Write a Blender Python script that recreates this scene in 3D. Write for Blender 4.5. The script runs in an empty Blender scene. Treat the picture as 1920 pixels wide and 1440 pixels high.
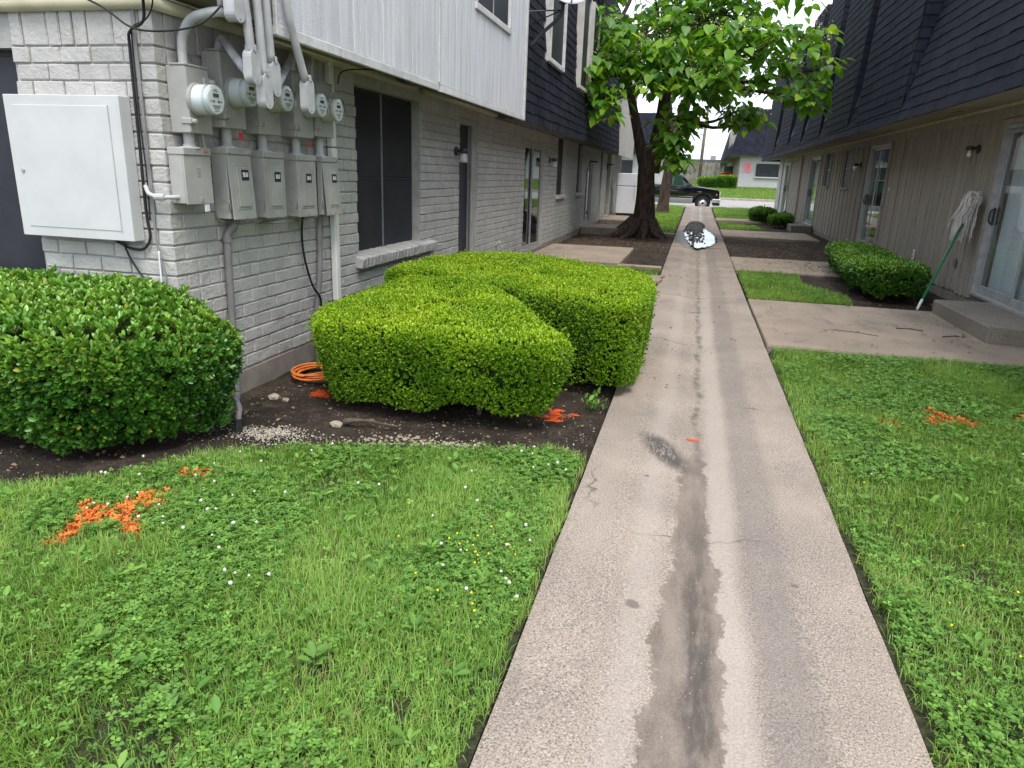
import bpy, math, random
import numpy as np
from mathutils import Vector, Matrix, noise as mnoise

scene = bpy.context.scene
COL = scene.collection
rnd = random.Random(7)
rng = np.random.default_rng(11)

# ------------------------------------------------------------------ camera
CAM_H = 1.48
_f = 1331.0
_fy = np.array([348.0, -383.0, _f]); _fy /= np.linalg.norm(_fy)
_dn = np.array([-160.0, (_f * _f + 348.0 * -160.0) / 383.0, _f]); _dn /= np.linalg.norm(_dn)
_up = -_dn
_rt = np.cross(_fy, _up)
if _rt[0] < 0: _rt = -_rt
_R = np.array([_rt, _fy, _up])
cam_data = bpy.data.cameras.new("camera")
cam_data.sensor_fit = 'HORIZONTAL'
cam_data.sensor_width = 36.0
cam_data.lens = _f / 1920.0 * 36.0
cam_data.clip_start = 0.05
cam_data.clip_end = 2000.0
cam = bpy.data.objects.new("camera", cam_data)
COL.objects.link(cam)
_r = _R @ np.array([1.0, 0, 0]); _u = _R @ np.array([0, -1.0, 0]); _b = _R @ np.array([0, 0, -1.0])
cam.matrix_world = Matrix(((_r[0], _u[0], _b[0], 0.0), (_r[1], _u[1], _b[1], 0.0), (_r[2], _u[2], _b[2], CAM_H), (0, 0, 0, 1)))
scene.camera = cam
CAM = np.array([0.0, 0.0, CAM_H])

# ------------------------------------------------------------------ sky, sun, exposure
SUN_EL, SUN_AZ = math.radians(62), math.radians(150)   # azimuth clockwise from +Y: behind the camera, to the right
world = bpy.data.worlds.new("World"); scene.world = world; world.use_nodes = True
wn, wl = world.node_tree.nodes, world.node_tree.links
wn.clear()
sky = wn.new('ShaderNodeTexSky'); sky.sky_type = 'NISHITA'; sky.sun_disc = False
sky.sun_elevation = SUN_EL; sky.sun_rotation = SUN_AZ
sky.air_density = 1.0; sky.dust_density = 3.0; sky.ozone_density = 1.5
cloud_n = wn.new('ShaderNodeTexNoise'); cloud_n.inputs['Scale'].default_value = 2.2; cloud_n.inputs['Detail'].default_value = 5
cmap = wn.new('ShaderNodeMapping'); cmap.inputs['Scale'].default_value = (1, 1, 3.5)
ctex = wn.new('ShaderNodeTexCoord')
wl.new(ctex.outputs['Generated'], cmap.inputs['Vector']); wl.new(cmap.outputs[0], cloud_n.inputs['Vector'])
cr = wn.new('ShaderNodeMapRange'); cr.inputs['From Min'].default_value = 0.35; cr.inputs['From Max'].default_value = 0.7
cr.inputs['To Min'].default_value = 0.62; cr.inputs['To Max'].default_value = 0.97
wl.new(cloud_n.outputs['Fac'], cr.inputs['Value'])
mix = wn.new('ShaderNodeMix'); mix.data_type = 'RGBA'
mix.inputs[7].default_value = (7.9, 8.7, 9.6, 1)          # thin bright overcast veil
wl.new(cr.outputs[0], mix.inputs[0]); wl.new(sky.outputs[0], mix.inputs[6])
bg = wn.new('ShaderNodeBackground'); bg.inputs['Strength'].default_value = 0.11
wl.new(mix.outputs[2], bg.inputs['Color'])
wo = wn.new('ShaderNodeOutputWorld'); wl.new(bg.outputs[0], wo.inputs['Surface'])

sun_d = bpy.data.lights.new("sun", 'SUN'); sun_d.energy = 1.5; sun_d.angle = math.radians(24); sun_d.color = (1.0, 0.96, 0.9)
sun = bpy.data.objects.new("sun", sun_d); COL.objects.link(sun)
_sd = Vector((math.sin(SUN_AZ) * math.cos(SUN_EL), math.cos(SUN_AZ) * math.cos(SUN_EL), math.sin(SUN_EL)))
sun.rotation_euler = _sd.to_track_quat('Z', 'Y').to_euler()
sun.location = (0, 0, 30)

scene.view_settings.view_transform = 'Standard'
scene.view_settings.look = 'None'
scene.view_settings.exposure = 1.05
scene.view_settings.gamma = 1.0
scene.render.engine = 'CYCLES'
scene.cycles.max_bounces = 8
scene.cycles.transparent_max_bounces = 8

# ------------------------------------------------------------------ helpers: materials
class NT:
    def __init__(s, name):
        s.m = bpy.data.materials.new(name); s.m.use_nodes = True
        s.t = s.m.node_tree; s.t.nodes.clear()
        s.out = s.t.nodes.new('ShaderNodeOutputMaterial')
    def n(s, typ, props=None, **inp):
        nd = s.t.nodes.new('ShaderNode' + typ)
        for k, v in (props or {}).items(): setattr(nd, k, v)
        for k, v in inp.items(): s.set(nd, k.replace('_', ' '), v)
        return nd
    def set(s, nd, key, v):
        sock = nd.inputs[int(key)] if key.isdigit() else nd.inputs[key]
        if isinstance(v, bpy.types.NodeSocket): s.t.links.new(v, sock)
        elif isinstance(v, (tuple, list)) and sock.type == 'RGBA' and len(v) == 3: sock.default_value = (*v, 1)
        else: sock.default_value = v
    def math(s, op, a, b=0.0, c=0.0, clamp=False):
        nd = s.t.nodes.new('ShaderNodeMath'); nd.operation = op; nd.use_clamp = clamp
        for i, v in enumerate((a, b, c)):
            if isinstance(v, bpy.types.NodeSocket): s.t.links.new(v, nd.inputs[i])
            else: nd.inputs[i].default_value = v
        return nd.outputs[0]
    def mix(s, fac, a, b, blend='MIX'):
        nd = s.t.nodes.new('ShaderNodeMix'); nd.data_type = 'RGBA'; nd.blend_type = blend
        for i, v in ((0, fac), (6, a), (7, b)):
            if isinstance(v, bpy.types.NodeSocket): s.t.links.new(v, nd.inputs[i])
            elif i == 0: nd.inputs[0].default_value = v
            else: nd.inputs[i].default_value = (*v, 1) if len(v) == 3 else v
        return nd.outputs[2]
    def ramp(s, v, lo, hi, a=0.0, b=1.0, smooth=True):
        nd = s.t.nodes.new('ShaderNodeMapRange')
        nd.interpolation_type = 'SMOOTHSTEP' if smooth else 'LINEAR'
        s.t.links.new(v, nd.inputs[0])
        for i, q in ((1, lo), (2, hi), (3, a), (4, b)): nd.inputs[i].default_value = q
        return nd.outputs[0]
    def pos(s):
        g = s.t.nodes.new('ShaderNodeNewGeometry'); return g.outputs['Position']
    def noise(s, scale, vec=None, detail=3.0, rough=0.55, dist=0.0):
        nd = s.t.nodes.new('ShaderNodeTexNoise')
        nd.inputs['Scale'].default_value = scale; nd.inputs['Detail'].default_value = detail
        nd.inputs['Roughness'].default_value = rough; nd.inputs['Distortion'].default_value = dist
        s.t.links.new(vec if vec is not None else s.pos(), nd.inputs['Vector'])
        return nd.outputs['Fac']
    def scalev(s, vec, sc):
        nd = s.t.nodes.new('ShaderNodeVectorMath'); nd.operation = 'MULTIPLY'
        s.t.links.new(vec, nd.inputs[0]); nd.inputs[1].default_value = sc
        return nd.outputs[0]
    def bump(s, h, strength=0.3, dist=0.01, nrm=None):
        nd = s.t.nodes.new('ShaderNodeBump'); nd.inputs['Strength'].default_value = strength; nd.inputs['Distance'].default_value = dist
        s.t.links.new(h, nd.inputs['Height'])
        if nrm is not None: s.t.links.new(nrm, nd.inputs['Normal'])
        return nd.outputs[0]
    def principled(s, color, rough=0.7, metal=0.0, normal=None, spec=0.5, **kw):
        nd = s.t.nodes.new('ShaderNodeBsdfPrincipled')
        s.set(nd, 'Base Color', color); s.set(nd, 'Roughness', rough); s.set(nd, 'Metallic', metal)
        s.set(nd, 'Specular IOR Level', spec)
        if normal is not None: s.set(nd, 'Normal', normal)
        for k, v in kw.items(): s.set(nd, k.replace('_', ' '), v)
        return nd.outputs[0]
    def done(s, sh):
        s.t.links.new(sh, s.out.inputs['Surface']); return s.m

def simple(name, col, rough=0.7, var=0.12, vscale=6.0, bump=0.15, bscale=60.0, bdist=0.004, metal=0.0, spec=0.4, dirt=0.0, dirtcol=(0.1, 0.085, 0.07), objrand=0.0):
    t = NT(name)
    f = t.noise(vscale, detail=4)
    lo = tuple(c * (1 - var) for c in col); hi = tuple(min(1, c * (1 + var)) for c in col)
    c = t.mix(t.ramp(f, 0.3, 0.7), lo, hi)
    if dirt > 0:
        d = t.noise(vscale * 0.35, detail=6, rough=0.7)
        c = t.mix(t.ramp(d, 0.52, 0.75, 0, dirt), c, dirtcol)
    if objrand > 0:
        oi = t.n('ObjectInfo')
        v = t.ramp(oi.outputs['Random'], 0, 1, 1 - objrand, 1 + objrand, False)
        hs = t.n('HueSaturation', Color=c, Value=v); c = hs.outputs[0]
    nm = t.bump(t.noise(bscale, detail=4), bump, bdist) if bump > 0 else None
    return t.done(t.principled(c, rough, metal, nm, spec))

def leafmat(name, trans=0.3, rough=0.45, spec=0.4, tint=(1, 1, 1), ttint=(1.0, 1.0, 0.45)):
    t = NT(name)
    a = t.n('Attribute', {'attribute_name': 'col'})
    c = t.mix(1.0, a.outputs['Color'], tint, 'MULTIPLY')
    p = t.principled(c, rough, 0, None, spec)
    tr = t.n('BsdfTranslucent', Color=t.mix(1.0, c, tuple(1.6 * x for x in ttint), 'MULTIPLY'))
    mx = t.n('MixShader'); t.set(mx, '0', trans); t.set(mx, '1', p); t.set(mx, '2', tr.outputs[0])
    return t.done(mx.outputs[0])

# ------------------------------------------------------------------ helpers: meshes and objects
def tag(o, label=None, cat=None, group=None, kind=None):
    if label: o['label'] = label
    if cat: o['category'] = cat
    if group: o['group'] = group
    if kind: o['kind'] = kind
    return o

def empty(name, loc=(0, 0, 0), label=None, cat=None, group=None, rz=0.0):
    o = bpy.data.objects.new(name, None); COL.objects.link(o)
    o.location = loc; o.rotation_euler = (0, 0, rz); o.empty_display_size = 0.1
    return tag(o, label, cat, group)

def link(o, parent=None, local=False):
    COL.objects.link(o)
    if parent is not None:
        o.parent = parent
        if parent.type == 'EMPTY' and not local:
            o.matrix_parent_inverse = Matrix.Translation(-Vector(parent.location))
    return o

def copy_tree(o, parent=None):
    c = o.copy(); COL.objects.link(c); c.parent = parent
    for ch in list(o.children): copy_tree(ch, c)
    return c

_BEV = None
def bev_template():
    V, idx = [], {}
    for sx in (0, 1):
        for sy in (0, 1):
            for sz in (0, 1):
                for ax in range(3):
                    idx[(sx, sy, sz, ax)] = len(V); V.append((sx, sy, sz, ax))
    F = []
    for ax in range(3):
        o1, o2 = (ax + 1) % 3, (ax + 2) % 3
        for s in (0, 1):
            q = []
            for a, b in ((0, 0), (1, 0), (1, 1), (0, 1)):
                c = [0, 0, 0]; c[ax] = s; c[o1] = a; c[o2] = b; q.append(idx[(*c, ax)])
            F.append(q if s else q[::-1])
    for ax in range(3):
        o1, o2 = (ax + 1) % 3, (ax + 2) % 3
        for a in (0, 1):
            for b in (0, 1):
                def k(s, f):
                    c = [0, 0, 0]; c[ax] = s; c[o1] = a; c[o2] = b; return idx[(*c, f)]
                q = [k(0, o1), k(1, o1), k(1, o2), k(0, o2)]
                F.append(q if (a == b) else q[::-1])
    for sx in (0, 1):
        for sy in (0, 1):
            for sz in (0, 1):
                q = [idx[(sx, sy, sz, 0)], idx[(sx, sy, sz, 1)], idx[(sx, sy, sz, 2)]]
                F.append(q if (sx + sy + sz) % 2 else q[::-1])
    return V, F
BEV_V, BEV_F = bev_template()

class MB:
    def __init__(s): s.v = []; s.f = []
    def add(s, V, F):
        o = len(s.v); s.v.extend([tuple(p) for p in V]); s.f.extend([tuple(i + o for i in q) for q in F]); return s
    def box(s, x0, x1, y0, y1, z0, z1):
        V = [(x0, y0, z0), (x1, y0, z0), (x1, y1, z0), (x0, y1, z0), (x0, y0, z1), (x1, y0, z1), (x1, y1, z1), (x0, y1, z1)]
        return s.add(V, [(3, 2, 1, 0), (4, 5, 6, 7), (0, 1, 5, 4), (1, 2, 6, 5), (2, 3, 7, 6), (3, 0, 4, 7)])
    def bbox(s, x0, x1, y0, y1, z0, z1, b=0.004, jit=0.0, r=rnd):
        lo, hi = (x0, y0, z0), (x1, y1, z1)
        V = []
        for (a, c, d, ax) in BEV_V:
            p = []
            for i, q in enumerate((a, c, d)):
                e = hi[i] if q else lo[i]
                if i != ax: e += (-b if q else b)
                p.append(e + (r.uniform(-jit, jit) if jit else 0))
            V.append(p)
        return s.add(V, BEV_F)
    def tube(s, pts, r, seg=10, caps=True):
        pts = [Vector(p) for p in pts]; n = len(pts)
        rs = r if isinstance(r, (list, tuple)) else [r] * n
        V = []; up = Vector((0.03, 0.05, 1)).normalized(); prev = None
        for i, p in enumerate(pts):
            d = (pts[min(i + 1, n - 1)] - pts[max(i - 1, 0)]).normalized()
            if prev is None:
                a = d.cross(up)
                if a.length < 0.05: a = d.cross(Vector((1, 0, 0)))
                a.normalize()
            else:
                a = (prev - d * prev.dot(d)).normalized()
            prev = a; b = d.cross(a)
            for k in range(seg):
                t = 2 * math.pi * k / seg
                V.append(p + (a * math.cos(t) + b * math.sin(t)) * rs[i])
        F = []
        for i in range(n - 1):
            for k in range(seg):
                k2 = (k + 1) % seg
                F.append((i * seg + k, i * seg + k2, (i + 1) * seg + k2, (i + 1) * seg + k))
        if caps:
            F.append(tuple(range(seg - 1, -1, -1))); F.append(tuple((n - 1) * seg + k for k in range(seg)))
        return s.add(V, F)
    def prism(s, poly, axis, a0, a1):
        """poly in the two other axes (cyclic order), extruded along axis."""
        n = len(poly); V = []
        for a in (a0, a1):
            for (p, q) in poly:
                c = [0, 0, 0]; c[axis] = a; c[(axis + 1) % 3] = p; c[(axis + 2) % 3] = q; V.append(c)
        F = [tuple(range(n - 1, -1, -1)), tuple(range(n, 2 * n))]
        for i in range(n): F.append((i, (i + 1) % n, n + (i + 1) % n, n + i))
        return s.add(V, F)
    def lathe(s, prof, origin, axis=(0, 0, 1), seg=20):
        """prof: list of (radius, height along axis)."""
        ax = Vector(axis).normalized(); o = Vector(origin)
        a = ax.cross(Vector((0, 0, 1)));
        if a.length < 0.05: a = Vector((1, 0, 0))
        a.normalize(); b = ax.cross(a); V = []
        for (r, h) in prof:
            for k in range(seg):
                t = 2 * math.pi * k / seg
                V.append(o + ax * h + (a * math.cos(t) + b * math.sin(t)) * r)
        F = []
        for i in range(len(prof) - 1):
            for k in range(seg):
                k2 = (k + 1) % seg
                F.append((i * seg + k, i * seg + k2, (i + 1) * seg + k2, (i + 1) * seg + k))
        F.append(tuple(range(seg - 1, -1, -1))); F.append(tuple((len(prof) - 1) * seg + k for k in range(seg)))
        return s.add(V, F)
    def sheet(s, fn, nu, nv):
        V = [fn(i / nu, j / nv) for j in range(nv + 1) for i in range(nu + 1)]
        F = [(j * (nu + 1) + i, j * (nu + 1) + i + 1, (j + 1) * (nu + 1) + i + 1, (j + 1) * (nu + 1) + i) for j in range(nv) for i in range(nu)]
        return s.add(V, F)
    def xf(s, M, start=0):
        s.v[start:] = [tuple(M @ Vector(p)) for p in s.v[start:]]; return s
    def mesh(s, name, mat, smooth=False):
        me = bpy.data.meshes.new(name); me.from_pydata(s.v, [], s.f); me.materials.append(mat)
        if smooth: me.shade_smooth()
        me.update(); return me
    def build(s, name, mat, parent=None, smooth=False, local=False):
        return link(bpy.data.objects.new(name, s.mesh(name, mat, smooth)), parent, local)

def np_mesh(name, V, F, mat, col=None, smooth=False):
    V = np.asarray(V, dtype=np.float32).reshape(-1, 3); F = np.asarray(F, dtype=np.int32)
    k = F.shape[1]
    me = bpy.data.meshes.new(name)
    me.vertices.add(len(V)); me.vertices.foreach_set('co', V.ravel())
    me.loops.add(F.size); me.loops.foreach_set('vertex_index', F.ravel())
    me.polygons.add(len(F)); me.polygons.foreach_set('loop_start', np.arange(0, F.size, k, dtype=np.int32))
    me.update(calc_edges=True)
    if col is not None:
        at = me.color_attributes.new('col', 'FLOAT_COLOR', 'POINT')
        c4 = np.ones((len(V), 4), dtype=np.float32); c4[:, :3] = col
        at.data.foreach_set('color', c4.ravel())
    me.materials.append(mat)
    if smooth: me.shade_smooth()
    return me

def np_obj(name, V, F, mat, parent=None, col=None, smooth=False):
    return link(bpy.data.objects.new(name, np_mesh(name, V, F, mat, col, smooth)), parent)

def norm(a): return a / np.maximum(np.linalg.norm(a, axis=-1, keepdims=True), 1e-9)

def stamp(T, TF, P, along, nrm, size, col=None, colvar=None):
    """Stamp a leaf template (across, along, normal) at every point; returns V, F, C."""
    a = norm(along); b = norm(np.cross(a, nrm)); c = np.cross(b, a)
    T = np.asarray(T, float); n = len(P); K = len(T)
    size = np.broadcast_to(np.asarray(size, float), (n,))
    V = P[:, None, :] + size[:, None, None] * (T[None, :, 0:1] * b[:, None, :] + T[None, :, 1:2] * a[:, None, :] + T[None, :, 2:3] * c[:, None, :])
    F = (np.arange(n)[:, None, None] * K + np.asarray(TF)[None]).reshape(-1, len(TF[0]))
    C = None if col is None else np.repeat(col, K, axis=0)
    return V.reshape(-1, 3), F, C

def merge(parts):
    Vs, Fs, Cs, o = [], [], [], 0
    for V, F, C in parts:
        Vs.append(V); Fs.append(F + o); o += len(V)
        if C is not None: Cs.append(C)
    return np.concatenate(Vs), np.concatenate(Fs), (np.concatenate(Cs) if Cs else None)

def fan(n, closed=True):
    return [(0, i, i + 1) for i in range(1, n)] + ([(0, n, 1)] if closed else [])

def vnoise(x, y, seed=0):
    """Smooth value noise in [0,1] for numpy arrays."""
    x = np.asarray(x, float); y = np.asarray(y, float)
    xi, yi = np.floor(x).astype(np.int64), np.floor(y).astype(np.int64)
    xf, yf = x - xi, y - yi
    def h(a, b):
        n = (a * 374761393 + b * 668265263 + seed * 1442695041) & 0x7fffffff
        n = ((n ^ (n >> 13)) * 1274126177) & 0x7fffffff
        return ((n ^ (n >> 16)) & 0xffff) / 65535.0
    u, v = xf * xf * (3 - 2 * xf), yf * yf * (3 - 2 * yf)
    return (h(xi, yi) * (1 - u) + h(xi + 1, yi) * u) * (1 - v) + (h(xi, yi + 1) * (1 - u) + h(xi + 1, yi + 1) * u) * v
def fbm(x, y, seed=0):
    return 0.55 * vnoise(x, y, seed) + 0.3 * vnoise(x * 2.1, y * 2.1, seed + 5) + 0.15 * vnoise(x * 4.3, y * 4.3, seed + 9)

def inside(P, poly):
    x, y = P[:, 0], P[:, 1]; r = np.zeros(len(P), bool); n = len(poly)
    for i in range(n):
        (x0, y0), (x1, y1) = poly[i], poly[(i + 1) % n]
        if y0 == y1: continue
        c = ((y0 > y) != (y1 > y)) & (x < (x1 - x0) * (y - y0) / (y1 - y0) + x0)
        r ^= c
    return r
def edge_dist(P, poly):
    best = np.full(len(P), 1e9); nr = np.zeros((len(P), 2)); n = len(poly)
    area = sum(poly[i][0] * poly[(i + 1) % n][1] - poly[(i + 1) % n][0] * poly[i][1] for i in range(n))
    sg = 1 if area > 0 else -1
    for i in range(n):
        a = np.array(poly[i], float); b = np.array(poly[(i + 1) % n], float); d = b - a
        t = np.clip(((P[:, :2] - a) @ d) / (d @ d), 0, 1)
        q = a + t[:, None] * d; r = np.linalg.norm(P[:, :2] - q, axis=1)
        m = r < best; best[m] = r[m]
        nr[m] = np.array([d[1], -d[0]]) * sg / np.linalg.norm(d)
    return best, nr
def in_poly_points(poly, n):
    xs = [p[0] for p in poly]; ys = [p[1] for p in poly]; out = []
    got = 0
    while got < n:
        P = np.column_stack([rng.uniform(min(xs), max(xs), n), rng.uniform(min(ys), max(ys), n)])
        P = P[inside(P, poly)]; out.append(P); got += len(P)
    return np.concatenate(out)[:n]
def poly_area(poly):
    n = len(poly); return abs(sum(poly[i][0] * poly[(i + 1) % n][1] - poly[(i + 1) % n][0] * poly[i][1] for i in range(n))) / 2

# height of the terrain along the courtyard, the road and the rise across it
GY = [-30, 12, 16, 22, 27, 36.6, 37.6, 37.9, 41.0, 46.0, 46.3, 60, 70, 90, 400]
GZ = [0, 0, .05, .06, .063, .19, .20, -.06, .10, .36, .46, 1.02, 1.5, 1.6, 1.6]
def gz(y): return np.interp(y, GY, GZ)
def gzf(y): return float(np.interp(y, GY, GZ))
# ------------------------------------------------------------------ materials
t = NT('painted_brick')
c = t.mix(t.ramp(t.noise(5, detail=5), .3, .7), (.42, .405, .38), (.50, .485, .455))
oi = t.n('ObjectInfo')
c = t.n('HueSaturation', Color=c, Value=t.ramp(oi.outputs['Random'], 0, 1, .93, 1.06, False)).outputs[0]
chip = t.ramp(t.noise(38, detail=6, rough=.7), .70, .74)
c = t.mix(t.math('MULTIPLY', chip, .55), c, (.20, .175, .15))
sz = t.n('SeparateXYZ', Vector=t.pos()).outputs[2]
low = t.math('MULTIPLY', t.ramp(sz, .05, .5, 1, 0), t.ramp(t.noise(9, detail=5), .35, .7))
c = t.mix(t.math('MULTIPLY', low, .45), c, (.24, .21, .18))       # soil splash near the ground
h1 = t.noise(34, detail=5, rough=.6); h2 = t.noise(140, detail=2)
hh = t.math('ADD', h1, t.math('MULTIPLY', h2, .35))
M_BRICK = t.done(t.principled(c, .62, 0, t.bump(hh, .7, .014), .35))
M_MORTAR = simple('painted_mortar', (.40, .385, .36), .8, .12, 8, .5, 60, .006, dirt=.2, dirtcol=(.2, .18, .16))
M_FOUND = simple('foundation_concrete', (.25, .215, .185), .9, .2, 5, .5, 90, .006, dirt=.5)

t = NT('rough_sawn_siding')
p = t.pos()
wv = t.n('TexWave', {'wave_type': 'BANDS', 'bands_direction': 'Z'}, Scale=14.0, Distortion=9.0, Detail=3.0, Detail_Scale=2.5)
t.set(wv, 'Vector', t.scalev(p, (1, 3.5, 1)))
st = t.noise(6, t.scalev(p, (1, 3, .35)), 4)
c = t.mix(t.ramp(st, .3, .7), (.62, .62, .645), (.73, .73, .745))
oi = t.n('ObjectInfo')
c = t.n('HueSaturation', Color=c, Value=t.ramp(oi.outputs['Random'], 0, 1, .94, 1.05, False)).outputs[0]
hh = t.math('ADD', t.math('MULTIPLY', wv.outputs['Fac'], .6), t.noise(90, t.scalev(p, (1, 1, .25)), 3))
M_SIDING = t.done(t.principled(c, .75, 0, t.bump(hh, .55, .006), .3))
M_SIDBEIGE = simple('beige_siding_paint', (.52, .49, .45), .8, .1, 4, .4, 70, .004, dirt=.25, objrand=.05)
M_WEATHER = simple('weathered_grey_wood', (.13, .125, .13), .9, .5, 9, .8, 45, .008, objrand=.2)
M_FASCIA = simple('chipped_white_fascia', (.60, .595, .585), .75, .12, 7, .6, 55, .006, dirt=.55, dirtcol=(.30, .25, .20))
M_CREAM = simple('cream_trim_paint', (.46, .42, .29), .6, .1, 5, .25, 40, .004, dirt=.25, dirtcol=(.25, .21, .13))
M_SOFFIT = simple('soffit_board', (.36, .33, .28), .85, .12, 3, .2, 60, .003, dirt=.3)
M_WHITEPIPE = simple('white_downspout_enamel', (.74, .73, .68), .4, .05, 3, .05, 40, .002, dirt=.1)
M_DARKSCREEN = simple('dark_solar_screen', (.020, .021, .028), .55, .25, 2.5, .25, 900, .0006, dirt=.25, dirtcol=(.06, .06, .065))
M_WINFRAME = simple('dark_window_bar', (.035, .035, .042), .5, .1)
M_WINBAR = simple('aluminium_screen_bar', (.30, .30, .32), .45, .1, metal=.5)
M_DOORGREY = simple('grey_painted_door', (.055, .056, .065), .5, .12)
M_TRIMGREY = simple('grey_painted_trim', (.40, .385, .36), .7, .1, 5, .3, 50, .004, dirt=.25)
M_ALU = simple('aluminium_door_frame', (.42, .42, .42), .45, .12, 10, .1, 80, .002, metal=.35, dirt=.2)
M_BODY = simple('dim_interior', (.05, .048, .045), .9, .1)

t = NT('charcoal_shingle')
p = t.pos()
gr = t.noise(420, p, 2)
c = t.mix(t.ramp(t.noise(3, detail=4), .3, .7), (.0125, .0132, .020), (.0215, .023, .034))
c = t.mix(t.ramp(gr, .55, .75, 0, .4), c, (.054, .057, .078))
oi = t.n('ObjectInfo')
at = t.n('Attribute', {'attribute_name': 'col'})
c = t.n('HueSaturation', Color=c, Value=t.ramp(oi.outputs['Random'], 0, 1, .8, 1.3, False)).outputs[0]
M_SHINGLE = t.done(t.principled(c, .85, 0, t.bump(gr, .5, .003), .12))

t = NT('taupe_board_siding')
p = t.pos()
st = t.noise(5, t.scalev(p, (1, 4, .3)), 5, .6)
c = t.mix(t.ramp(st, .3, .72), (.295, .252, .212), (.385, .338, .29))
oi = t.n('ObjectInfo')
c = t.n('HueSaturation', Color=c, Value=t.ramp(oi.outputs['Random'], 0, 1, .9, 1.1, False)).outputs[0]
chip = t.ramp(t.noise(30, t.scalev(p, (1, 1, .4)), 6, .7), .72, .76)
c = t.mix(t.math('MULTIPLY', chip, .7), c, (.36, .33, .29))
M_TAUPE = t.done(t.principled(c, .8, 0, t.bump(t.noise(70, t.scalev(p, (1, 1, .15)), 4), .5, .005), .3))
M_TAUPETRIM = simple('taupe_trim', (.34, .30, .255), .75, .12, 6, .35, 50, .005, dirt=.35, dirtcol=(.16, .13, .1))

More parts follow.
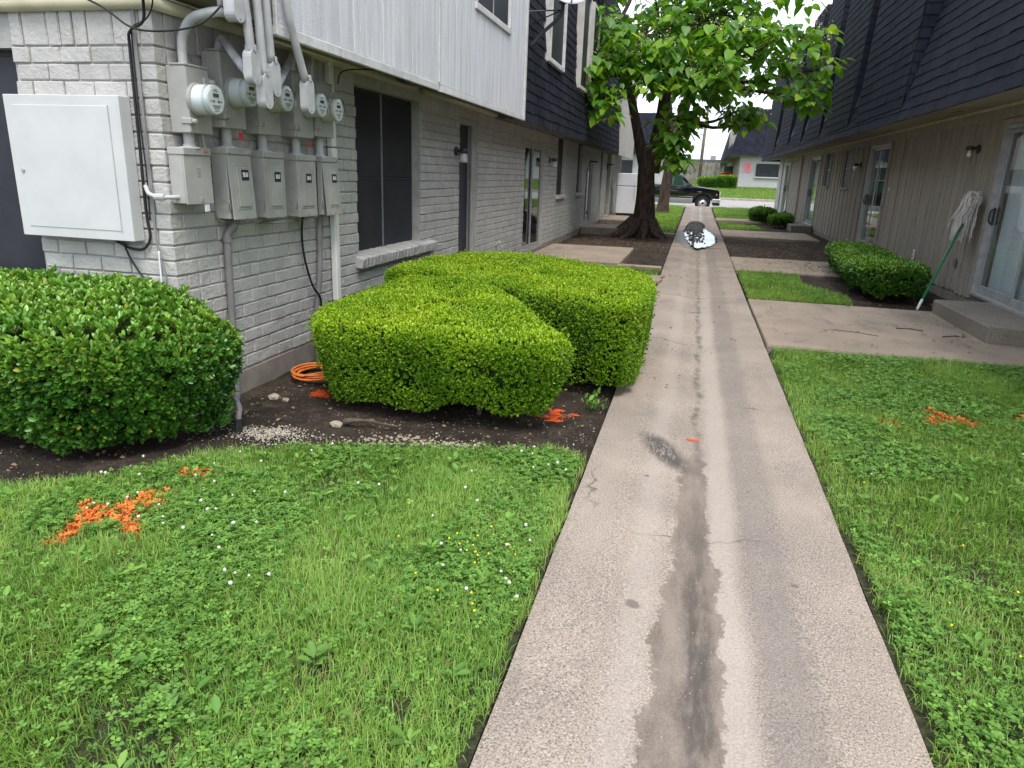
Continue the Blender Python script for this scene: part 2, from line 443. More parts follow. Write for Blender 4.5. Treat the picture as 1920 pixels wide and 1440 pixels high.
# concrete of the walkway: fine exposed aggregate, wheel-worn pale bands and a wet silt stain in the trough
def concrete(name, base=(.325, .262, .213), stain=False, dirt=.35):
    t = NT(name); p = t.pos()
    sx = t.n('SeparateXYZ', Vector=p)
    X, Y = sx.outputs[0], sx.outputs[1]
    c = t.mix(t.ramp(t.noise(1.3, detail=5), .3, .7), tuple(.80 * b for b in base), tuple(1.12 * b for b in base))
    sp = t.noise(150, p, 3, .75)
    c = t.mix(t.ramp(sp, .48, .37, 0, .85), c, (.075, .064, .058))
    c = t.mix(t.ramp(sp, .54, .66, 0, .8), c, (.52, .46, .41))
    dn = t.noise(2.1, t.scalev(p, (1.6, .7, 1)), 6, .65)
    c = t.mix(t.ramp(dn, .50, .72, 0, dirt), c, (.155, .13, .112))
    spot = t.ramp(t.noise(9, p, 5, .75), .74, .78)
    c = t.mix(t.math('MULTIPLY', spot, .6), c, (.05, .045, .042))
    vo = t.n('TexVoronoi', {'feature': 'DISTANCE_TO_EDGE'}, Scale=.55, Randomness=1.0)
    t.set(vo, 'Vector', t.n('VectorMath', {'operation': 'ADD'}).outputs[0])
    va = vo.inputs['Vector'].links[0].from_node; t.set(va, '0', p); t.set(va, '1', t.scalev(t.n('TexNoise', Scale=2.5, Detail=6.0, Vector=p).outputs['Color'], (.5, .5, 0)))
    crack = t.math('MULTIPLY', t.ramp(vo.outputs['Distance'], .0015, .0055, 1, 0), t.ramp(t.noise(.55, p, 2), .50, .60))
    c = t.mix(t.math('MULTIPLY', crack, .75), c, (.045, .038, .034))
    rough = .88
    if stain:
        # long pale and grey bands that follow the walk
        bx = t.math('ADD', X, t.math('MULTIPLY', t.math('SUBTRACT', t.noise(1.1, p, 4), .5), .10))
        band = t.ramp(t.math('ABSOLUTE', t.math('SUBTRACT', bx, .42)), .05, .13, 1, 0)
        c = t.mix(t.math('MULTIPLY', band, .38), c, (.13, .115, .108))
        pale = t.ramp(t.math('ABSOLUTE', t.math('SUBTRACT', bx, .26)), .02, .09, 1, 0)
        c = t.mix(t.math('MULTIPLY', pale, .55), c, (.40, .345, .30))
        pale2 = t.ramp(t.math('ABSOLUTE', t.math('SUBTRACT', bx, -.06)), .02, .09, 1, 0)
        c = t.mix(t.math('MULTIPLY', pale2, .35), c, (.40, .345, .30))
        # thin dark silt line down the trough
        nz = t.noise(7, p, 6, .7)
        ln = t.math('ABSOLUTE', t.math('SUBTRACT', t.math('ADD', X, t.math('MULTIPLY', t.math('SUBTRACT', t.noise(1.7, p, 3), .5), .16)), .165))
        line = t.math('MULTIPLY', t.ramp(ln, .002, .038, 1, 0), t.ramp(nz, .38, .60))
        line = t.math('MULTIPLY', line, t.ramp(Y, 3.2, 4.5))
        c = t.mix(t.math('MULTIPLY', line, .75), c, (.09, .078, .07))
        far = t.math('MULTIPLY', t.ramp(Y, 7.5, 14), t.ramp(t.noise(.9, p, 5, .65), .30, .62))
        c = t.mix(t.math('MULTIPLY', far, .60), c, (.165, .132, .108))
        # silt and damp stain near the camera, jagged outline
        jag = t.math('MULTIPLY', t.math('SUBTRACT', t.noise(5.5, t.scalev(p, (1, .8, 1)), 8, .72), .5), .30)
        jag2 = t.math('MULTIPLY', t.math('SUBTRACT', t.noise(42, t.scalev(p, (.7, 1.4, 1)), 3, .7), .5), .05)
        cx = t.math('ADD', .118, t.math('MULTIPLY', t.ramp(Y, 1.2, 4.2, 0, 1, False), .03))
        d = t.math('ABSOLUTE', t.math('SUBTRACT', X, cx))
        hw = t.n('FloatCurve').outputs[0] if False else t.ramp(Y, 1.4, 3.9, .135, .05, False)
        hw = t.math('MULTIPLY', hw, t.ramp(Y, 3.80, 4.1, 1, 0))
        edge = t.math('SUBTRACT', t.math('ADD', hw, t.math('MULTIPLY', t.math('ADD', jag, jag2), t.ramp(Y, 3.7, 4.1, 1, 0))), d)
        st = t.ramp(edge, -.003, .010)
        silt = t.mix(t.ramp(t.noise(3.2, t.scalev(p, (3, .8, 1)), 6, .65), .36, .66), (.112, .086, .069), (.215, .17, .136))
        gritty = t.ramp(t.noise(170, p, 3, .8), .40, .62)
        silt = t.mix(t.math('MULTIPLY', gritty, .38), silt, (.30, .255, .22))
        c = t.mix(t.math('MULTIPLY', st, .9), c, silt)
        core = t.math('MULTIPLY', t.ramp(t.math('ABSOLUTE', t.math('SUBTRACT', t.math('ADD', X, t.math('MULTIPLY', jag, .45)), .160)), .022, .070, 1, 0), t.ramp(Y, 2.1, 3.6, 1, 0))
        core = t.math('MULTIPLY', core, t.ramp(t.noise(7, t.scalev(p, (2.2, .5, 1)), 7, .7), .34, .58))
        c = t.mix(t.math('MULTIPLY', core, .78), c, (.056, .045, .038))
        qx = t.math('SUBTRACT', X, -.03); qy = t.math('SUBTRACT', Y, 3.9)
        uu = t.math('ADD', t.math('MULTIPLY', qx, .40), t.math('MULTIPLY', qy, -.917)); ww = t.math('ADD', t.math('MULTIPLY', qx, .917), t.math('MULTIPLY', qy, .40))
        ww = t.math('ADD', ww, t.math('MULTIPLY', jag, .35))
        el = t.math('SQRT', t.math('ADD', t.math('POWER', t.math('DIVIDE', uu, .34), 2.0), t.math('POWER', t.math('DIVIDE', ww, .125), 2.0)))
        streak = t.ramp(t.noise(26, t.scalev(p, (2.4, .5, 1)), 5, .7), .30, .52)
        bm = t.math('MULTIPLY', t.ramp(el, .45, 1.05, 1, 0), streak)
        c = t.mix(t.math('MULTIPLY', bm, .85), c, (.045, .040, .038))
        for (ax, ay, ar) in ((-.075, 2.31, .022), (-.10, 3.5, .012), (.52, 2.6, .012)):
            q = t.n('VectorMath', {'operation': 'DISTANCE'}); t.set(q, '0', t.scalev(p, (1, 1, 0))); t.set(q, '1', (ax, ay, 0))
            q2 = t.ramp(t.math('ADD', q.outputs['Value'], t.math('MULTIPLY', jag, .12)), ar * .8, ar * 1.5, 1, 0)
            c = t.mix(t.math('MULTIPLY', q2, .6), c, (.06, .053, .05))
        # wet rim round the puddle
        q = t.n('VectorMath', {'operation': 'DISTANCE'}); t.set(q, '0', t.scalev(p, (1, .16, 0))); t.set(q, '1', (.13, 3.1, 0))
        wet = t.ramp(t.math('ADD', q.outputs['Value'], t.math('MULTIPLY', jag, .6)), .42, .62, 1, 0)
        c = t.mix(t.math('MULTIPLY', wet, .72), c, (.085, .07, .06))
        rough = t.math('SUBTRACT', .88, t.math('MULTIPLY', t.math('ADD', t.math('MULTIPLY', wet, .35), t.math('MULTIPLY', core, .22)), 1.0))
    nm = t.bump(t.math('ADD', sp, t.math('MULTIPLY', t.noise(30, p, 4), .6)), .35, .004)
    return t.done(t.principled(c, rough, 0, nm, .35))
M_WALK = concrete('walkway_concrete', stain=True)
M_SLAB = concrete('slab_concrete', (.31, .238, .178), False, .72)
M_STEP = concrete('step_concrete', (.21, .18, .148), False, .6)

t = NT('dark_garden_soil'); p = t.pos()
c = t.mix(t.ramp(t.noise(2.2, detail=5), .3, .7), (.042, .032, .0255), (.080, .061, .047))
c = t.mix(t.ramp(t.noise(7, p, 7, .7), .48, .68, 0, .75), c, (.135, .104, .080))
c = t.mix(t.ramp(t.noise(60, p, 4, .7), .58, .70, 0, .6), c, (.16, .132, .105))
c = t.mix(t.ramp(t.noise(75, t.scalev(p, (1, 1.3, 1)), 3, .6), .42, .34, 0, .7), c, (.012, .010, .009))
hh = t.math('ADD', t.noise(26, p, 6, .65), t.math('MULTIPLY', t.noise(110, p, 3), .4))
M_SOIL = t.done(t.principled(c, .95, 0, t.bump(hh, 1.0, .06), .15))
M_TURF = simple('turf_thatch', (.055, .060, .024), .95, .6, 40, 1.0, 120, .03, dirt=.6, dirtcol=(.06, .045, .03))
t = NT('far_turf'); p = t.pos()
c = t.mix(t.ramp(t.noise(1.2, detail=6, rough=.7), .3, .7), (.085, .135, .03), (.13, .19, .045))
M_FARTURF = t.done(t.principled(c, .95, 0, t.bump(t.noise(40, p, 4), .8, .05), .2))
M_ASPHALT = simple('pale_street_concrete', (.30, .275, .265), .9, .12, 3, .3, 120, .004, dirt=.3, dirtcol=(.2, .18, .17))
M_KERB = simple('kerb_concrete', (.36, .315, .27), .9, .15, 4, .3, 90, .004, dirt=.3)
M_GRASS = leafmat('grass_blade', .32, .5, .35)
M_CLOVER = leafmat('clover_leaf', .25, .55, .3)
M_PAINTGRASS = simple('orange_marking_paint', (.75, .175, .03), .7, .2, 20, 0)
M_PAINTRED = simple('red_orange_marking_paint', (.88, .125, .025), .7, .2, 20, 0)
M_WHITEFLOWER = simple('white_clover_flower', (.58, .56, .48), .8, .2, 200, 0)
M_YELLOW = simple('yellow_flower', (.85, .62, .02), .7, .1, 80, 0)

# ------------------------------------------------------------------ terrain
xs = np.concatenate([np.linspace(-300, -9, 10), np.linspace(-7, -4.6, 5), np.linspace(-4.5, 4.2, 175), np.linspace(4.6, 9, 6), np.linspace(12, 300, 10)])
ys = np.concatenate([[-30, -8, -3], np.linspace(-1, 11, 220), np.linspace(11.2, 24, 110), np.linspace(24.5, 37.6, 40), [37.9, 39, 41, 43, 46, 46.3, 50, 55, 60, 70, 90, 150, 400]])
gx, gy = np.meshgrid(xs, ys)
lump = (fbm(gx * 5, gy * 5, 3) - .5) * .03 + (fbm(gx * 16, gy * 16, 4) - .5) * .02
gzz = gz(gy) - .036 + np.where((gy > -1) & (gy < 24) & (abs(gx) < 4.5), lump, 0)
gzz = np.where((gx > -.44) & (gx < .80) & (gy < 37.7), gz(gy) - .11, gzz)
gzz = np.where((gy > 37.6), gz(gy) - .06, gzz)
nxg = len(xs)
ii, jj = np.meshgrid(np.arange(nxg - 1), np.arange(len(ys) - 1))
q = (jj * nxg + ii).ravel()
ground = np_obj('ground', np.stack([gx, gy, gzz], -1).reshape(-1, 3), np.column_stack([q, q + 1, q + 1 + nxg, q + nxg]), M_SOIL, smooth=True)
tag(ground, kind='structure')
def bedz(x, y):
    x = np.asarray(x, float); y = np.asarray(y, float)
    return gz(y) - .036 + (fbm(x * 5, y * 5, 3) - .5) * .03 + (fbm(x * 16, y * 16, 4) - .5) * .02

def ribbon(name, x0, x1, ya, yb, zoff, mat, n=40, thick=None, parent=None, kind='structure', ny=None):
    """A sheet or slab that follows the terrain along y."""
    m = MB(); yy = np.linspace(ya, yb, n + 1)
    V = []; F = []
    for y in yy: V += [(x0, y, gzf(y) + zoff), (x1, y, gzf(y) + zoff)]
    for i in range(n): F.append((2 * i, 2 * i + 1, 2 * i + 3, 2 * i + 2))
    if thick:
        o = len(V)
        for y in yy: V += [(x0, y, gzf(y) + zoff - thick), (x1, y, gzf(y) + zoff - thick)]
        for i in range(n):
            F.append((o + 2 * i, o + 2 * i + 2, 2 * i + 2, 2 * i)); F.append((2 * i + 1, 2 * i + 3, o + 2 * i + 3, o + 2 * i + 1))
        F.append((0, o, o + 1, 1)); F.append((2 * n, 2 * n + 1, o + 2 * n + 1, o + 2 * n))
    m.add(V, F); ob = m.build(name, mat, parent)
    if parent is None: tag(ob, kind=kind)
    return ob

def walk_z(x, y):
    tr = max(0.0, 1 - abs(x - .16) / .42)
    return gzf(y) - .030 * tr * tr * (3 - 2 * tr) + .004 * (mnoise.noise(Vector((x * 1.5, y * .6, 3))))
def walk_slab(name, ya, yb, n, lift, parent=None):
    m = MB(); prof = 22
    ex = [-.42 + 1.195 * i / prof for i in range(prof + 1)]
    V, F = [], []
    for j in range(n + 1):
        y = ya + (yb - ya) * j / n
        w = .006 * mnoise.noise(Vector((0, y * 2.5, 9))); w2 = .006 * mnoise.noise(Vector((5, y * 2.5, 9)))
        row = []
        for i, x in enumerate(ex):
            xx = x + (w if i == 0 else (w2 if i == prof else 0)); dz = -.008 if i in (0, prof) else 0
            row.append((xx, y, walk_z(x, y) + lift + dz))
        V += [(row[0][0] - .004, y, gzf(y) - .12)] + row + [(row[-1][0] + .004, y, gzf(y) - .12)]
    k = prof + 3
    for j in range(n):
        for i in range(k - 1): F.append((j * k + i, j * k + i + 1, (j + 1) * k + i + 1, (j + 1) * k + i))
    F.append(tuple(range(k))); F.append(tuple(n * k + i for i in range(k - 1, -1, -1)))
    m.add(V, F); o = m.build(name, M_WALK, parent, smooth=False); return o
walkway = tag(walk_slab('walkway', -1.0, 9.70, 170, 0), kind='structure')
walk_slab('slab', 9.71, 16.28, 70, .002, walkway)
walk_slab('slab', 16.31, 26.5, 70, .009, walkway)
walk_slab('slab', 26.52, 37.55, 50, .004, walkway)

def slab(name, x0, x1, y0, y1, z, th=.1, mat=None, parent=None, jit=.004):
    m = MB(); m.bbox(x0, x1, y0, y1, z - th, z, .012, jit); o = m.build(name, mat or M_SLAB, parent)
    if parent is None: tag(o, kind='structure')
    return o
slab('patio_slab', .795, 3.58, 6.95, 9.78, .004)
slab('patio_slab', .795, 3.55, 12.95, 15.2, .012)
slab('patio_slab', .795, 3.2, 19.9, 22.6, .085)
slab('patio_slab', .795, 3.3, 27.0, 28.6, .13)
slab('patio_slab', -2.86, -1.15, 12.3, 15.2, .07, .14)
slab('path_slab', -2.6, -.44, 9.9, 11.05, .015)
slab('path_edging', -1.3, -.45, 12.42, 12.62, .03)
slab('path_edging', -.98, -.46, 19.6, 20.0, .08)
st = slab('entrance_step', -2.86, -1.5, 18.9, 20.4, .20, .22, M_SLAB)
slab('entrance_step', -2.86, -1.9, 22.6, 26.6, .20, .22, M_SLAB)
st = slab('door_step', 2.965, 3.585, 7.88, 9.68, .172, .24, M_STEP, jit=.006)
slab('door_step', 2.95, 3.585, 23.9, 26.3, .225, .26, M_STEP)
slab('door_step', 3.0, 3.585, 15.9, 17.7, .20, .26, M_STEP)

# broken piece of paving at the walkway edge
m = MB(); m.prism([(-.75, 10.3), (-.40, 10.62), (-.36, 10.9), (-.42, 11.05), (-.34, 11.3), (-.72, 11.25)], 2, .0, .035)
tag(m.build('paving_fragment', M_SLAB), 'broken jagged piece of concrete at the walkway edge behind the hedge', 'paving')

# road, kerbs, far lawn
road = ribbon('road', -120, 120, 37.92, 46.02, .0, M_ASPHALT, 24)
for ya, yb, zt in ((37.62, 37.90, .205), (46.04, 46.3, .49)):
    m = MB(); m.bbox(-120, 120, ya, yb, -.2, zt, .02); tag(m.build('kerb', M_KERB), kind='structure')
ribbon('far_lawn', -120, 120, 46.32, 120, .02, M_FARTURF, 40)

# puddle
pp = np.array([(.12, 15.95), (.30, 16.3), (.45, 16.9), (.60, 17.9), (.62, 19.0), (.60, 19.9), (.46, 21.2), (.37, 22.6), (.37, 24.2), (.30, 25.6), (.14, 26.4), (-.04, 26.2), (-.15, 25.0), (-.20, 23.3), (-.22, 21.8), (-.23, 20.6), (-.16, 19.0), (-.06, 17.4), (.03, 16.5)])
pv = []
n = len(pp)
for i in range(n):
    a, b = pp[i], pp[(i + 1) % n]
    for k in range(10):
        q = a + (b - a) * k / 10; jx = .07 * mnoise.noise(Vector((q[0] * 11, q[1] * 5, 1)))
        pv.append((q[0] + jx, q[1] + .25 * mnoise.noise(Vector((q[0] * 9, q[1] * 3, 7)))))
t = NT('puddle_water'); p = t.pos()
M_WATER = t.done(t.principled((.028, .022, .018), .03, 0, t.bump(t.noise(2.2, t.scalev(p, (1, .35, 1)), 2), .02, .02), .5, IOR=1.33))
m = MB(); V = [(x, y, .0735) for x, y in pv]
m.add(V, [tuple(range(len(V)))])
tag(m.build('puddle', M_WATER), 'shallow puddle reflecting sky and tree on the walkway', 'puddle', kind='structure')
# ------------------------------------------------------------------ pieces: bricks and shingles
_BV = np.array([v[:3] for v in BEV_V], float); _BA = np.array([v[3] for v in BEV_V])
def brick_verts(lo, hi, bev, jit):
    lo = np.array(lo); hi = np.array(hi)
    V = lo + _BV * (hi - lo)
    ins = np.where(_BV > .5, -bev, bev); ins[np.arange(len(V)), _BA] = 0
    return V + ins + rng.uniform(-jit, jit, V.shape)
def pieces(name, stuffname, parent, mat, items, limit, facefn):
    """items: list of vertex arrays (same topology). The nearest `limit` become objects, the rest one stuff part."""
    F = facefn
    cen = np.array([it.mean(0) for it in items])
    order = np.argsort(np.linalg.norm(cen - CAM, axis=1))
    for i in order[:limit]:
        me = bpy.data.meshes.new(name); me.from_pydata(items[i].tolist(), [], F); me.materials.append(mat); me.update()
        link(bpy.data.objects.new(name, me), parent)
    rest = order[limit:]
    if len(rest):
        K = len(items[0]); V = np.concatenate([items[i] for i in rest])
        me = bpy.data.meshes.new(stuffname)
        FF = []
        for k in range(len(rest)): FF += [tuple(a + k * K for a in f) for f in F]
        me.from_pydata(V.tolist(), [], FF); me.materials.append(mat); me.update()
        o = link(bpy.data.objects.new(stuffname, me), parent); tag(o, kind='stuff')
SH_F = [(0, 1, 2, 3), (7, 6, 5, 4), (0, 4, 5, 1), (1, 5, 6, 2), (2, 6, 7, 3), (3, 7, 4, 0)]
def shingle_rows(o, u, v, nrm, vlen, expo, span, lift=0.0, seed=1, wmin=.2, wmax=.36):
    """o: origin at the eave; u along, v up the slope; span(v)->(ua,ub) length available at height v."""
    r = random.Random(seed); out = []
    o, u, v, nrm = (np.array(a, float) for a in (o, u, v, nrm))
    k = 0; h = 0.0
    while h < vlen - .02:
        ua, ub = span(h + expo * .5)
        x = ua - r.uniform(0, .2)
        first = True
        while x < ub - .015:
            w = r.uniform(wmin, wmax)
            a = max(ua, x); b = min(ub, x + w - r.uniform(.003, .009))
            x += w
            if b - a < .03: continue
            d = r.uniform(-.008, .008); th = r.uniform(.006, .012); cu = r.uniform(0, .006) * (1 if r.random() < .3 else 0)
            top = min(vlen, h + expo * 1.12)
            lo0, lo1 = h + d, h + d + r.uniform(-.006, .006)
            P = []
            for off in (0.0, 1.0):
                P += [o + u * a + v * lo0 + nrm * (lift + .006 + (th if off else 0) + (cu if off else 0)),
                      o + u * b + v * lo1 + nrm * (lift + .006 + (th if off else 0)),
                      o + u * b + v * top + nrm * (lift + (.004 if off else 0)),
                      o + u * a + v * top + nrm * (lift + (.004 if off else 0))]
            P = np.array(P)
            out.append(P[[3, 2, 1, 0, 7, 6, 5, 4]])
        h += expo; k += 1
    return out

# ------------------------------------------------------------------ left apartment building
XW = -2.88; YC = 3.54; COURSE = .088; ZB = .13; NC = 22; ZS = ZB + NC * COURSE; ZT = 2.245
LB = empty('apartment_building', (XW, YC, 0), 'apartment building of grey painted brick with white siding upstairs, behind the electric meters', 'building')
openings = [(5.93, 7.46, .72, 2.16), (8.77, 9.58, .02, 2.12), (12.35, 14.0, .10, 2.02), (15.35, 16.25, 1.06, 2.24), (18.0, 18.75, 1.06, 2.24), (19.55, 20.75, .20, 1.80), (22.4, 22.9, .2, 2.24), (24.1, 25.2, .2, 2.24)]
YE = 28.6
m = MB()
cuts = sorted({YC + .013, YE, *[o[0] for o in openings], *[o[1] for o in openings]})
for a, b in zip(cuts[:-1], cuts[1:]):
    op = [o for o in openings if o[0] <= a + 1e-6 and o[1] >= b - 1e-6]
    if not op: m.box(XW - .20, XW - .012, a, b, -.12, 2.34)
    else:
        o = op[0]
        if o[2] > 0: m.box(XW - .20, XW - .012, a, b, -.12, o[2] - .001)
        m.box(XW - .20, XW - .012, a, b, o[3], 2.34)
m.box(-3.815, XW - .201, YC + .013, YC + .2, -.12, 2.34)
m.box(-8, -5.2, YC + .013, YC + .2, -.12, 2.34)
m.box(-5.2, -3.815, YC + .013, YC + .2, 2.06, 2.34)
wall = m.build('wall', M_MORTAR, LB)
items = []
BL, BT, GAP = .197, .095, .0085
def blocked(a, b, z0, z1):
    for o in openings:
        if b > o[0] + .003 and a < o[1] - .003 and z1 > o[2] + .02 and z0 < o[3] - .02: return o
    return None
def brick_y(a, b, z0, z1, j=.002):
    pr = rng.uniform(-.003, .003)
    items.append(brick_verts((XW - BT, a, z0), (XW + pr, b, z1), .0055, j))
def brick_x(a, b, z0, z1, j=.002):
    pr = rng.uniform(-.003, .003)
    items.append(brick_verts((a, YC + pr, z0), (b, YC + BT, z1), .0055, j))
def run_y(a, b, z0, z1, L, off):
    """fill the long wall from a to b with bricks of length L, cutting at openings"""
    segs = []; cur = a
    for o in sorted(openings):
        if z1 > o[2] + .02 and z0 < o[3] - .02:
            if o[0] > cur: segs.append((cur, o[0]))
            cur = max(cur, o[1])
    segs.append((cur, b))
    for s0, s1 in segs:
        y = s0 - (off if s0 != a else 0)
        while y < s1 - .02:
            e = min(y + L * (1 + rng.uniform(-.03, .03)), s1); st = max(y, s0)
            if e - st > .025: brick_y(st, e, z0 + rng.uniform(-.002, .002), z1 + rng.uniform(-.002, .002))
            y = e + GAP if e < s1 - .001 else s1
HEADER = {16, 7}
for c_ in range(NC):
    z0 = ZB + c_ * COURSE + GAP / 2; z1 = z0 + COURSE - GAP
    if c_ % 2 == 0:
        items.append(brick_verts((XW - BT, YC, z0), (XW, YC + BL, z1), .006, .002)); y0 = YC + BL + GAP; x1 = XW - BT - GAP
    else:
        items.append(brick_verts((XW - BL, YC, z0), (XW, YC + BT, z1), .006, .002)); y0 = YC + BT + GAP; x1 = XW - BL - GAP
    L = .096 if c_ in HEADER else BL
    run_y(y0, YE, z0, z1, L, (.1 if c_ % 2 else 0))
    x = x1
    while x > -3.815 + .02:
        e = max(-3.815, x - L * (1 + rng.uniform(-.03, .03)))
        if x - e > .025: brick_x(e, x, z0, z1)
        x = e - GAP
# soldier course on top
y = YC + BT + GAP
while y < YE - .05:
    w = .078 if rng.random() > .12 else .15
    o = blocked(y, y + w, ZS, ZT)
    if o is None: brick_y(y, y + w, ZS + GAP / 2, ZT)
    y = y + w + GAP
x = XW
while x > -3.815 + .03:
    w = .078 if rng.random() > .2 else .16
    w = min(w, x + 3.815)
    if w > .03: brick_x(x - w, x, ZS + GAP / 2, ZT)
    x -= w + GAP
pieces('brick', 'far_bricks', wall, M_BRICK, items, 300, [tuple(f) for f in BEV_F])
m = MB(); m.bbox(XW - .25, XW - .004, YC - .004, YE, -.12, ZB - .004, .008, .003); m.bbox(-8, XW - .251, YC - .004, YC + .25, -.12, ZB - .004, .008, .003)
m.build('foundation', M_FOUND, LB)
m = MB(); m.box(-9, XW - .36, YC + .45, YE - .05, .05, 5.8); m.build('light_block', M_BODY, LB)  # dark box added inside the building to block light

# front window with dark screens
w = MB(); w.box(XW - .135, XW - .11, 5.93, 7.46, .73, 2.16); win = w.build('window', M_WINFRAME, LB)
ym = 6.66; zm = 1.385
for (a, b) in ((5.95, ym - .012), (ym + .012, 7.44)):
    for (c1, d) in ((.75, zm - .012), (zm + .012, 2.14)):
        q = MB(); q.bbox(XW - .112, XW - .099, a, b, c1, d, .003); q.build('pane', M_DARKSCREEN, win)
q = MB(); q.bbox(XW - .11, XW - .088, ym - .008, ym + .008, .74, 2.15, .002); q.build('mullion', M_WINBAR, win)
q = MB(); q.bbox(XW - .108, XW - .094, 5.95, ym - .013, zm - .009, zm + .009, .002); q.bbox(XW - .108, XW - .094, ym + .013, 7.44, zm - .009, zm + .009, .002); q.build('transom', M_WINFRAME, win)
q = MB(); q.bbox(XW - .12, XW - .07, 5.92, 7.47, 2.162, 2.24, .004); q.build('head_trim', M_TRIMGREY, win)
# brick sill: slanted rowlock bricks
sill = MB(); sill.box(XW - .2, XW - .02, 5.9, 7.78, .60, .68); sl = sill.build('window_sill', M_MORTAR, LB)
y = 5.86
while y < 7.76:
    w_ = .080 * rnd.uniform(.95, 1.08); b = MB()
    b.bbox(-.16, .065, 0, w_ - .0015, -.05, .055, .012, .0045)
    b.xf(Matrix.Translation((XW, y, .665)) @ Matrix.Rotation(math.radians(9), 4, 'Y'))
    b.build('sill_brick', M_BRICK, sl); y += w_

def door_recess(y0, y1, z0, z1, mat, frame, depth=.13, panes=None):
    b = MB(); b.box(XW - depth - .05, XW - depth, y0 + .03, y1 - .03, z0, z1 - .03); d = b.build('door', mat, LB)
    f = MB()
    f.bbox(XW - depth - .02, XW - .035, y1 - .075, y1 - .002, z0, z1, .004); f.bbox(XW - depth - .02, XW - .05, y0 + .002, y0 + .05, z0, z1, .004)
    f.bbox(XW - depth - .02, XW - .03, y0 + .051, y1 - .076, z1 - .07, z1 - .002, .004)
    f.build('door_frame', frame, d)
    return d
d1 = door_recess(8.77, 9.58, .05, 2.12, M_DOORGREY, M_TRIMGREY)
b = MB(); b.bbox(XW - .07, XW - .045, 9.45, 9.50, .05, 2.05, .004); b.build('door_stop', M_TRIMGREY, d1)
b = MB(); b.lathe([(.026, 0), (.03, .012), (.014, .02), (.014, .045), (.028, .055), (.028, .075), (.012, .085)], (XW - .13, 8.86, 1.0), (1, 0, 0), 14); b.build('handle', M_ALU, d1, True)

# glass
t = NT('clear_door_glass')
lw = t.n('LayerWeight', Blend=.5); fc = t.math('ADD', .05, t.math('MULTIPLY', .9, t.math('POWER', lw.outputs['Facing'], 4.0))); gl = t.n('BsdfGlossy', Color=(.9, .93, .95), Roughness=.02); tr = t.n('BsdfTransparent', Color=(.86, .9, .9))
mx = t.n('MixShader'); t.set(mx, '0', fc); t.set(mx, '1', tr.outputs[0]); t.set(mx, '2', gl.outputs[0])
M_GLASS = t.done(mx.outputs[0])
t = NT('dark_window_glass')
M_DARKGLASS = t.done(t.principled((.012, .013, .016), .04, 0, None, .6))
M_BLIND = simple('pale_vertical_blind', (.60, .66, .70), .8, .06, 2, .1, 40, .003, dirt=.12, dirtcol=(.4, .45, .45), objrand=.07)

def left_sliding(y0, y1, z0, z1):
    b = MB(); b.bbox(XW - .10, XW - .04, y1 - .06, y1 - .002, z0, z1, .004); b.bbox(XW - .10, XW - .04, y0 + .002, y0 + .05, z0, z1, .004); b.bbox(XW - .10, XW - .04, y0 + .051, y1 - .061, z1 - .06, z1 - .002, .004); b.bbox(XW - .10, XW - .04, y0 + .051, y1 - .061, z0, z0 + .06, .004)
    d = b.build('sliding_door', M_ALU, LB)
    ym_ = (y0 + y1) / 2
    for a, e, x_ in ((y0 + .052, ym_ + .03, -.085), (ym_ - .03, y1 - .062, -.06)):
        q = MB(); q.box(XW + x_, XW + x_ + .006, a + .04, e - .04, z0 + .12, z1 - .11); q.build('pane', M_DARKGLASS, d)
        q = MB()
        q.bbox(XW + x_ - .006, XW + x_ + .018, a, a + .038, z0 + .065, z1 - .064, .003); q.bbox(XW + x_ - .006, XW + x_ + .018, e - .038, e, z0 + .065, z1 - .064, .003)
        q.bbox(XW + x_ - .006, XW + x_ + .018, a + .039, e - .039, z0 + .065, z0 + .118, .003); q.bbox(XW + x_ - .006, XW + x_ + .018, a + .039, e - .039, z1 - .108, z1 - .064, .003)
        q.build('sash', M_ALU, d)
left_sliding(12.35, 14.0, .10, 2.02)
left_sliding(19.55, 20.75, .20, 1.80)
for (y0, y1) in ((15.35, 16.25), (18.0, 18.75)):
    b = MB(); b.bbox(XW - .09, XW - .07, y0, y1, 1.06, 2.24, .003); wv = b.build('window', M_DARKSCREEN, LB)
    q = MB(); q.bbox(XW - .1, XW + .05, y0 - .04, y1 + .04, .98, 1.055, .01, .003); q.build('window_sill', M_BRICK, wv)
for (y0, y1) in ((22.4, 22.9), (24.1, 25.2)):
    b = MB(); b.bbox(XW - .16, XW - .12, y0, y1, .2, 2.24, .003); b.build('door', M_DOORGREY, LB)
# end-wall window, dark
b = MB(); b.box(-5.2, -3.82, YC + .10, YC + .13, .4, 2.06); wv = b.build('window', M_WINFRAME, LB)
q = MB(); q.bbox(-5.1, -3.86, YC + .085, YC + .101, .45, 2.03, .003); q.build('pane', M_DARKSCREEN, wv)
b = MB(); b.box(-5.2, -3.82, YC + .02, YC + .14, -.1, .38); b.build('window_apron', M_MORTAR, LB)

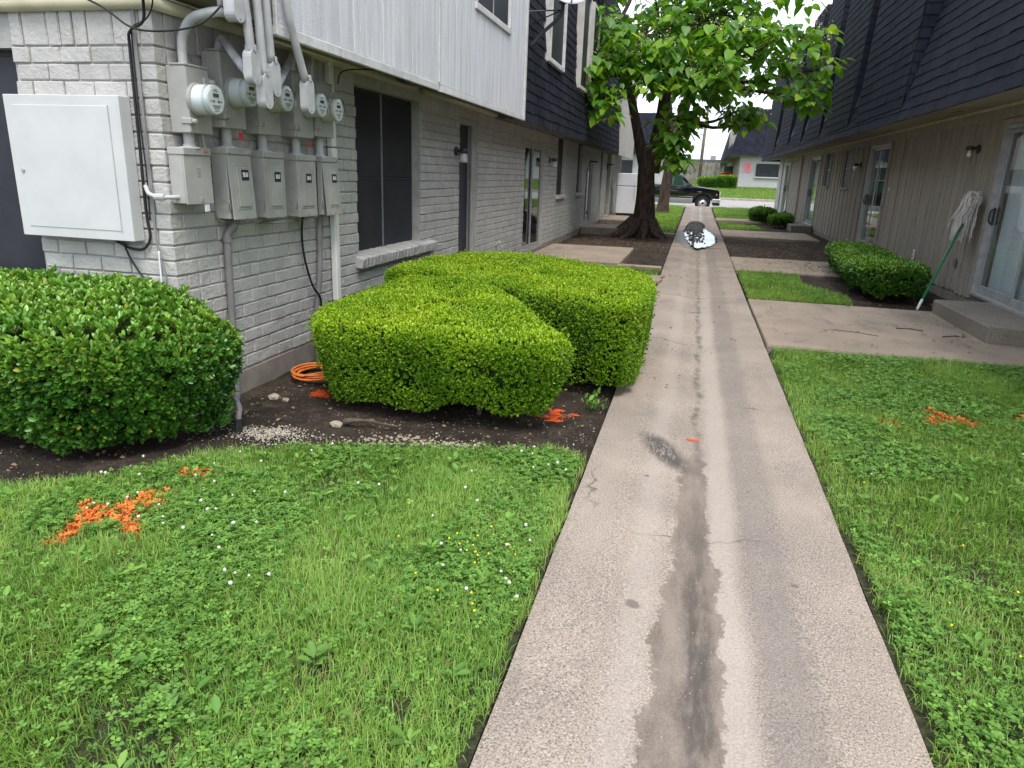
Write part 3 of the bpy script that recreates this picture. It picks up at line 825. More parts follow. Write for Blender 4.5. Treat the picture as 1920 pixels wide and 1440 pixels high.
# trim, soffit, overhang
XO = -2.45
b = MB(); b.tube([(-8, YC - .012, 2.272), (XW + .02, YC - .012, 2.272)], .036, 10); b.bbox(-8, XW + .03, YC - .05, YC + .02, 2.30, 2.37, .008); b.build('trim_board', M_CREAM, LB, True)
b = MB(); b.tube([(XW + .022, YC - .03, 2.272), (XW + .022, 7.2, 2.272)], .036, 10); b.bbox(XW - .005, XW + .06, YC - .045, 7.2, 2.30, 2.345, .008); b.build('trim_board', M_CREAM, LB, True)
b = MB(); b.tube([(XW + .022, 7.46, 2.268), (XW + .022, 10.9, 2.262)], .034, 10); b.build('trim_board', M_CREAM, LB, True)
b = MB(); b.tube([(XW + .022, 10.92, 2.262), (XW + .022, 19.3, 2.255)], .03, 8); b.build('trim_board', M_CREAM, LB, True)
b = MB(); b.tube([(XW + .022, 20.2, 2.255), (XW + .022, 23.2, 2.25)], .03, 8); b.build('trim_board', M_CREAM, LB, True)
b = MB(); b.box(XW - .3, XO - .03, YC + .0, 28.3, 2.345, 2.37); b.build('soffit', M_SOFFIT, LB)
b = MB(); b.box(-9, XO - .02, YC + .03, 10.28, 2.38, 6.1); upw = b.build('upper_wall', M_WEATHER, LB)
# upstairs siding planks
def plank_y(parent, y0, y1, x0, x1, z0, z1, mat, bev=.0015, jit=.0006, name='plank'):
    b = MB(); b.bbox(x0, x1, y0, y1, z0, z1, bev, jit); return b.build(name, mat, parent)
y = YC + .0
while y < 4.03:
    w_ = rnd.uniform(.09, .13); plank_y(upw, y, min(y + w_ - .006, 4.04), XO - .028, XO - .004 + rnd.uniform(-.006, .004), 2.235 + rnd.uniform(-.02, .03), 6.0, M_WEATHER, .004, .002); y += w_
y = 4.055
WY0, WY1, WZ = 7.98, 9.35, 3.2
while y < 10.24:
    w_ = .100
    if abs(y - 6.80) < .05: w_ = .085
    z_lo = 2.262
    if WY0 < y + .05 < WY1:
        plank_y(upw, y, y + w_ - .0075, XO - .018, XO + rnd.uniform(-.001, .001), z_lo, WZ - .05, M_SIDING)
        plank_y(upw, y, y + w_ - .0075, XO - .018, XO + rnd.uniform(-.001, .001), 4.35, 6.0, M_SIDING)
    else:
        plank_y(upw, y, min(y + w_ - .0075, 10.24), XO - .018, XO + rnd.uniform(-.001, .001), z_lo, 6.0, M_SIDING)
    y += w_
plank_y(LB, 6.795, 6.822, XO + .001, XO + .014, 2.27, 6.0, M_FASCIA, .003, .001, 'joint_batten')
plank_y(LB, 10.245, 10.33, XO - .03, XO + .018, 2.19, 6.0, M_FASCIA, .006, .001, 'corner_board')
plank_y(LB, 4.03, 4.052, XO - .03, XO + .012, 2.20, 6.0, M_FASCIA, .003, .003, 'corner_board')
# upstairs window in the siding
b = MB(); b.box(XO - .03, XO - .012, WY0 + .02, WY1 - .02, WZ - .02, 4.33); uw = b.build('window', M_WINFRAME, LB)
q = MB(); q.box(XO - .011, XO - .004, WY0 + .05, 8.62, WZ + .02, 4.3); q.build('pane', M_DARKSCREEN, uw)
q = MB(); q.box(XO - .011, XO - .004, 8.65, WY1 - .05, WZ + .02, 4.3); q.build('pane', M_DARKSCREEN, uw)
q = MB(); q.bbox(XO - .012, XO + .002, 8.622, 8.648, WZ, 4.32, .002); q.build('mullion', M_ALU, uw)
q = MB(); q.bbox(XO - .02, XO + .022, WY0 - .06, WY1 + .06, WZ - .075, WZ - .005, .005, .001)
q.bbox(XO - .02, XO + .02, WY0 - .06, WY0 - .002, WZ - .004, 4.36, .005); q.bbox(XO - .02, XO + .02, WY1 + .002, WY1 + .06, WZ - .004, 4.36, .005)
q.build('window_frame', M_FASCIA, uw)
# fascia boards
for (a, e, zb, zt) in ((4.055, 4.86, 2.196, 2.260), (4.868, 6.80, 2.198, 2.259), (6.835, 10.24, 2.193, 2.257)):
    b = MB(); b.bbox(XO - .028, XO + .008, a, e, zb, zt, .004, .0015); b.build('fascia_board', M_FASCIA, LB)
b = MB(); b.bbox(XO - .35, XO - .035, 6.72, 6.98, 2.25, 2.335, .01, .01); b.build('broken_soffit_end', M_WEATHER, LB)

# mansard roof in charcoal shingles
LEAN = .06
def mans_x(z): return XO - LEAN * (z - 2.2)
m = MB(); m.prism([(2.21, -9), (2.21, XO - .012), (6.2, mans_x(6.2) - .012), (6.2, -9)], 1, 10.34, 23.3)
m = MB()
m.add([(-9, 10.34, 2.38), (XO - .03, 10.34, 2.205), (mans_x(6.2) - .02, 10.34, 6.2), (-9, 10.34, 6.2), (-9, 23.3, 2.38), (XO - .03, 23.3, 2.205), (mans_x(6.2) - .02, 23.3, 6.2), (-9, 23.3, 6.2)],
      [(0, 1, 2, 3), (7, 6, 5, 4), (1, 5, 6, 2), (0, 4, 5, 1), (3, 2, 6, 7)])
mroof = m.build('roof', M_WEATHER, LB)
sl_len = math.hypot(4.0, LEAN * 4.0); vd = np.array([-LEAN * 4 / sl_len, 0, 4.0 / sl_len]); nd = np.array([4.0 / sl_len, 0, LEAN * 4 / sl_len])
def span_l(h): return (0, 12.94)
its = shingle_rows((XO - .015, 10.345, 2.19), (0, 1, 0), vd, nd, sl_len, .145, span_l, .004, 5)
MWIN = [(12.05, 13.25, 3.25, 4.5), (15.1, 16.0, 3.2, 4.9), (16.5, 17.4, 3.2, 4.9)]
def not_in_win(P):
    c = P.mean(0)
    return not any(a - .1 < c[1] < b + .1 and z0 - .07 < c[2] < z1 + .05 for a, b, z0, z1 in MWIN)
its = [P for P in its if not_in_win(P)]
pieces('shingle', 'far_shingles', mroof, M_SHINGLE, its, 300, SH_F)
for i, (a, b_, z0, z1) in enumerate(MWIN):
    xp = mans_x(z0) + .05
    q = MB(); q.box(xp - .30, xp - .03, a + .02, b_ - .02, z0 + .02, z1 - .02); wv = q.build('window', M_DARKSCREEN, LB)
    q = MB(); q.bbox(xp - .12, xp + .012, a - .07, a + .018, z0 - .05, z1 + .08, .006, .002); q.bbox(xp - .12, xp + .012, b_ - .018, b_ + .05, z0 - .05, z1 + .08, .006, .002)
    q.bbox(xp - .12, xp + .010, a + .019, b_ - .019, z0 - .055, z0 + .019, .006, .002); q.bbox(xp - .12, xp + .010, a + .019, b_ - .019, z1, z1 + .08, .006, .002)
    q.build('window_frame', M_FASCIA if i == 0 else M_SIDBEIGE, wv)
# pale siding bay beyond the mansard
b = MB(); b.box(-9, XO - .02, 23.32, 28.3, 2.37, 6.1); bay = b.build('bay_wall', M_WEATHER, LB)
y = 23.32
while y < 28.2:
    plank_y(bay, y, y + .292, XO - .018, XO, 2.13, 6.0, M_SIDBEIGE, .004, .001); y += .30
x = XO - .02
while x > mans_x(6.0) - .1:
    b = MB(); b.bbox(x - .14, x, 23.302, 23.319, 2.14, 6.0, .003); b.build('plank', M_SIDBEIGE, bay); x -= .145
# white downspout
b = MB(); b.bbox(XW + .006, XW + .058, 5.385, 5.455, .40, 1.30, .008); b.bbox(XW + .008, XW + .062, 5.383, 5.457, 1.31, 1.62, .008); b.bbox(XW + .006, XW + .058, 5.385, 5.455, 1.63, 2.27, .008)
b.build('downspout', M_WHITEPIPE, LB)

# ------------------------------------------------------------------ electric meters
M_GREYBOX = simple('grey_enamel_box', (.37, .36, .335), .5, .09, 7, .2, 22, .004, dirt=.35, dirtcol=(.26, .24, .2), spec=.4, objrand=.05)
M_CONDUIT = simple('painted_grey_conduit', (.45, .45, .45), .5, .12, 9, .15, 60, .002, dirt=.3, dirtcol=(.25, .23, .21))
M_GALV = simple('bare_silver_pipe', (.56, .56, .58), .4, .2, 12, .1, 60, .002, metal=.3, dirt=.3, dirtcol=(.36, .36, .40))
M_METER = simple('meter_housing', (.62, .66, .66), .25, .05, 3, 0)
M_METERB = simple('cream_meter_housing', (.62, .60, .50), .3, .05, 3, 0)
M_DIAL = simple('meter_face', (.72, .74, .72), .35, .05, 3, 0)
M_LCD = simple('dark_lcd', (.07, .075, .068), .2, .1, 3, 0)
M_PRINT = simple('grey_print', (.20, .20, .21), .6, .1, 3, 0)
M_INK = simple('black_ink', (.02, .02, .022), .6, .1, 3, 0)
M_TAG = simple('red_seal_tag', (.65, .05, .07), .4, .1, 3, 0)
M_BLACK = simple('black_cable_jacket', (.012, .012, .014), .5, .1, 3, 0)
M_GREYCABLE = simple('grey_cable_jacket', (.22, .215, .21), .6, .15, 9, 0)
M_GREYPIPE = simple('dull_grey_pvc', (.20, .19, .185), .6, .15, 6, .1, 40, .003, dirt=.3)
M_LABELWHITE = simple('white_lettering', (.85, .85, .83), .6, .02, 3, 0)
t = NT('meter_cover_glass')
lw = t.n('LayerWeight', Blend=.5); fc = t.math('ADD', .04, t.math('MULTIPLY', .8, t.math('POWER', lw.outputs['Facing'], 4.0))); gl = t.n('BsdfGlossy', Color=(1, 1, 1), Roughness=.03); tr = t.n('BsdfTransparent', Color=(.95, .97, .97))
mx = t.n('MixShader'); t.set(mx, '0', fc); t.set(mx, '1', tr.outputs[0]); t.set(mx, '2', gl.outputs[0])
M_COVER = t.done(mx.outputs[0])

def text(name, body, size, M, mat, parent, spacing=1.0, extrude=.0006):
    """lettering turned into a real mesh, placed by the matrix M"""
    cu = bpy.data.curves.new(name, 'FONT'); cu.body = body; cu.size = size; cu.align_x = 'CENTER'; cu.align_y = 'CENTER'; cu.extrude = extrude; cu.space_character = spacing
    tmp = bpy.data.objects.new(name + '_tmp', cu); COL.objects.link(tmp)
    dg = bpy.context.evaluated_depsgraph_get(); dg.update()
    me = bpy.data.meshes.new_from_object(tmp.evaluated_get(dg)); me.name = name
    bpy.data.objects.remove(tmp); bpy.data.curves.remove(cu)
    me.transform(M); me.materials.clear(); me.materials.append(mat)
    return link(bpy.data.objects.new(name, me), parent)
ROT_X = (math.pi / 2, 0, math.pi / 2)      # text reading along +Y on a face that looks to +X

XB = -2.755
meters = [  # y0, y1, z0, z1, meter y, meter z, label, cream
    (3.61, 3.81, 1.633, 1.980, 3.685, 1.812, 'grey meter box with bluish white round meter, nearest the brick corner', 0),
    (3.92, 4.145, 1.680, 2.100, 4.03, 1.885, 'grey meter box second from the brick corner, set highest, with a red seal tag', 0),
    (4.29, 4.54, 1.665, 2.090, 4.43, 1.892, 'middle grey meter box of five, with a cream round meter', 1),
    (4.72, 4.975, 1.670, 2.090, 4.885, 1.893, 'grey meter box fourth from the brick corner, meter half behind a conduit fitting', 0),
    (5.01, 5.285, 1.690, 2.065, 5.13, 1.882, 'grey meter box beside the white downspout, with a cream round meter', 1)]
for i, (y0, y1, z0, z1, my, mz, lab, cr_) in enumerate(meters):
    T = empty('meter_box', (XW, y0, z0), lab, 'meter box', 'electric meter boxes on the brick wall')
    b = MB(); b.bbox(XW + .004, XB, y0, y1, z0, z1, .004); b.build('box', M_GREYBOX, T)
    b = MB(); b.bbox(XW + .03, XB + .004, y0 - .004, y1 + .004, z1 + .001, z1 + .012, .003); b.build('lid', M_GREYBOX, T)
    b = MB(); b.bbox(XB - .004, XB + .004, y0 + .006, y0 + .012, z0 + .01, z1 - .01, .001); b.build('cover_seam', M_GREYBOX, T)
    b = MB(); b.tube([(XB - .02, y0 + .02, z0 + .06), (XB + .004, y0 + .05, z0 + .06)], .001, 6)
    b = MB(); b.bbox(XB - .05, XB + .014, y0 - .007, y0 + .035, z0 + .045, z0 + .08, .006); b.lathe([(.013, 0), (.013, .022), (.008, .024)], (XB + .012, y0 + .018, z0 + .062), (1, 0, 0), 10); b.build('latch', M_GREYBOX, T)
    b = MB(); b.bbox(XB - .002, XB + .012, y1 - .06, y1 + .012, z1 - .085, z1 - .045, .004); b.lathe([(.012, 0), (.012, .025), (.006, .026)], (XB + .01, y1, z1 - .065), (1, 0, 0), 10); b.build('latch', M_GREYBOX, T)
    mm = M_METERB if cr_ else M_METER
    b = MB(); b.lathe([(.088, 0), (.088, .022), (.080, .024)], (XB + .001, my, mz), (1, 0, 0), 28); b.build('ring', M_GREYBOX, T, False)
    b = MB(); b.lathe([(.079, .02), (.079, .115), (.077, .122)], (XB, my, mz), (1, 0, 0), 32); mb = b.build('meter', mm, T, False)
    b = MB(); b.lathe([(.0735, .1225), (.0735, .1265)], (XB, my, mz), (1, 0, 0), 28); b.build('dial', M_DIAL, mb)
    b = MB(); b.bbox(XB + .127, XB + .130, my - .026, my + .024, mz + .014, mz + .033, .001); b.build('display', M_LCD, mb)
    b = MB()
    for (a, e, c1, d) in ((-.05, -.04, -.012, -.004), (-.032, -.012, -.014, -.002), (.012, .034, -.014, -.002), (.042, .052, -.012, -.004), (-.035, .035, -.032, -.028), (-.028, .028, -.040, -.0365), (-.02, .02, -.049, -.046), (-.026, .026, .044, .047), (-.015, .015, .053, .056), (-.02, .02, -.060, -.057)):
        b.box(XB + .127, XB + .1285, my + a, my + e, mz + c1, mz + d)
    b.build('markings', M_PRINT, mb)
    b = MB()
    b.lathe([(.084, .095), (.084, .14), (.080, .145), (.02, .148)], (XB, my, mz), (1, 0, 0), 28); b.build('cover', M_COVER, mb, True)
    if cr_:
        b = MB(); b.sheet(lambda u, v: (XB + .04 + .05 * u, my - .0797 * math.cos((v - .35) * .9), mz + .0797 * math.sin((v - .35) * .9)), 1, 6); b.build('sticker', M_DIAL, mb)
        b = MB(); b.sheet(lambda u, v: (XB + .045 + .035 * u, my - .0803 * math.cos((v * .35 - .28)), mz + .0803 * math.sin((v * .35 - .28))), 1, 5); b.build('barcode', M_INK, mb)
for (y_, z_, s) in ((4.095, 1.655, .026), (4.925, 1.64, .022)):
    T = empty('seal_tag', (XB, y_, z_), 'small red plastic seal hanging under ' + ('the second meter box' if y_ < 4.5 else 'the fourth meter box'), 'seal')
    b = MB(); b.prism([(y_ - s, z_ - s * 1.3), (y_ + s, z_ - s * 1.3), (y_ + s * .6, z_ + s * .3), (y_ - s * .6, z_ + s * .3)], 0, XB - .012, XB - .007); b.build('tag', M_TAG, T)
    b = MB(); b.tube([(XB - .01, y_ - s * .5, z_ + s * .2), (XB - .01, y_ - s * .6, z_ + .03)], .0012, 5); b.tube([(XB - .01, y_ + s * .5, z_ + s * .2), (XB - .01, y_ + s * .6, z_ + .03)], .0012, 5); b.build('wire', M_GREYCABLE, T)
T = empty('seal_tag', (XB, 3.73, 1.6), 'thin wire seal with a tiny red bead hanging under the first meter box', 'seal')
b = MB(); b.tube([(XB - .01, 3.725, 1.632), (XB - .008, 3.735, 1.58), (XB - .006, 3.74, 1.545)], .003, 6); b.build('wire', M_GREYBOX, T)
b = MB(); b.lathe([(.004, -.006), (.008, 0), (.004, .008)], (XB - .006, 3.741, 1.538), (0, 0, 1), 8); b.build('bead', M_TAG, T)

lower = [  # y0,y1,z0,z1, xf, text
    (3.56, 3.79, 1.25, 1.550, -2.778, None, 'plain grey box without a number plate, at the brick corner below the first meter'),
    (3.935, 4.17, 1.147, 1.565, -2.765, '3905-108', 'grey breaker box numbered 3905-108, its cover slightly ajar'),
    (4.315, 4.56, 1.138, 1.556, -2.765, '3905-107', 'grey breaker box numbered 3905-107'),
    (4.725, 4.99, 1.125, 1.548, -2.765, '3905-106', 'grey breaker box numbered 3905-106'),
    (5.10, 5.335, 1.120, 1.546, -2.765, '3905-105', 'grey breaker box numbered 3905-105, in front of the white downspout')]
for i, (y0, y1, z0, z1, xf_, tx, lab) in enumerate(lower):
    T = empty('breaker_box', (XW, y0, z0), lab, 'breaker box', 'breaker boxes under the meters')
    xw = XW + .004
    if i == 4: xw = XW + .066
    b = MB(); b.bbox(xw, xf_ - .006, y0, y1, z0, z1, .004); b.build('box', M_GREYBOX, T)
    b = MB(); b.bbox(xw, xf_ + .010, y0 - .005, y1 + .005, z1 - .035, z1 + .006, .004)
    if i: b.lathe([(.007, 0), (.007, .008)], (xf_ + .009, y0 + .012, z1 - .02), (1, 0, 0), 8); b.lathe([(.007, 0), (.007, .008)], (xf_ + .009, y1 - .012, z1 - .02), (1, 0, 0), 8)
    b.build('rain_hood', M_GREYBOX, T)
    ang = {1: 3.2, 4: 4.0}.get(i, .3)
    piv = Matrix.Translation((xf_, 0, z1 - .03)) @ Matrix.Rotation(math.radians(-ang), 4, 'Y') @ Matrix.Translation((-xf_, 0, -(z1 - .03)))
    b = MB(); b.bbox(xf_ - .004, xf_ + .004, y0 - .002, y1 + .002, z0 - .004, z1 - .037, .002)
    if i == 0:
        for k in range(5): b.bbox(xf_ + .004, xf_ + .0065, (y0 + y1) / 2 - .014, (y0 + y1) / 2 + .02, 1.40 + k * .011, 1.404 + k * .011, .0005)
    b.xf(piv); dr = b.build('door', M_GREYBOX, T)
    if i:
        b = MB(); b.bbox(xf_ + .003, xf_ + .007, y0 + .045, y1 - .035, z0 + .055, z1 - .085, .003); b.bbox(xf_ + .006, xf_ + .013, y0 + .062, y1 - .045, z0 + .07, z1 - .105, .005)
        b.xf(piv); b.build('door_panel', M_GREYBOX, dr)
        yc = y0 + .145; zc = z1 - .155
        b = MB(); b.bbox(xf_ + .0125, xf_ + .0145, yc - .038, yc + .038, zc - .032, zc + .032, .0005); b.xf(piv); pl = b.build('number_plate', M_INK, dr)
        text('number', tx, .0265, piv @ Matrix.Translation((xf_ + .0152, yc, zc)) @ Matrix.Rotation(math.pi / 2, 4, 'Z') @ Matrix.Rotation(math.pi / 2, 4, 'X') @ Matrix.Diagonal((.66, 1.5, 1, 1)), M_LABELWHITE, pl, .8)
        b = MB()
        for r_ in (.045, .033, .02):
            b.lathe([(r_, 0), (r_, .0025), (r_ - .004, .003), (r_ - .004, .0)], (XW + .075, y0 + .0005, z0 + .075), (0, -1, 0), 20)
        b.build('knockout', M_GREYBOX, T)
    b = MB(); b.bbox(xf_ + .003, xf_ + .008, (y0 + y1) / 2 + .0, (y0 + y1) / 2 + .022, z0 + .008, z0 + .035, .002); b.xf(piv); b.build('hasp', M_ALU if i == 0 else M_GREYBOX, dr)
b = MB(); b.bbox(-2.785, -2.775, 3.715, 3.755, 1.20, 1.245, .003); tag(b.build('paper_tag', M_DIAL), 'small pale tag hanging from the latch of the plain corner box', 'tag')
# short pipes between the meter boxes and the breaker boxes
for i, (y_, za, zb) in enumerate(((3.68, 1.552, 1.640), (4.03, 1.567, 1.684), (4.41, 1.558, 1.668), (4.83, 1.55, 1.674), (5.17, 1.548, 1.694))):
    nth = ('first', 'second', 'third', 'fourth', 'fifth')[i]
    T = empty('pipe_nipple', (XW + .06, y_, za), 'short grey pipe joining the %s meter box from the corner to the box below' % nth, 'pipe', 'pipes between meter and breaker boxes')
    b = MB(); b.tube([(XW + .06, y_, za), (XW + .06, y_, zb)], .03, 14); b.build('pipe', M_CONDUIT, T, False)
    b = MB(); b.lathe([(.06, 0), (.055, .008), (.036, .011), (.036, .022)], (XW + .06, y_, za), (0, 0, 1), 16); b.build('collar', M_CONDUIT, T)

# service conduits that come down in front of the siding
def lb_fit(b, x, y, z0, z1, w=.040, d=.048, lean=0.0):
    """long flat oval conduit body with cover plate, facing +X"""
    n = 10; poly = []
    for k in range(n + 1): a = math.pi * k / n; poly.append((y + w * math.cos(a), z1 - w + w * math.sin(a)))
    for k in range(n + 1): a = math.pi + math.pi * k / n; poly.append((y + w * math.cos(a), z0 + w + w * math.sin(a)))
    b.prism(poly, 0, x - d, x)
def lb_cover(x, y, z0, z1, parent, w=.043):
    b = MB(); lb_fit(b, x + .0065, y, z0 - .003, z1 + .003, w, .006); o = b.build('cover_plate', M_CONDUIT, parent)
    for zz in (z0 + .016, z1 - .016):
        s = MB(); s.lathe([(.006, 0), (.006, .003)], (x + .0062, y, zz), (1, 0, 0), 8); s.build('screw', M_ALU, o)
conds = [  # pipe path, fitting (x,y,z0,z1), tail, label
    ([(-2.40, 3.66, 3.4), (-2.40, 3.66, 2.45), (-2.405, 3.69, 2.2), (-2.41, 3.715, 2.06)], (-2.395, 3.722, 1.90, 2.075), [(-2.45, 3.74, 1.95), (-2.60, 3.84, 2.06), (-2.76, 3.97, 2.17), (-2.81, 4.0, 2.13), (-2.815, 4.0, 2.09)], 'grey conduit with an oval fitting just in front of the second meter'),
    ([(-2.40, 3.775, 3.4), (-2.40, 3.78, 2.45), (-2.405, 3.80, 2.2), (-2.41, 3.825, 1.95)], (-2.395, 3.832, 1.785, 1.968), [(-2.45, 3.86, 1.84), (-2.62, 4.1, 1.97), (-2.80, 4.36, 2.14), (-2.82, 4.38, 2.09)], 'grey conduit ending in the lowest oval fitting left of the middle meter'),
    ([(-2.42, 3.885, 3.4), (-2.42, 3.90, 2.4), (-2.43, 3.94, 2.04)], (-2.415, 3.955, 1.86, 2.05), [(-2.46, 3.99, 1.88), (-2.60, 4.34, 2.02), (-2.78, 4.78, 2.20), (-2.815, 4.83, 2.16), (-2.82, 4.84, 2.08)], 'grey conduit between the others, its fitting feeding a slanting silver pipe'),
    ([(-2.40, 4.05, 3.4), (-2.40, 4.075, 2.45), (-2.405, 4.16, 2.2), (-2.41, 4.28, 1.985)], (-2.395, 4.302, 1.795, 1.995), [(-2.45, 4.36, 1.84), (-2.64, 4.70, 2.03), (-2.79, 5.02, 2.21), (-2.815, 5.08, 2.17), (-2.82, 5.09, 2.06)], 'grey conduit bending right of the others, its fitting in front of the fourth meter'),
]
def smoothp(pts, n=5):
    out = []
    P = [Vector(p) for p in pts]
    for i in range(len(P) - 1):
        a, b_, c_, d_ = P[max(i - 1, 0)], P[i], P[i + 1], P[min(i + 2, len(P) - 1)]
        for k in range(n):
            t_ = k / n
            out.append(.5 * ((2 * b_) + (c_ - a) * t_ + (2 * a - 5 * b_ + 4 * c_ - d_) * t_ * t_ + (3 * b_ - a - 3 * c_ + d_) * t_ ** 3))
    out.append(P[-1]); return out
for path, (fx, fy_, fz0, fz1), tail, lab in conds:
    T = empty('service_conduit', path[-1], lab, 'conduit', 'service conduits above the meters')
    b = MB(); b.tube(smoothp(path), .024, 14); b.build('pipe', M_CONDUIT, T, True)
    b = MB(); lb_fit(b, fx, fy_, fz0, fz1); b.lathe([(.031, 0), (.031, .03), (.027, .034)], (fx - .02, fy_, fz1 - .012), (0, 0, 1), 14); ft = b.build('fitting', M_CONDUIT, T)
    lb_cover(fx, fy_, fz0, fz1, ft)
    b = MB(); b.tube(smoothp(tail), .023, 14); b.build('tail_pipe', M_GALV, T, True)
T = empty('service_conduit', (-2.82, 3.69, 1.99), 'grey conduit curving from the first meter box up to an oval fitting under the eave', 'conduit', 'service conduits above the meters')
b = MB(); b.tube(smoothp([(-2.82, 3.69, 1.99), (-2.82, 3.69, 2.07), (-2.80, 3.685, 2.15), (-2.72, 3.66, 2.215), (-2.60, 3.63, 2.235), (-2.46, 3.605, 2.24)]), .026, 14); b.build('pipe', M_CONDUIT, T, True)
b = MB(); lb_fit(b, -2.395, 3.605, 2.185, 2.42, .043, .06); ft = b.build('fitting', M_CONDUIT, T)
lb_cover(-2.395, 3.605, 2.185, 2.42, ft, .046)
b = MB(); b.tube([(-2.43, 3.605, 2.41), (-2.43, 3.60, 3.4)], .028, 14); b.build('riser', M_CONDUIT, T, True)

# pipes and cable down the wall below the boxes
T = empty('drain_conduit', (XW + .03, 3.99, 0), 'dull grey pipe running down the brick from the 3905-108 box', 'pipe')
b = MB(); b.tube(smoothp([(XW + .06, 4.07, 1.15), (XW + .055, 4.045, 1.10), (XW + .033, 4.01, 1.055), (XW + .03, 3.995, .98), (XW + .03, 3.985, .6), (XW + .03, 3.97, -.1)]), .024, 12); b.build('pipe', M_GREYPIPE, T, True)
b = MB(); b.lathe([(.031, 0), (.031, .03)], (XW + .031, 3.998, 1.0), (0, 0, 1), 12); b.build('coupling', M_GREYPIPE, T)
T = empty('drain_conduit', (XW + .03, 5.15, 0), 'dull grey pipe running down the brick beside the white downspout', 'pipe')
b = MB(); b.tube(smoothp([(XW + .06, 5.16, 1.12), (XW + .04, 5.17, 1.06), (XW + .03, 5.165, .95), (XW + .03, 5.16, .8), (XW + .035, 5.125, .6), (XW + .03, 5.08, .4), (XW + .03, 5.06, -.1)]), .022, 12); b.build('pipe', M_GREYPIPE, T, True)
b = MB(); b.tube(smoothp([(XW + .05, 4.90, 1.13), (XW + .03, 4.905, 1.0), (XW + .03, 4.915, .85), (XW + .04, 4.95, .70), (XW + .04, 5.02, .57), (XW + .06, 5.09, .47), (XW + .05, 5.11, .3)]), .0085, 8)
tag(b.build('cable', M_BLACK, None, True), 'black cable drooping down the brick from the 3905-106 box', 'cable')
T = empty('ground_wires', (XW + .03, 4.3, 1.1), 'thin grey wires sagging beneath the row of breaker boxes', 'wire')
for k, (a, e, sag) in enumerate(((4.17, 4.72, .03), (4.2, 5.1, .05), (4.1, 4.6, .015), (4.55, 5.15, .03), (4.02, 4.3, .02))):
    b = MB(); b.tube([(XW + .05 + .008 * k, a + (e - a) * q / 10, 1.135 - .004 * k - sag * 4 * (q / 10) * (1 - q / 10)) for q in range(11)], .0028, 5); b.build('wire', M_GREYCABLE, T)
b = MB(); b.tube(smoothp([(XW + .06, 3.87, 1.27), (XW + .05, 3.885, 1.16), (XW + .05, 3.94, 1.13), (XW + .05, 4.05, 1.135)]), .005, 6); b.build('wire', M_GREYCABLE, T)

# communications cabinet on the end wall
M_PANEL = simple('pale_grey_cabinet', (.56, .56, .55), .5, .05, 3.5, .2, 12, .006, dirt=.4, dirtcol=(.40, .385, .36))
T = empty('communications_cabinet', (-3.45, 3.54, 1.03), 'large pale grey square cabinet with a hinged door on the corner brick wall', 'cabinet')
cx0, cx1, cy0, cz0, cz1 = -3.832, -3.064, 3.451, 1.033, 1.808
b = MB(); b.bbox(cx0, cx1, cy0, 3.536, cz0, cz1, .003); bx = b.build('box', M_PANEL, T)
b = MB(); b.bbox(cx0 + .06, cx1 - .075, cy0 - .0035, cy0 + .001, cz0 + .055, cz1 - .055, .0012); dr = b.build('door', M_PANEL, T)
b = MB(); b.lathe([(.011, 0), (.011, .006), (.007, .007)], (-3.76, cy0 - .0035, 1.40), (0, -1, 0), 14); b.build('lock', M_ALU, dr)
b = MB(); b.tube([(cx1 - .073, cy0 - .001, cz0 + .05), (cx1 - .073, cy0 - .001, cz1 - .05)], .0035, 8); b.build('hinge', M_ALU, T)
# cables round the corner
def cable(pts, r, mat, label, name='cable', seg=7):
    b = MB(); b.tube(smoothp(pts, 6), r, seg); o = b.build(name, mat, None, True); return tag(o, label, 'cable')
yq = YC - .012
cable([(-3.30, 2.6, 3.2), (-3.30, 3.1, 2.62), (-3.22, 3.35, 2.33), (-3.10, yq - .06, 2.235), (-2.9, yq - .10, 2.13), (-2.7, 3.45, 2.12), (-2.55, 3.50, 2.16), (-2.46, 3.55, 2.25)], .0055, M_BLACK, 'black cable looping in front of the eave from the upper left')
cable([(-2.62, 3.1, 3.0), (-2.72, 3.30, 2.45), (-2.80, 3.40, 2.25), (-2.88, yq - .05, 2.17), (-2.98, yq - .03, 2.13), (-3.02, yq, 2.05), (-3.025, yq, 1.6), (-3.03, yq, 1.2), (-3.02, yq, 1.06), (-3.06, yq - .01, .99), (-3.15, yq - .01, .985), (-3.25, yq + .0, 1.02), (-3.3, yq, 1.05)], .0078, M_BLACK, 'thick black cable down the brick corner beside the cabinet')
cable([(-2.60, 3.15, 3.0), (-2.67, 3.32, 2.45), (-2.75, 3.41, 2.26), (-2.86, yq - .045, 2.185), (-2.96, yq - .03, 2.15), (-3.0, yq, 2.08), (-3.005, yq, 1.7), (-3.0, yq, 1.4), (-3.01, yq, 1.15)], .0042, M_BLACK, 'thin black cable bundled with the thick one at the corner')
for k in range(4):
    tag(cable([(-2.99 + .006 * k, yq, 2.27), (-2.99 + .005 * k, yq, 2.0), (-2.985 + .004 * k, yq - .004 * (k % 2), 1.6), (-2.99 + .006 * k, yq, 1.3), (-2.985 + .002 * k, yq, 1.05), (-2.955 + .004 * k, yq - .01, .93)], .0035, M_GREYCABLE, 'thin grey wire strapped along the brick corner', 'wire'), group='grey wires at the corner')
cable([(-2.955, yq - .01, .93), (-2.935, yq - .01, .86), (-2.93, yq - .015, .79), (-2.955, yq - .012, .74), (-2.985, yq - .01, .70), (-2.975, yq, .62), (-2.97, yq, .4)], .005, M_GREYCABLE, 'grey wire curling at the brick corner above the hedge', 'wire')
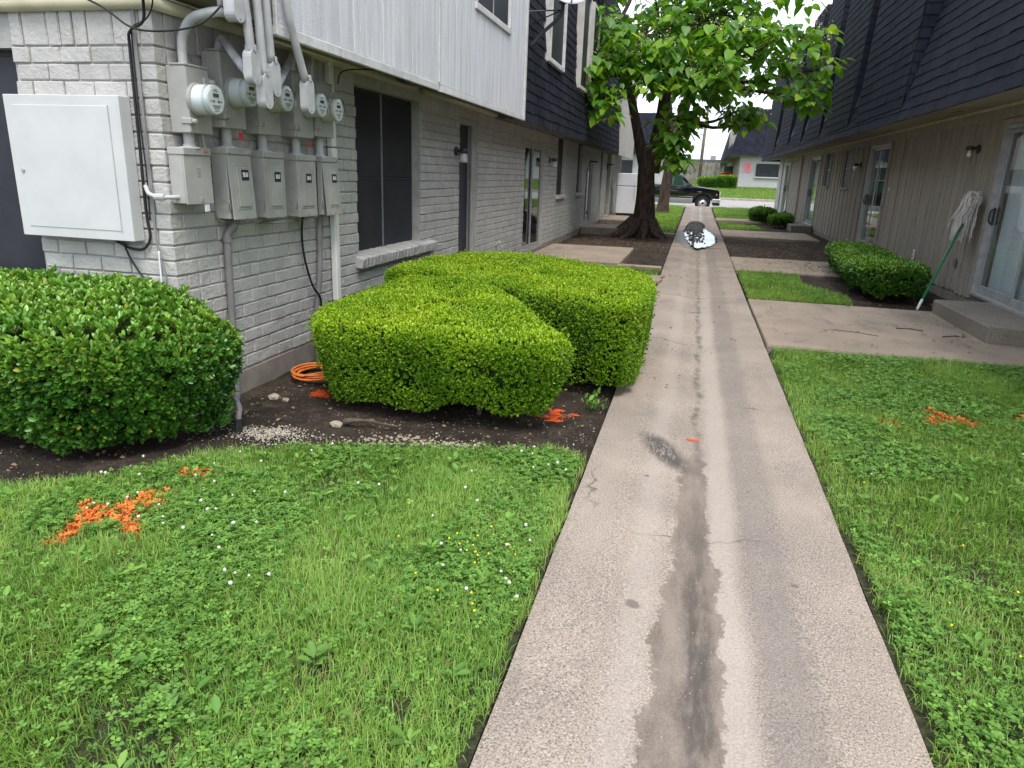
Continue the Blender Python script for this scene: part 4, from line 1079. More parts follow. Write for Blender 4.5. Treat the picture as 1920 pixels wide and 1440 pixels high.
cable([(-3.2, yq - .02, 1.05), (-3.17, yq - .015, .95), (-3.12, yq - .01, .86), (-3.05, yq - .01, .775), (-2.99, yq - .01, .735), (-2.965, yq - .01, .73)], .006, M_BLACK, 'thin black cable drooping beneath the pale cabinet')
cable([(-2.965, yq - .01, .98), (-2.965, yq - .012, .85), (-2.967, yq - .012, .74)], .0055, M_DIAL, 'short white wire hanging at the brick corner')
T = empty('conduit_link', (-2.97, yq, 1.29), 'short pale flexible pipe from the corner cables into the plain box', 'pipe')
b = MB(); b.tube(smoothp([(-3.01, yq - .005, 1.34), (-2.97, yq - .03, 1.30), (-2.90, yq - .035, 1.285), (-2.845, yq - .01, 1.285), (-2.83, 3.565, 1.285)]), .012, 10); b.build('pipe', M_CONDUIT, T, True)
b = MB(); b.lathe([(.018, -.03), (.02, -.02), (.02, .02), (.018, .03)], (-2.90, yq - .034, 1.285), (1, .1, 0), 10); b.build('coupling', M_CONDUIT, T)
b = MB(); b.tube(smoothp([(-2.80, 5.46, 2.10), (-2.78, 5.52, 2.20), (-2.6, 5.62, 2.225), (-2.50, 5.8, 2.215), (-2.475, 6.3, 2.21), (-2.475, 6.75, 2.222)]), .005, 6)
tag(b.build('cable', M_BLACK, None, True), 'thin black cable tucked along the underside of the white fascia', 'cable')

# wall lamps on the left building (jar lamps)
M_LAMPBLACK = simple('dark_lamp_metal', (.03, .032, .036), .45, .2, 9, .1, 60, .002)
t = NT('frosted_jar_glass'); M_JAR = t.done(t.principled((.75, .77, .78), .25, 0, None, .5, Transmission_Weight=.55, IOR=1.3))
M_BULB = simple('white_bulb', (.80, .79, .74), .35, .02, 3, 0)
def wall_lamp(loc, rz, label, shade=True):
    T = empty('wall_lamp', loc, label, 'wall lamp', 'lamps beside the doors', rz)
    b = MB(); b.lathe([(.052, 0), (.055, .01), (.05, .03), (.02, .034)], (0, 0, 0), (1, 0, 0), 20); b.build('mount', M_LAMPBLACK, T, False, True)
    b = MB(); b.tube(smoothp([(.02, 0, 0), (.06, 0, .012), (.10, 0, .015)]), .014, 10); b.build('arm', M_LAMPBLACK, T, True, True)
    b = MB(); b.lathe([(.05, -.02), (.052, .01), (.045, .03), (.02, .04)], (.105, 0, .0), (0, 0, 1), 18); b.build('cap', M_LAMPBLACK, T, False, True)
    if shade:
        b = MB(); b.lathe([(.038, -.02), (.044, -.045), (.05, -.11), (.049, -.125), (.02, -.128)], (.105, 0, 0), (0, 0, 1), 18); b.build('jar', M_JAR, T, True, True)
    b = MB(); b.lathe([(.014, -.02), (.018, -.045), (.028, -.075), (.022, -.1), (.005, -.107)], (.105, 0, 0), (0, 0, 1), 14); b.build('bulb', M_BULB, T, True, True)
    return T
wall_lamp((XW + .002, 8.60, 1.71), 0, 'dark jar lamp on grey brick beside the first recessed door')
wall_lamp((XW + .002, 14.42, 1.75), 0, 'small dark lamp on grey brick beyond the sliding door')
# tiny brackets over the far doors
for y_ in (20.0, 24.0):
    T = empty('door_bracket', (XW, y_, 1.83), 'small black bracket above the ' + ('nearer' if y_ < 22 else 'farther') + ' of the two far left doors', 'bracket')
    b = MB(); b.bbox(XW, XW + .22, y_ - .03, y_ + .03, 1.83, 1.87, .005); b.bbox(XW, XW + .03, y_ - .03, y_ + .03, 1.70, 1.829, .005); b.build('arm', M_LAMPBLACK, T)

# satellite dish
M_DISH = simple('pale_dish_enamel', (.55, .58, .62), .35, .05, 3, 0)
M_DARKSTEEL = simple('dark_grey_steel', (.07, .075, .085), .5, .15, 8, 0)
T = empty('satellite_dish', (-2.5, 10.75, 3.2), 'grey satellite dish on a bent arm fixed to the shingled roof', 'satellite dish')
b = MB(); b.tube(smoothp([(-2.62, 10.85, 3.22), (-2.50, 10.85, 3.25), (-2.32, 10.83, 3.42), (-2.12, 10.8, 3.58), (-2.06, 10.78, 3.68), (-2.06, 10.78, 3.80)]), .025, 12); b.build('mast', M_DARKSTEEL, T, True)
b = MB(); b.lathe([(.085, 0), (.085, .012), (.04, .02)], (-2.63, 10.85, 3.22), (.98, 0, .1), 16); b.build('foot', M_DARKSTEEL, T)
b = MB(); b.tube([(-2.06, 10.78, 3.68), (-2.60, 10.45, 3.60)], .010, 8); b.tube([(-2.06, 10.78, 3.68), (-2.64, 11.1, 3.55)], .010, 8); b.build('brace', M_DARKSTEEL, T)
dn_ = Vector((.35, -.78, .52)).normalized()
b = MB(); R_ = .34; n = 24; dc = Vector((-1.98, 10.72, 4.02))
a_ = dn_.cross(Vector((0, 0, 1))).normalized(); c2 = a_.cross(dn_)
V = [dc - dn_ * .07]; F = []
for ring in (.35, .7, 1.0):
    for k in range(n):
        an = 2 * math.pi * k / n
        V.append(dc - dn_ * (.07 * (1 - ring ** 2)) + (a_ * math.cos(an) + c2 * math.sin(an) * 1.1) * R_ * ring)
F += [(0, 1 + k, 1 + (k + 1) % n) for k in range(n)]
for r_ in range(2):
    for k in range(n): F.append((1 + r_ * n + k, 1 + (r_ + 1) * n + k, 1 + (r_ + 1) * n + (k + 1) % n, 1 + r_ * n + (k + 1) % n))
b.add(V, F); o = b.build('reflector', M_DISH, T, True); so = o.modifiers.new('thickness', 'SOLIDIFY'); so.thickness = .008
b = MB(); b.tube([dc - c2 * R_ * 1.05 - dn_ * .0, dc - c2 * .25 + dn_ * .42], .014, 8); b.build('feed_arm', M_ALU, T)
b = MB(); b.lathe([(.03, -.05), (.035, 0), (.03, .06)], dc - c2 * .22 + dn_ * .44, tuple(-dn_), 12); b.build('receiver', M_DISH, T)
b = MB(); b.lathe([(.05, -.06), (.06, 0), (.05, .05)], (-2.06, 10.78, 3.82), (0, 0, 1), 12); b.build('clamp', M_DARKSTEEL, T)
# ------------------------------------------------------------------ right apartment building
XR = 3.6
RB = empty('apartment_building', (XR, 10, 0), 'apartment building with taupe board walls and a tall black shingled mansard roof', 'building')
YN, YF = 2.0, 36.2
ropen = [(7.9, 10.42, .175, 2.25), (15.93, 17.65, .2, 2.30), (19.55, 20.45, 1.42, 2.33), (22.4, 23.15, 1.42, 2.33), (24.3, 26.25, .2, 2.30), (31.7, 33.2, .25, 2.25)]
m = MB()
cuts = sorted({YN, YF, *[o[0] for o in ropen], *[o[1] for o in ropen]})
for a, b_ in zip(cuts[:-1], cuts[1:]):
    op = [o for o in ropen if o[0] <= a + 1e-6 and o[1] >= b_ - 1e-6]
    if not op: m.box(XR + .022, XR + .2, a, b_, .0, 2.6)
    else:
        m.box(XR + .022, XR + .2, a, b_, .0, op[0][2] - .001); m.box(XR + .022, XR + .2, a, b_, op[0][3], 2.6)
rwall = m.build('wall', M_TAUPE, RB)
m = MB(); m.bbox(XR + .012, XR + .3, YN, YF - .02, -.1, .085, .01, .004); m.build('foundation', M_FOUND, RB)
m = MB(); m.box(XR + .75, XR + 6, YN, YF - .1, 0, 5.8); m.build('light_block', M_BODY, RB)  # dark light-blocking box added here too, set back behind the doors
# reversed board-and-batten planks
y = YN; k = 0
while y < 33.2:
    w_ = (.215, .215, .07)[k % 3]; k += 1
    a, e = y, y + w_ - .017; y += w_
    zb = .115 + (rnd.uniform(-.035, .02) if a < 14 else rnd.uniform(-.01, .01)); zt = 2.47
    x0 = XR + (.0 if w_ > .1 else -.012)
    segs = [(zb, zt)]
    skip = False
    for o in ropen:
        if e > o[0] - .07 and a < o[1] + .07:
            segs = ([(zb, o[2] - .06)] if o[2] > 1 else []) + ([(o[3] + .07, zt)] if o[3] + .08 < zt else [])
    for (z0, z1) in segs:
        b = MB()
        if z0 == zb and a < 14 and w_ > .1:      # rotted lower ends
            n = 7; top = [(a, z1), (e, z1)]
            bot = [(e - (e - a) * q / n, zb + rnd.uniform(-.018, .014)) for q in range(n + 1)]
            b.prism(top[::1] + bot, 0, x0, x0 + .02)
            b.f = [tuple(reversed(f)) for f in b.f]
        else: b.bbox(x0, x0 + .02, a, e, z0, z1, .003, .0008)
        b.build('plank' if w_ > .1 else 'batten', M_TAUPE, rwall)
b = MB(); b.bbox(XR - .02, XR + .02, YN, 33.2, 2.335, 2.475, .005); b.build('frieze_board', M_TAUPETRIM, RB)
b = MB(); b.bbox(XR - .075, XR - .021, 3, 30.2, 2.455, 2.50, .012, .003); b.build('trim_board', M_CREAM, RB)
# brick end panel
def brick_tex(name, base, mort):
    t = NT(name); p = t.pos()
    sp = t.n('SeparateXYZ', Vector=p); cb = t.n('CombineXYZ', X=t.math('ADD', sp.outputs[0], sp.outputs[1]), Y=sp.outputs[2])
    bt = t.n('TexBrick', Vector=cb.outputs[0], Color1=base, Color2=tuple(c * .9 for c in base), Mortar=mort, Scale=1.0, Mortar_Size=.008, Brick_Width=.205, Row_Height=.088)
    bt.offset = .5
    return t.done(t.principled(bt.outputs['Color'], .75, 0, t.bump(t.math('SUBTRACT', 1, bt.outputs['Fac']), .8, .01), .3))
M_BRICKTEX = brick_tex('far_painted_brick', (.42, .41, .39), (.27, .26, .25))
M_BRICKWHITE = brick_tex('far_white_brick', (.56, .545, .535), (.34, .33, .325))
itr = []
def rb(a, e, z0, z1): itr.append(brick_verts((XR - rng.uniform(0, .004), a, z0), (XR + .09, e, z1), .0055, .002))
for c_ in range(24):
    z0 = .2 + c_ * COURSE; y = 33.35 - (.1 if c_ % 2 else 0)
    while y < YF - .02:
        a = max(y, 33.35); e = min(y + BL, YF)
        if e - a > .03: rb(a, e, z0, z0 + COURSE - GAP)
        y += BL + GAP
rbw = MB(); rbw.box(XR + .012, XR + .021, 33.34, YF, .05, 2.55); rbo = rbw.build('brick_panel', M_MORTAR, RB)
pieces('brick', 'far_bricks', rbo, M_BRICK, itr, 60, [tuple(f) for f in BEV_F])
b = MB(); b.box(XR + .022, XR + 6, YF - .02, YF + .1, 0, 2.55); b.build('end_wall', M_BRICKTEX, RB)

def slider(y0, y1, z0, z1, blinds, near=False):
    x = XR
    b = MB()
    b.bbox(x - .012, x + .10, y1 - .05, y1 - .002, z0, z1, .004); b.bbox(x - .012, x + .10, y0 + .002, y0 + .05, z0, z1, .004)
    b.bbox(x - .012, x + .10, y0 + .051, y1 - .051, z1 - .05, z1 - .002, .004); b.bbox(x - .035, x + .10, y0 + .051, y1 - .051, z0 - .002, z0 + .035, .004)
    d = b.build('sliding_door', M_ALU, RB)
    b = MB(); b.bbox(x - .022, x + .018, y1 + .001, y1 + .07, .12, z1 + .06, .004, .002); b.bbox(x - .022, x + .018, y0 - .07, y0 - .001, .12, z1 + .06, .004, .002); b.bbox(x - .024, x + .018, y0, y1, z1 + .001, z1 + .065, .004)
    b.build('casing', M_TAUPETRIM, d)
    ym_ = (y0 + y1) / 2 + (.05 if near else 0)
    for a, e, xo in ((y0 + .052, ym_ + .03, .01), (ym_ - .03, y1 - .052, .05)):
        q = MB(); q.add([(x + xo + .01, a + .03, z0 + .125), (x + xo + .01, a + .03, z1 - .095), (x + xo + .01, e - .03, z1 - .095), (x + xo + .01, e - .03, z0 + .125)], [(3, 2, 1, 0)]); q.build('pane', M_GLASS, d)
        q = MB()
        q.bbox(x + xo, x + xo + .024, a, a + .045, z0 + .037, z1 - .052, .004); q.bbox(x + xo, x + xo + .024, e - .045, e, z0 + .037, z1 - .052, .004)
        q.bbox(x + xo, x + xo + .024, a + .046, e - .046, z0 + .037, z0 + .13, .004); q.bbox(x + xo, x + xo + .024, a + .046, e - .046, z1 - .10, z1 - .052, .004)
        q.build('sash', M_ALU, d)
    b = MB(); b.bbox(x + .030, x + .05, y1 - .115, y1 - .085, z0 + .88, z0 + 1.10, .006); b.tube(smoothp([(x + .04, y1 - .10, z0 + .90), (x - .005, y1 - .10, z0 + .93), (x - .005, y1 - .10, z0 + 1.05), (x + .04, y1 - .10, z0 + 1.08)]), .009, 8); b.build('handle', M_LAMPBLACK, d)
    if blinds:
        yy = y0 + .06; j = 0
        while yy < y1 - .1:
            q = MB(); w_ = .086; an = math.radians(18 + rnd.uniform(-6, 6))
            q.box(-.001, .001, -w_ / 2, w_ / 2, z0 + .07 + rnd.uniform(0, .02), z1 - .08)
            q.xf(Matrix.Translation((x + .17, yy + .04, 0)) @ Matrix.Rotation(an, 4, 'Z')); q.build('blind_slat', M_BLIND, d); yy += .074; j += 1
    return d
slider(7.9, 10.42, .175, 2.25, True, True)
slider(15.93, 17.65, .2, 2.30, False)
slider(24.3, 26.25, .2, 2.30, True)
slider(31.7, 33.2, .25, 2.25, True)
# a torn curtain behind the second door
b = MB(); b.sheet(lambda u, v: (XR + .22 + .025 * math.sin(u * 22), 16.0 + .55 * u * (1 - .35 * v), 1.25 + .95 * v), 30, 6); b.build('torn_curtain', M_BLIND, RB)
for (y0, y1) in ((19.55, 20.45), (22.4, 23.15)):
    b = MB(); b.bbox(XR + .03, XR + .05, y0, y1, 1.42, 2.33, .003); wv = b.build('window', M_DARKSCREEN, RB)
    q = MB(); q.bbox(XR + .0, XR + .045, y0 - .04, y0 + .0, 1.42, 2.335, .004); q.bbox(XR + .0, XR + .045, y1 + .0, y1 + .04, 1.42, 2.335, .004); q.bbox(XR + .01, XR + .029, y0, y1, 1.86, 1.90, .003); q.build('window_frame', M_TAUPE, wv)
    q = MB(); q.bbox(XR - .045, XR + .03, y0 - .06, y1 + .06, 1.375, 1.418, .005); q.build('window_sill', M_TAUPETRIM, wv)
b = MB(); b.bbox(XR - .07, XR - .014, 28.2, 28.27, .1, 2.45, .008); b.build('downspout', M_TAUPETRIM, RB)
b = MB(); b.bbox(XR - .04, XR - .004, 34.4, 34.45, .2, 2.45, .006); b.build('downspout', M_MORTAR, RB)

# soffit and eave
XE, ZE = 2.80, 2.405
b = MB(); b.add([(XE + .012, YN, ZE + .012), (XR + .1, YN, 2.50), (XR + .1, YF + .3, 2.50), (XE + .012, YF + .3, ZE + .012), (XE + .012, YN, ZE + .03), (XR + .1, YN, 2.55), (XR + .1, YF + .3, 2.55), (XE + .012, YF + .3, ZE + .03)], [(0, 1, 2, 3), (7, 6, 5, 4), (0, 4, 5, 1), (2, 6, 7, 3), (0, 3, 7, 4)])
M_SOFFR = simple('tan_soffit', (.31, .265, .21), .85, .1, 3, .2, 60, .003, dirt=.3)
b.build('soffit', M_SOFFR, RB)
for y_ in (11.2, 14.9, 18.6, 23.0):
    xa = 3.22; zz = ZE + .012 + (.095 - .012) * (xa - XE) / (XR + .1 - XE)
    b = MB(); b.bbox(xa - .08, xa + .08, y_ - .16, y_ + .16, zz - .004, zz + .0, .001); vv = b.build('soffit_vent', M_LAMPBLACK, RB)
    for q in range(4):
        s = MB(); s.box(xa - .075 + q * .04, xa - .055 + q * .04, y_ - .15, y_ + .15, zz - .008, zz - .0045); s.build('louvre', M_SOFFR, vv)
# mansard roof
SL = .215; ZTOP = 6.3
def rx(z): return XE + SL * (z - ZE)
YF2 = YF + .35
m = MB()
m.add([(XE + .02, YN, ZE + .004), (rx(ZTOP) + .02, YN, ZTOP), (10, YN, ZTOP), (10, YN, ZE + .2), (XE + .02, YF2 - .02, ZE + .004), (rx(ZTOP) + .02, YF2 - .02, ZTOP), (10, YF2 - .02, ZTOP), (10, YF2 - .02, ZE + .2)], [(3, 2, 1, 0), (4, 5, 6, 7), (0, 1, 5, 4), (1, 2, 6, 5)])
rroof = m.build('roof', M_SHINGLE, RB)
hh_ = ZTOP - ZE; ln_ = math.hypot(hh_, SL * hh_); vd = np.array([SL * hh_ / ln_, 0, hh_ / ln_]); nd = np.array([-hh_ / ln_, 0, SL * hh_ / ln_])
its = shingle_rows((XE + .004, YF2, ZE), (0, -1, 0), vd, nd, ln_, .155, lambda h: (0, YF2 - YN), .004, 9, .22, .40)
# shingled bays: steeper fronts with a cheek that faces the camera
BS = .055; ZB0 = 2.60
bays = [(12.35, 15.75), (16.45, 19.35), (20.15, 22.6), (23.55, 25.7), (26.9, 30.4), (31.6, YF2)]
def bx(z): return rx(ZB0) + BS * (z - ZB0) - .005
bm = MB()
for (a, e) in bays:
    V = [(bx(ZB0), a, ZB0), (bx(ZTOP) + .01, a, ZTOP), (rx(ZTOP) + .03, a, ZTOP), (bx(ZB0), e, ZB0), (bx(ZTOP) + .01, e, ZTOP), (rx(ZTOP) + .03, e, ZTOP)]
    bm.add([(x + .012, y, z) for x, y, z in V], [(0, 1, 2), (5, 4, 3), (0, 3, 4, 1), (1, 4, 5, 2), (0, 2, 5, 3)])
bayo = bm.build('roof_bays', M_SHINGLE, RB)
hb = ZTOP - ZB0; lb_ = math.hypot(hb, BS * hb); vb = np.array([BS * hb / lb_, 0, hb / lb_]); nb = np.array([-hb / lb_, 0, BS * hb / lb_])
def keep(P):
    c = P.mean(0)
    return not any(a < c[1] < e and c[2] > ZB0 + .15 for a, e in bays)
its = [P for P in its if keep(P)]
for i, (a, e) in enumerate(bays):
    its += shingle_rows((bx(ZB0) + .004, e, ZB0 + .02), (0, -1, 0), vb, nb, lb_, .155, lambda h, q=e - a: (0, q), .004, 20 + i, .22, .40)
    # cheek: plane facing -Y
    def sp(h):
        return (0, max(.0, (SL - BS) * h * .98))
    its += shingle_rows((bx(ZB0), a - .004, ZB0 + .02), (1, 0, BS * 0), np.array([BS * hb / lb_, 0, hb / lb_]), (0, -1, 0), lb_, .155, sp, .002, 60 + i, .14, .28)
pieces('shingle', 'far_shingles', rroof, M_SHINGLE, its, 300, SH_F)
M_SLOT = simple('recess_shade_black', (.006, .006, .008), .7, .2, 5, 0)
# windows between the bays: flush panels, black painted in for shaded recesses
for (a, e) in ((15.82, 16.38), (19.42, 20.08), (22.67, 23.48), (25.77, 26.83), (30.47, 31.53)):
    z0, z1 = 2.95, 5.6
    b = MB(); V = []
    for o_ in (-.03, .10): V += [(rx(z0) + o_, a, z0), (rx(z0) + o_, e, z0), (rx(z1) + o_, e, z1), (rx(z1) + o_, a, z1)]
    b.add(V, [(0, 1, 2, 3), (0, 4, 5, 1), (3, 2, 6, 7), (0, 3, 7, 4), (1, 5, 6, 2)])
    b.build('window', M_SLOT, RB)
b = MB(); b.bbox(rx(ZTOP) - .10, rx(ZTOP) + .25, YN, YF2 + .03, ZTOP + .005, ZTOP + .075, .01); b.build('roof_edge_trim', M_SIDBEIGE, RB)
# far hip end of the roof
b = MB(); b.add([(XE + .0, YF2 + .005, ZE), (rx(ZTOP), YF2 - .015, ZTOP), (10, YF2 - .015, ZTOP), (10, YF2 + .005, ZE)], [(0, 1, 2, 3)]); b.build('roof_end', M_SHINGLE, RB)

# lamps, plates and outlet on the right wall
def rlamp(y, z, label, jar): return wall_lamp((XR - .014, y, z), math.pi, label, jar)
rlamp(11.15, 2.0, 'dark lamp with a bare white bulb on taupe boards beside the near sliding door', False)
rlamp(18.4, 1.93, 'dark lamp with a pale jar on taupe boards beyond the second sliding door', True)
M_PLASTIC = simple('white_plastic', (.72, .72, .70), .45, .05, 5, 0)
T = empty('outlet_cover', (XR - .014, 13.1, .42), 'white weatherproof outlet cover low on the taupe boards behind the right bush', 'outlet')
b = MB(); b.bbox(XR - .03, XR - .012, 13.06, 13.16, .33, .50, .005); pl = b.build('plate', M_PLASTIC, T)
for zz in (.37, .44): q = MB(); q.bbox(XR - .034, XR - .029, 13.085, 13.135, zz, zz + .035, .003); q.build('socket', M_GREYBOX, T)
T = empty('outlet_cover', (XR - .014, 11.15, .50), 'grey metal outlet cover low on the boards beside the near sliding door', 'outlet')
b = MB(); b.bbox(XR - .035, XR - .012, 11.10, 11.18, .445, .56, .005); b.build('plate', M_GREYPIPE, T)
b = MB(); b.bbox(XR - .02, XR - .012, 15.45, 15.50, 1.40, 1.47, .004); tag(b.build('doorbell', M_PLASTIC), 'small white doorbell on the taupe boards near the second sliding door', 'doorbell')
T = empty('unit_number', (XR - .03, 10.47, 1.66), 'small unit number plate on the near sliding door casing', 'sign')
b = MB(); b.bbox(XR - .028, XR - .0225, 10.435, 10.475, 1.56, 1.74, .001); b.build('plate', M_TAUPETRIM, T)
b = MB()
for q in range(3): b.lathe([(.014, 0), (.014, .002), (.009, .002), (.009, 0)], (XR - .0282, 10.455, 1.60 + .05 * q), (-1, 0, 0), 12)
b.build('digits', M_MORTAR, T)

# ------------------------------------------------------------------ mop
M_GREENPOLE = simple('green_enamel_pole', (.012, .17, .06), .35, .06, 5, 0)
M_YARN = simple('grey_white_mop_yarn', (.62, .58, .55), .95, .18, 30, .4, 200, .002)
foot = Vector((2.835, 9.80, .012)); head = Vector((3.47, 10.62, 1.26))
T = empty('mop', foot, 'string mop with a green pole leaning head up against the taupe boards', 'mop')
dv = (head - foot)
b = MB(); b.tube([foot, foot + dv * .095], [.016, .018], 12); b.build('end_grip', M_PLASTIC, T, True)
b = MB(); b.tube([foot + dv * .096, foot + dv * .93], .0165, 12); b.build('pole', M_GREENPOLE, T, True)
b = MB(); b.tube([foot + dv * .90, foot + dv * .99], .017, 12); b.tube([head + Vector((-.0, .09, .0)), head + Vector((0, -.09, .02))], .014, 8); b.build('clamp', M_LAMPBLACK, T, True)
r2 = random.Random(5); b = MB()
for k in range(200):
    s0 = r2.uniform(-1, 1)
    base = head + Vector((0, .085 * s0, .01))
    up_ = Vector((r2.uniform(-.05, .06), r2.uniform(-.16, .05), r2.uniform(.05, .17)))
    L_ = r2.uniform(.16, .46)
    side = Vector((r2.uniform(-.14, .02), r2.uniform(-.12, .16) - .03, 0))
    p1 = base + up_ * .7; p2 = base + up_ + side * .45 + Vector((0, 0, .01)); p3 = base + side + Vector((0, 0, -L_ * .45)); p4 = base + side * 1.05 + Vector((r2.uniform(-.02, .02), r2.uniform(-.03, .03), -L_))
    for q in (p1, p2, p3, p4): q.x = min(q.x, XR - .03)
    b.tube(smoothp([base, p1, p2, p3, p4], 3), .0055, 4, False)
b.build('yarn', M_YARN, T, True)

# ------------------------------------------------------------------ refrigerator
M_FRIDGE = simple('white_appliance_enamel', (.66, .68, .72), .3, .03, 2, .03, 90, .001)
T = empty('refrigerator', (-2.3, 25.5, .2), 'white two-door refrigerator left outside behind the tree trunk', 'refrigerator')
fx0, fx1, fy0, fz = -2.66, -1.98, 25.5, .21
b = MB(); b.bbox(fx0, fx1, fy0 + .03, fy0 + .68, fz + .02, fz + 1.40, .015); b.build('cabinet', M_FRIDGE, T)
b = MB(); b.bbox(fx0, fx1, fy0 - .045, fy0 + .025, fz + .07, fz + .965, .014); d = b.build('door', M_FRIDGE, T)
q = MB(); q.bbox(fx1 - .075, fx1 - .045, fy0 - .075, fy0 - .045, fz + .60, fz + .95, .006); q.build('handle', M_FRIDGE, d)
b = MB(); b.bbox(fx0, fx1, fy0 - .045, fy0 + .025, fz + .985, fz + 1.40, .014); d = b.build('freezer_door', M_FRIDGE, T)
q = MB(); q.bbox(fx1 - .075, fx1 - .045, fy0 - .075, fy0 - .045, fz + .995, fz + 1.2, .006); q.build('handle', M_FRIDGE, d)
b = MB(); b.bbox(fx0 + .02, fx1 - .02, fy0 + .0, fy0 + .05, fz, fz + .06, .005); b.build('kick_grille', M_LAMPBLACK, T)
# ------------------------------------------------------------------ truck on the street
M_TBLACK = NT('black_car_paint'); M_TBLACK = M_TBLACK.done(M_TBLACK.principled((.006, .006, .008), .12, 0, None, .5, Coat_Weight=.6, Coat_Roughness=.05))
M_TSILVER = NT('silver_car_paint'); M_TSILVER = M_TSILVER.done(M_TSILVER.principled((.34, .34, .33), .3, .5, None, .5))
M_CHROME = NT('chrome'); M_CHROME = M_CHROME.done(M_CHROME.principled((.72, .72, .74), .12, 1.0))
M_TYRE = simple('tyre_rubber', (.014, .014, .015), .85, .2, 20, .3, 80, .004)
M_CARGLASS = NT('green_tinted_glass'); M_CARGLASS = M_CARGLASS.done(M_CARGLASS.principled((.03, .075, .05), .04, 0, None, .7))
M_LIGHT = NT('headlight_lens'); M_LIGHT = M_LIGHT.done(M_LIGHT.principled((.70, .70, .66), .1, 0, None, .6))
M_AMBER = simple('amber_lens', (.75, .28, .03), .2, .05, 3, 0)
M_TRIMBLK = simple('black_trim_plastic', (.02, .02, .021), .6, .1, 9, 0)
TX, TY, TZ = .36, 38.75, -.045         # front wheel x, near side y, road level
T = empty('pickup_truck', (TX, TY, TZ), 'black pickup truck with a silver lower side on the street at the walkway end', 'truck')
W2 = 1.95
def TP(pts): return [(TX + x, TZ + z) for x, z in pts]
def side_prism(name, pts, y0, y1, mat, parent, bev=None):
    b = MB(); b.prism([(z, x) for x, z in TP(pts)][::-1], 1, TY + y0, TY + y1)
    o = b.build(name, mat, parent)
    if bev:
        md = o.modifiers.new('bevel', 'BEVEL'); md.width = bev; md.segments = 3; md.limit_method = 'ANGLE'; md.angle_limit = math.radians(25)
        o.data.shade_smooth()
    return o
def arch(cx, r, a0, a1, n=10): return [(cx + r * math.cos(math.radians(a0 + (a1 - a0) * k / n)), .37 + r * math.sin(math.radians(a0 + (a1 - a0) * k / n))) for k in range(n + 1)]
# body silhouette (hood to bed) with wheel arches cut out
lower = [(.80, .55), (.80, .95), (.70, 1.06), (-.42, 1.20), (-.62, 1.21), (-1.70, 1.21), (-1.72, 1.23), (-4.15, 1.25), (-4.25, 1.2), (-4.25, .62)]
rear_arch = arch(-3.05, .46, 0, 180); front_arch = arch(0, .46, 0, 180)
poly = lower + [(-3.05 - .46, .60)] + [p for p in arch(-3.05, .46, 165, 15)] + [(-3.05 + .46, .60), (-.46, .60)] + [p for p in arch(0, .46, 165, 15)] + [(.46, .58)]
body = side_prism('body', poly, 0, W2, M_TBLACK, T, .035)
rock = [(-.50, .60), (-2.58, .60), (-2.56, .34), (-.52, .34)]
side_prism('rocker_panel', rock, -.006, .06, M_TSILVER, T, .01)
side_prism('rocker_panel', rock, W2 - .06, W2 + .006, M_TSILVER, T, .01)
side_prism('rocker_panel', [(-3.53, .62), (-4.24, .62), (-4.24, .42), (-3.55, .42)], -.006, .06, M_TSILVER, T, .01)
side_prism('trim_strip', [(-.50, .665), (-2.56, .665), (-2.56, .70), (-.50, .70)], -.014, .002, M_CHROME, T)
cab = side_prism('cab', [(-.55, 1.19), (-1.12, 1.74), (-1.24, 1.80), (-1.98, 1.80), (-2.08, 1.76), (-2.14, 1.19)], .10, W2 - .10, M_TBLACK, T, .05)
side_prism('side_window', [(-.80, 1.225), (-1.20, 1.66), (-1.28, 1.70), (-1.62, 1.70), (-1.62, 1.225)], .088, .10, M_CARGLASS, T)
side_prism('side_window', [(-1.67, 1.225), (-1.67, 1.70), (-1.95, 1.70), (-2.03, 1.225)], .088, .10, M_CARGLASS, T)
b = MB(); b.add([(TX - .57, TY + .2, TZ + 1.225), (TX - .57, TY + W2 - .2, TZ + 1.225), (TX - 1.10, TY + W2 - .26, TZ + 1.735), (TX - 1.10, TY + .26, TZ + 1.735)], [(0, 1, 2, 3)]); o = b.build('windscreen', M_CARGLASS, T); o.location = (.012, 0, .012)
b = MB(); b.bbox(TX - .86, TX - .70, TY - .17, TY + .06, TZ + 1.20, TZ + 1.36, .03); b.build('mirror', M_TBLACK, T)
b = MB(); b.bbox(TX - 1.5, TX - 1.32, TY - .02, TY + .002, TZ + 1.06, TZ + 1.10, .006); b.build('door_handle', M_TRIMBLK, T)
b = MB()
for xx in (-.58, -1.72):
    b.box(TX + xx, TX + xx + .012, TY - .001, TY + .01, TZ + .62, TZ + 1.19)
b.build('door_gap', M_TRIMBLK, T)
b = MB(); b.bbox(TX + .70, TX + .84, TY + .01, TY + .30, TZ + .76, TZ + .96, .03); hl = b.build('headlight', M_LIGHT, T)
q = MB(); q.bbox(TX + .62, TX + .69, TY - .008, TY + .02, TZ + .78, TZ + .86, .01); q.build('side_marker', M_AMBER, hl)
b = MB(); b.bbox(TX + .70, TX + .84, TY + W2 - .30, TY + W2 - .01, TZ + .76, TZ + .96, .03); b.build('headlight', M_LIGHT, T)
b = MB(); b.bbox(TX + .80, TX + .83, TY + .32, TY + W2 - .32, TZ + .72, TZ + .98, .01); b.build('grille', M_CHROME, T)
b = MB(); b.bbox(TX + .44, TX + .90, TY - .03, TY + W2 + .03, TZ + .40, TZ + .63, .05); b.build('front_bumper', M_CHROME, T)
b = MB(); b.bbox(TX + .50, TX + .86, TY + .0, TY + W2, TZ + .28, TZ + .395, .03); b.build('air_dam', M_TRIMBLK, T)
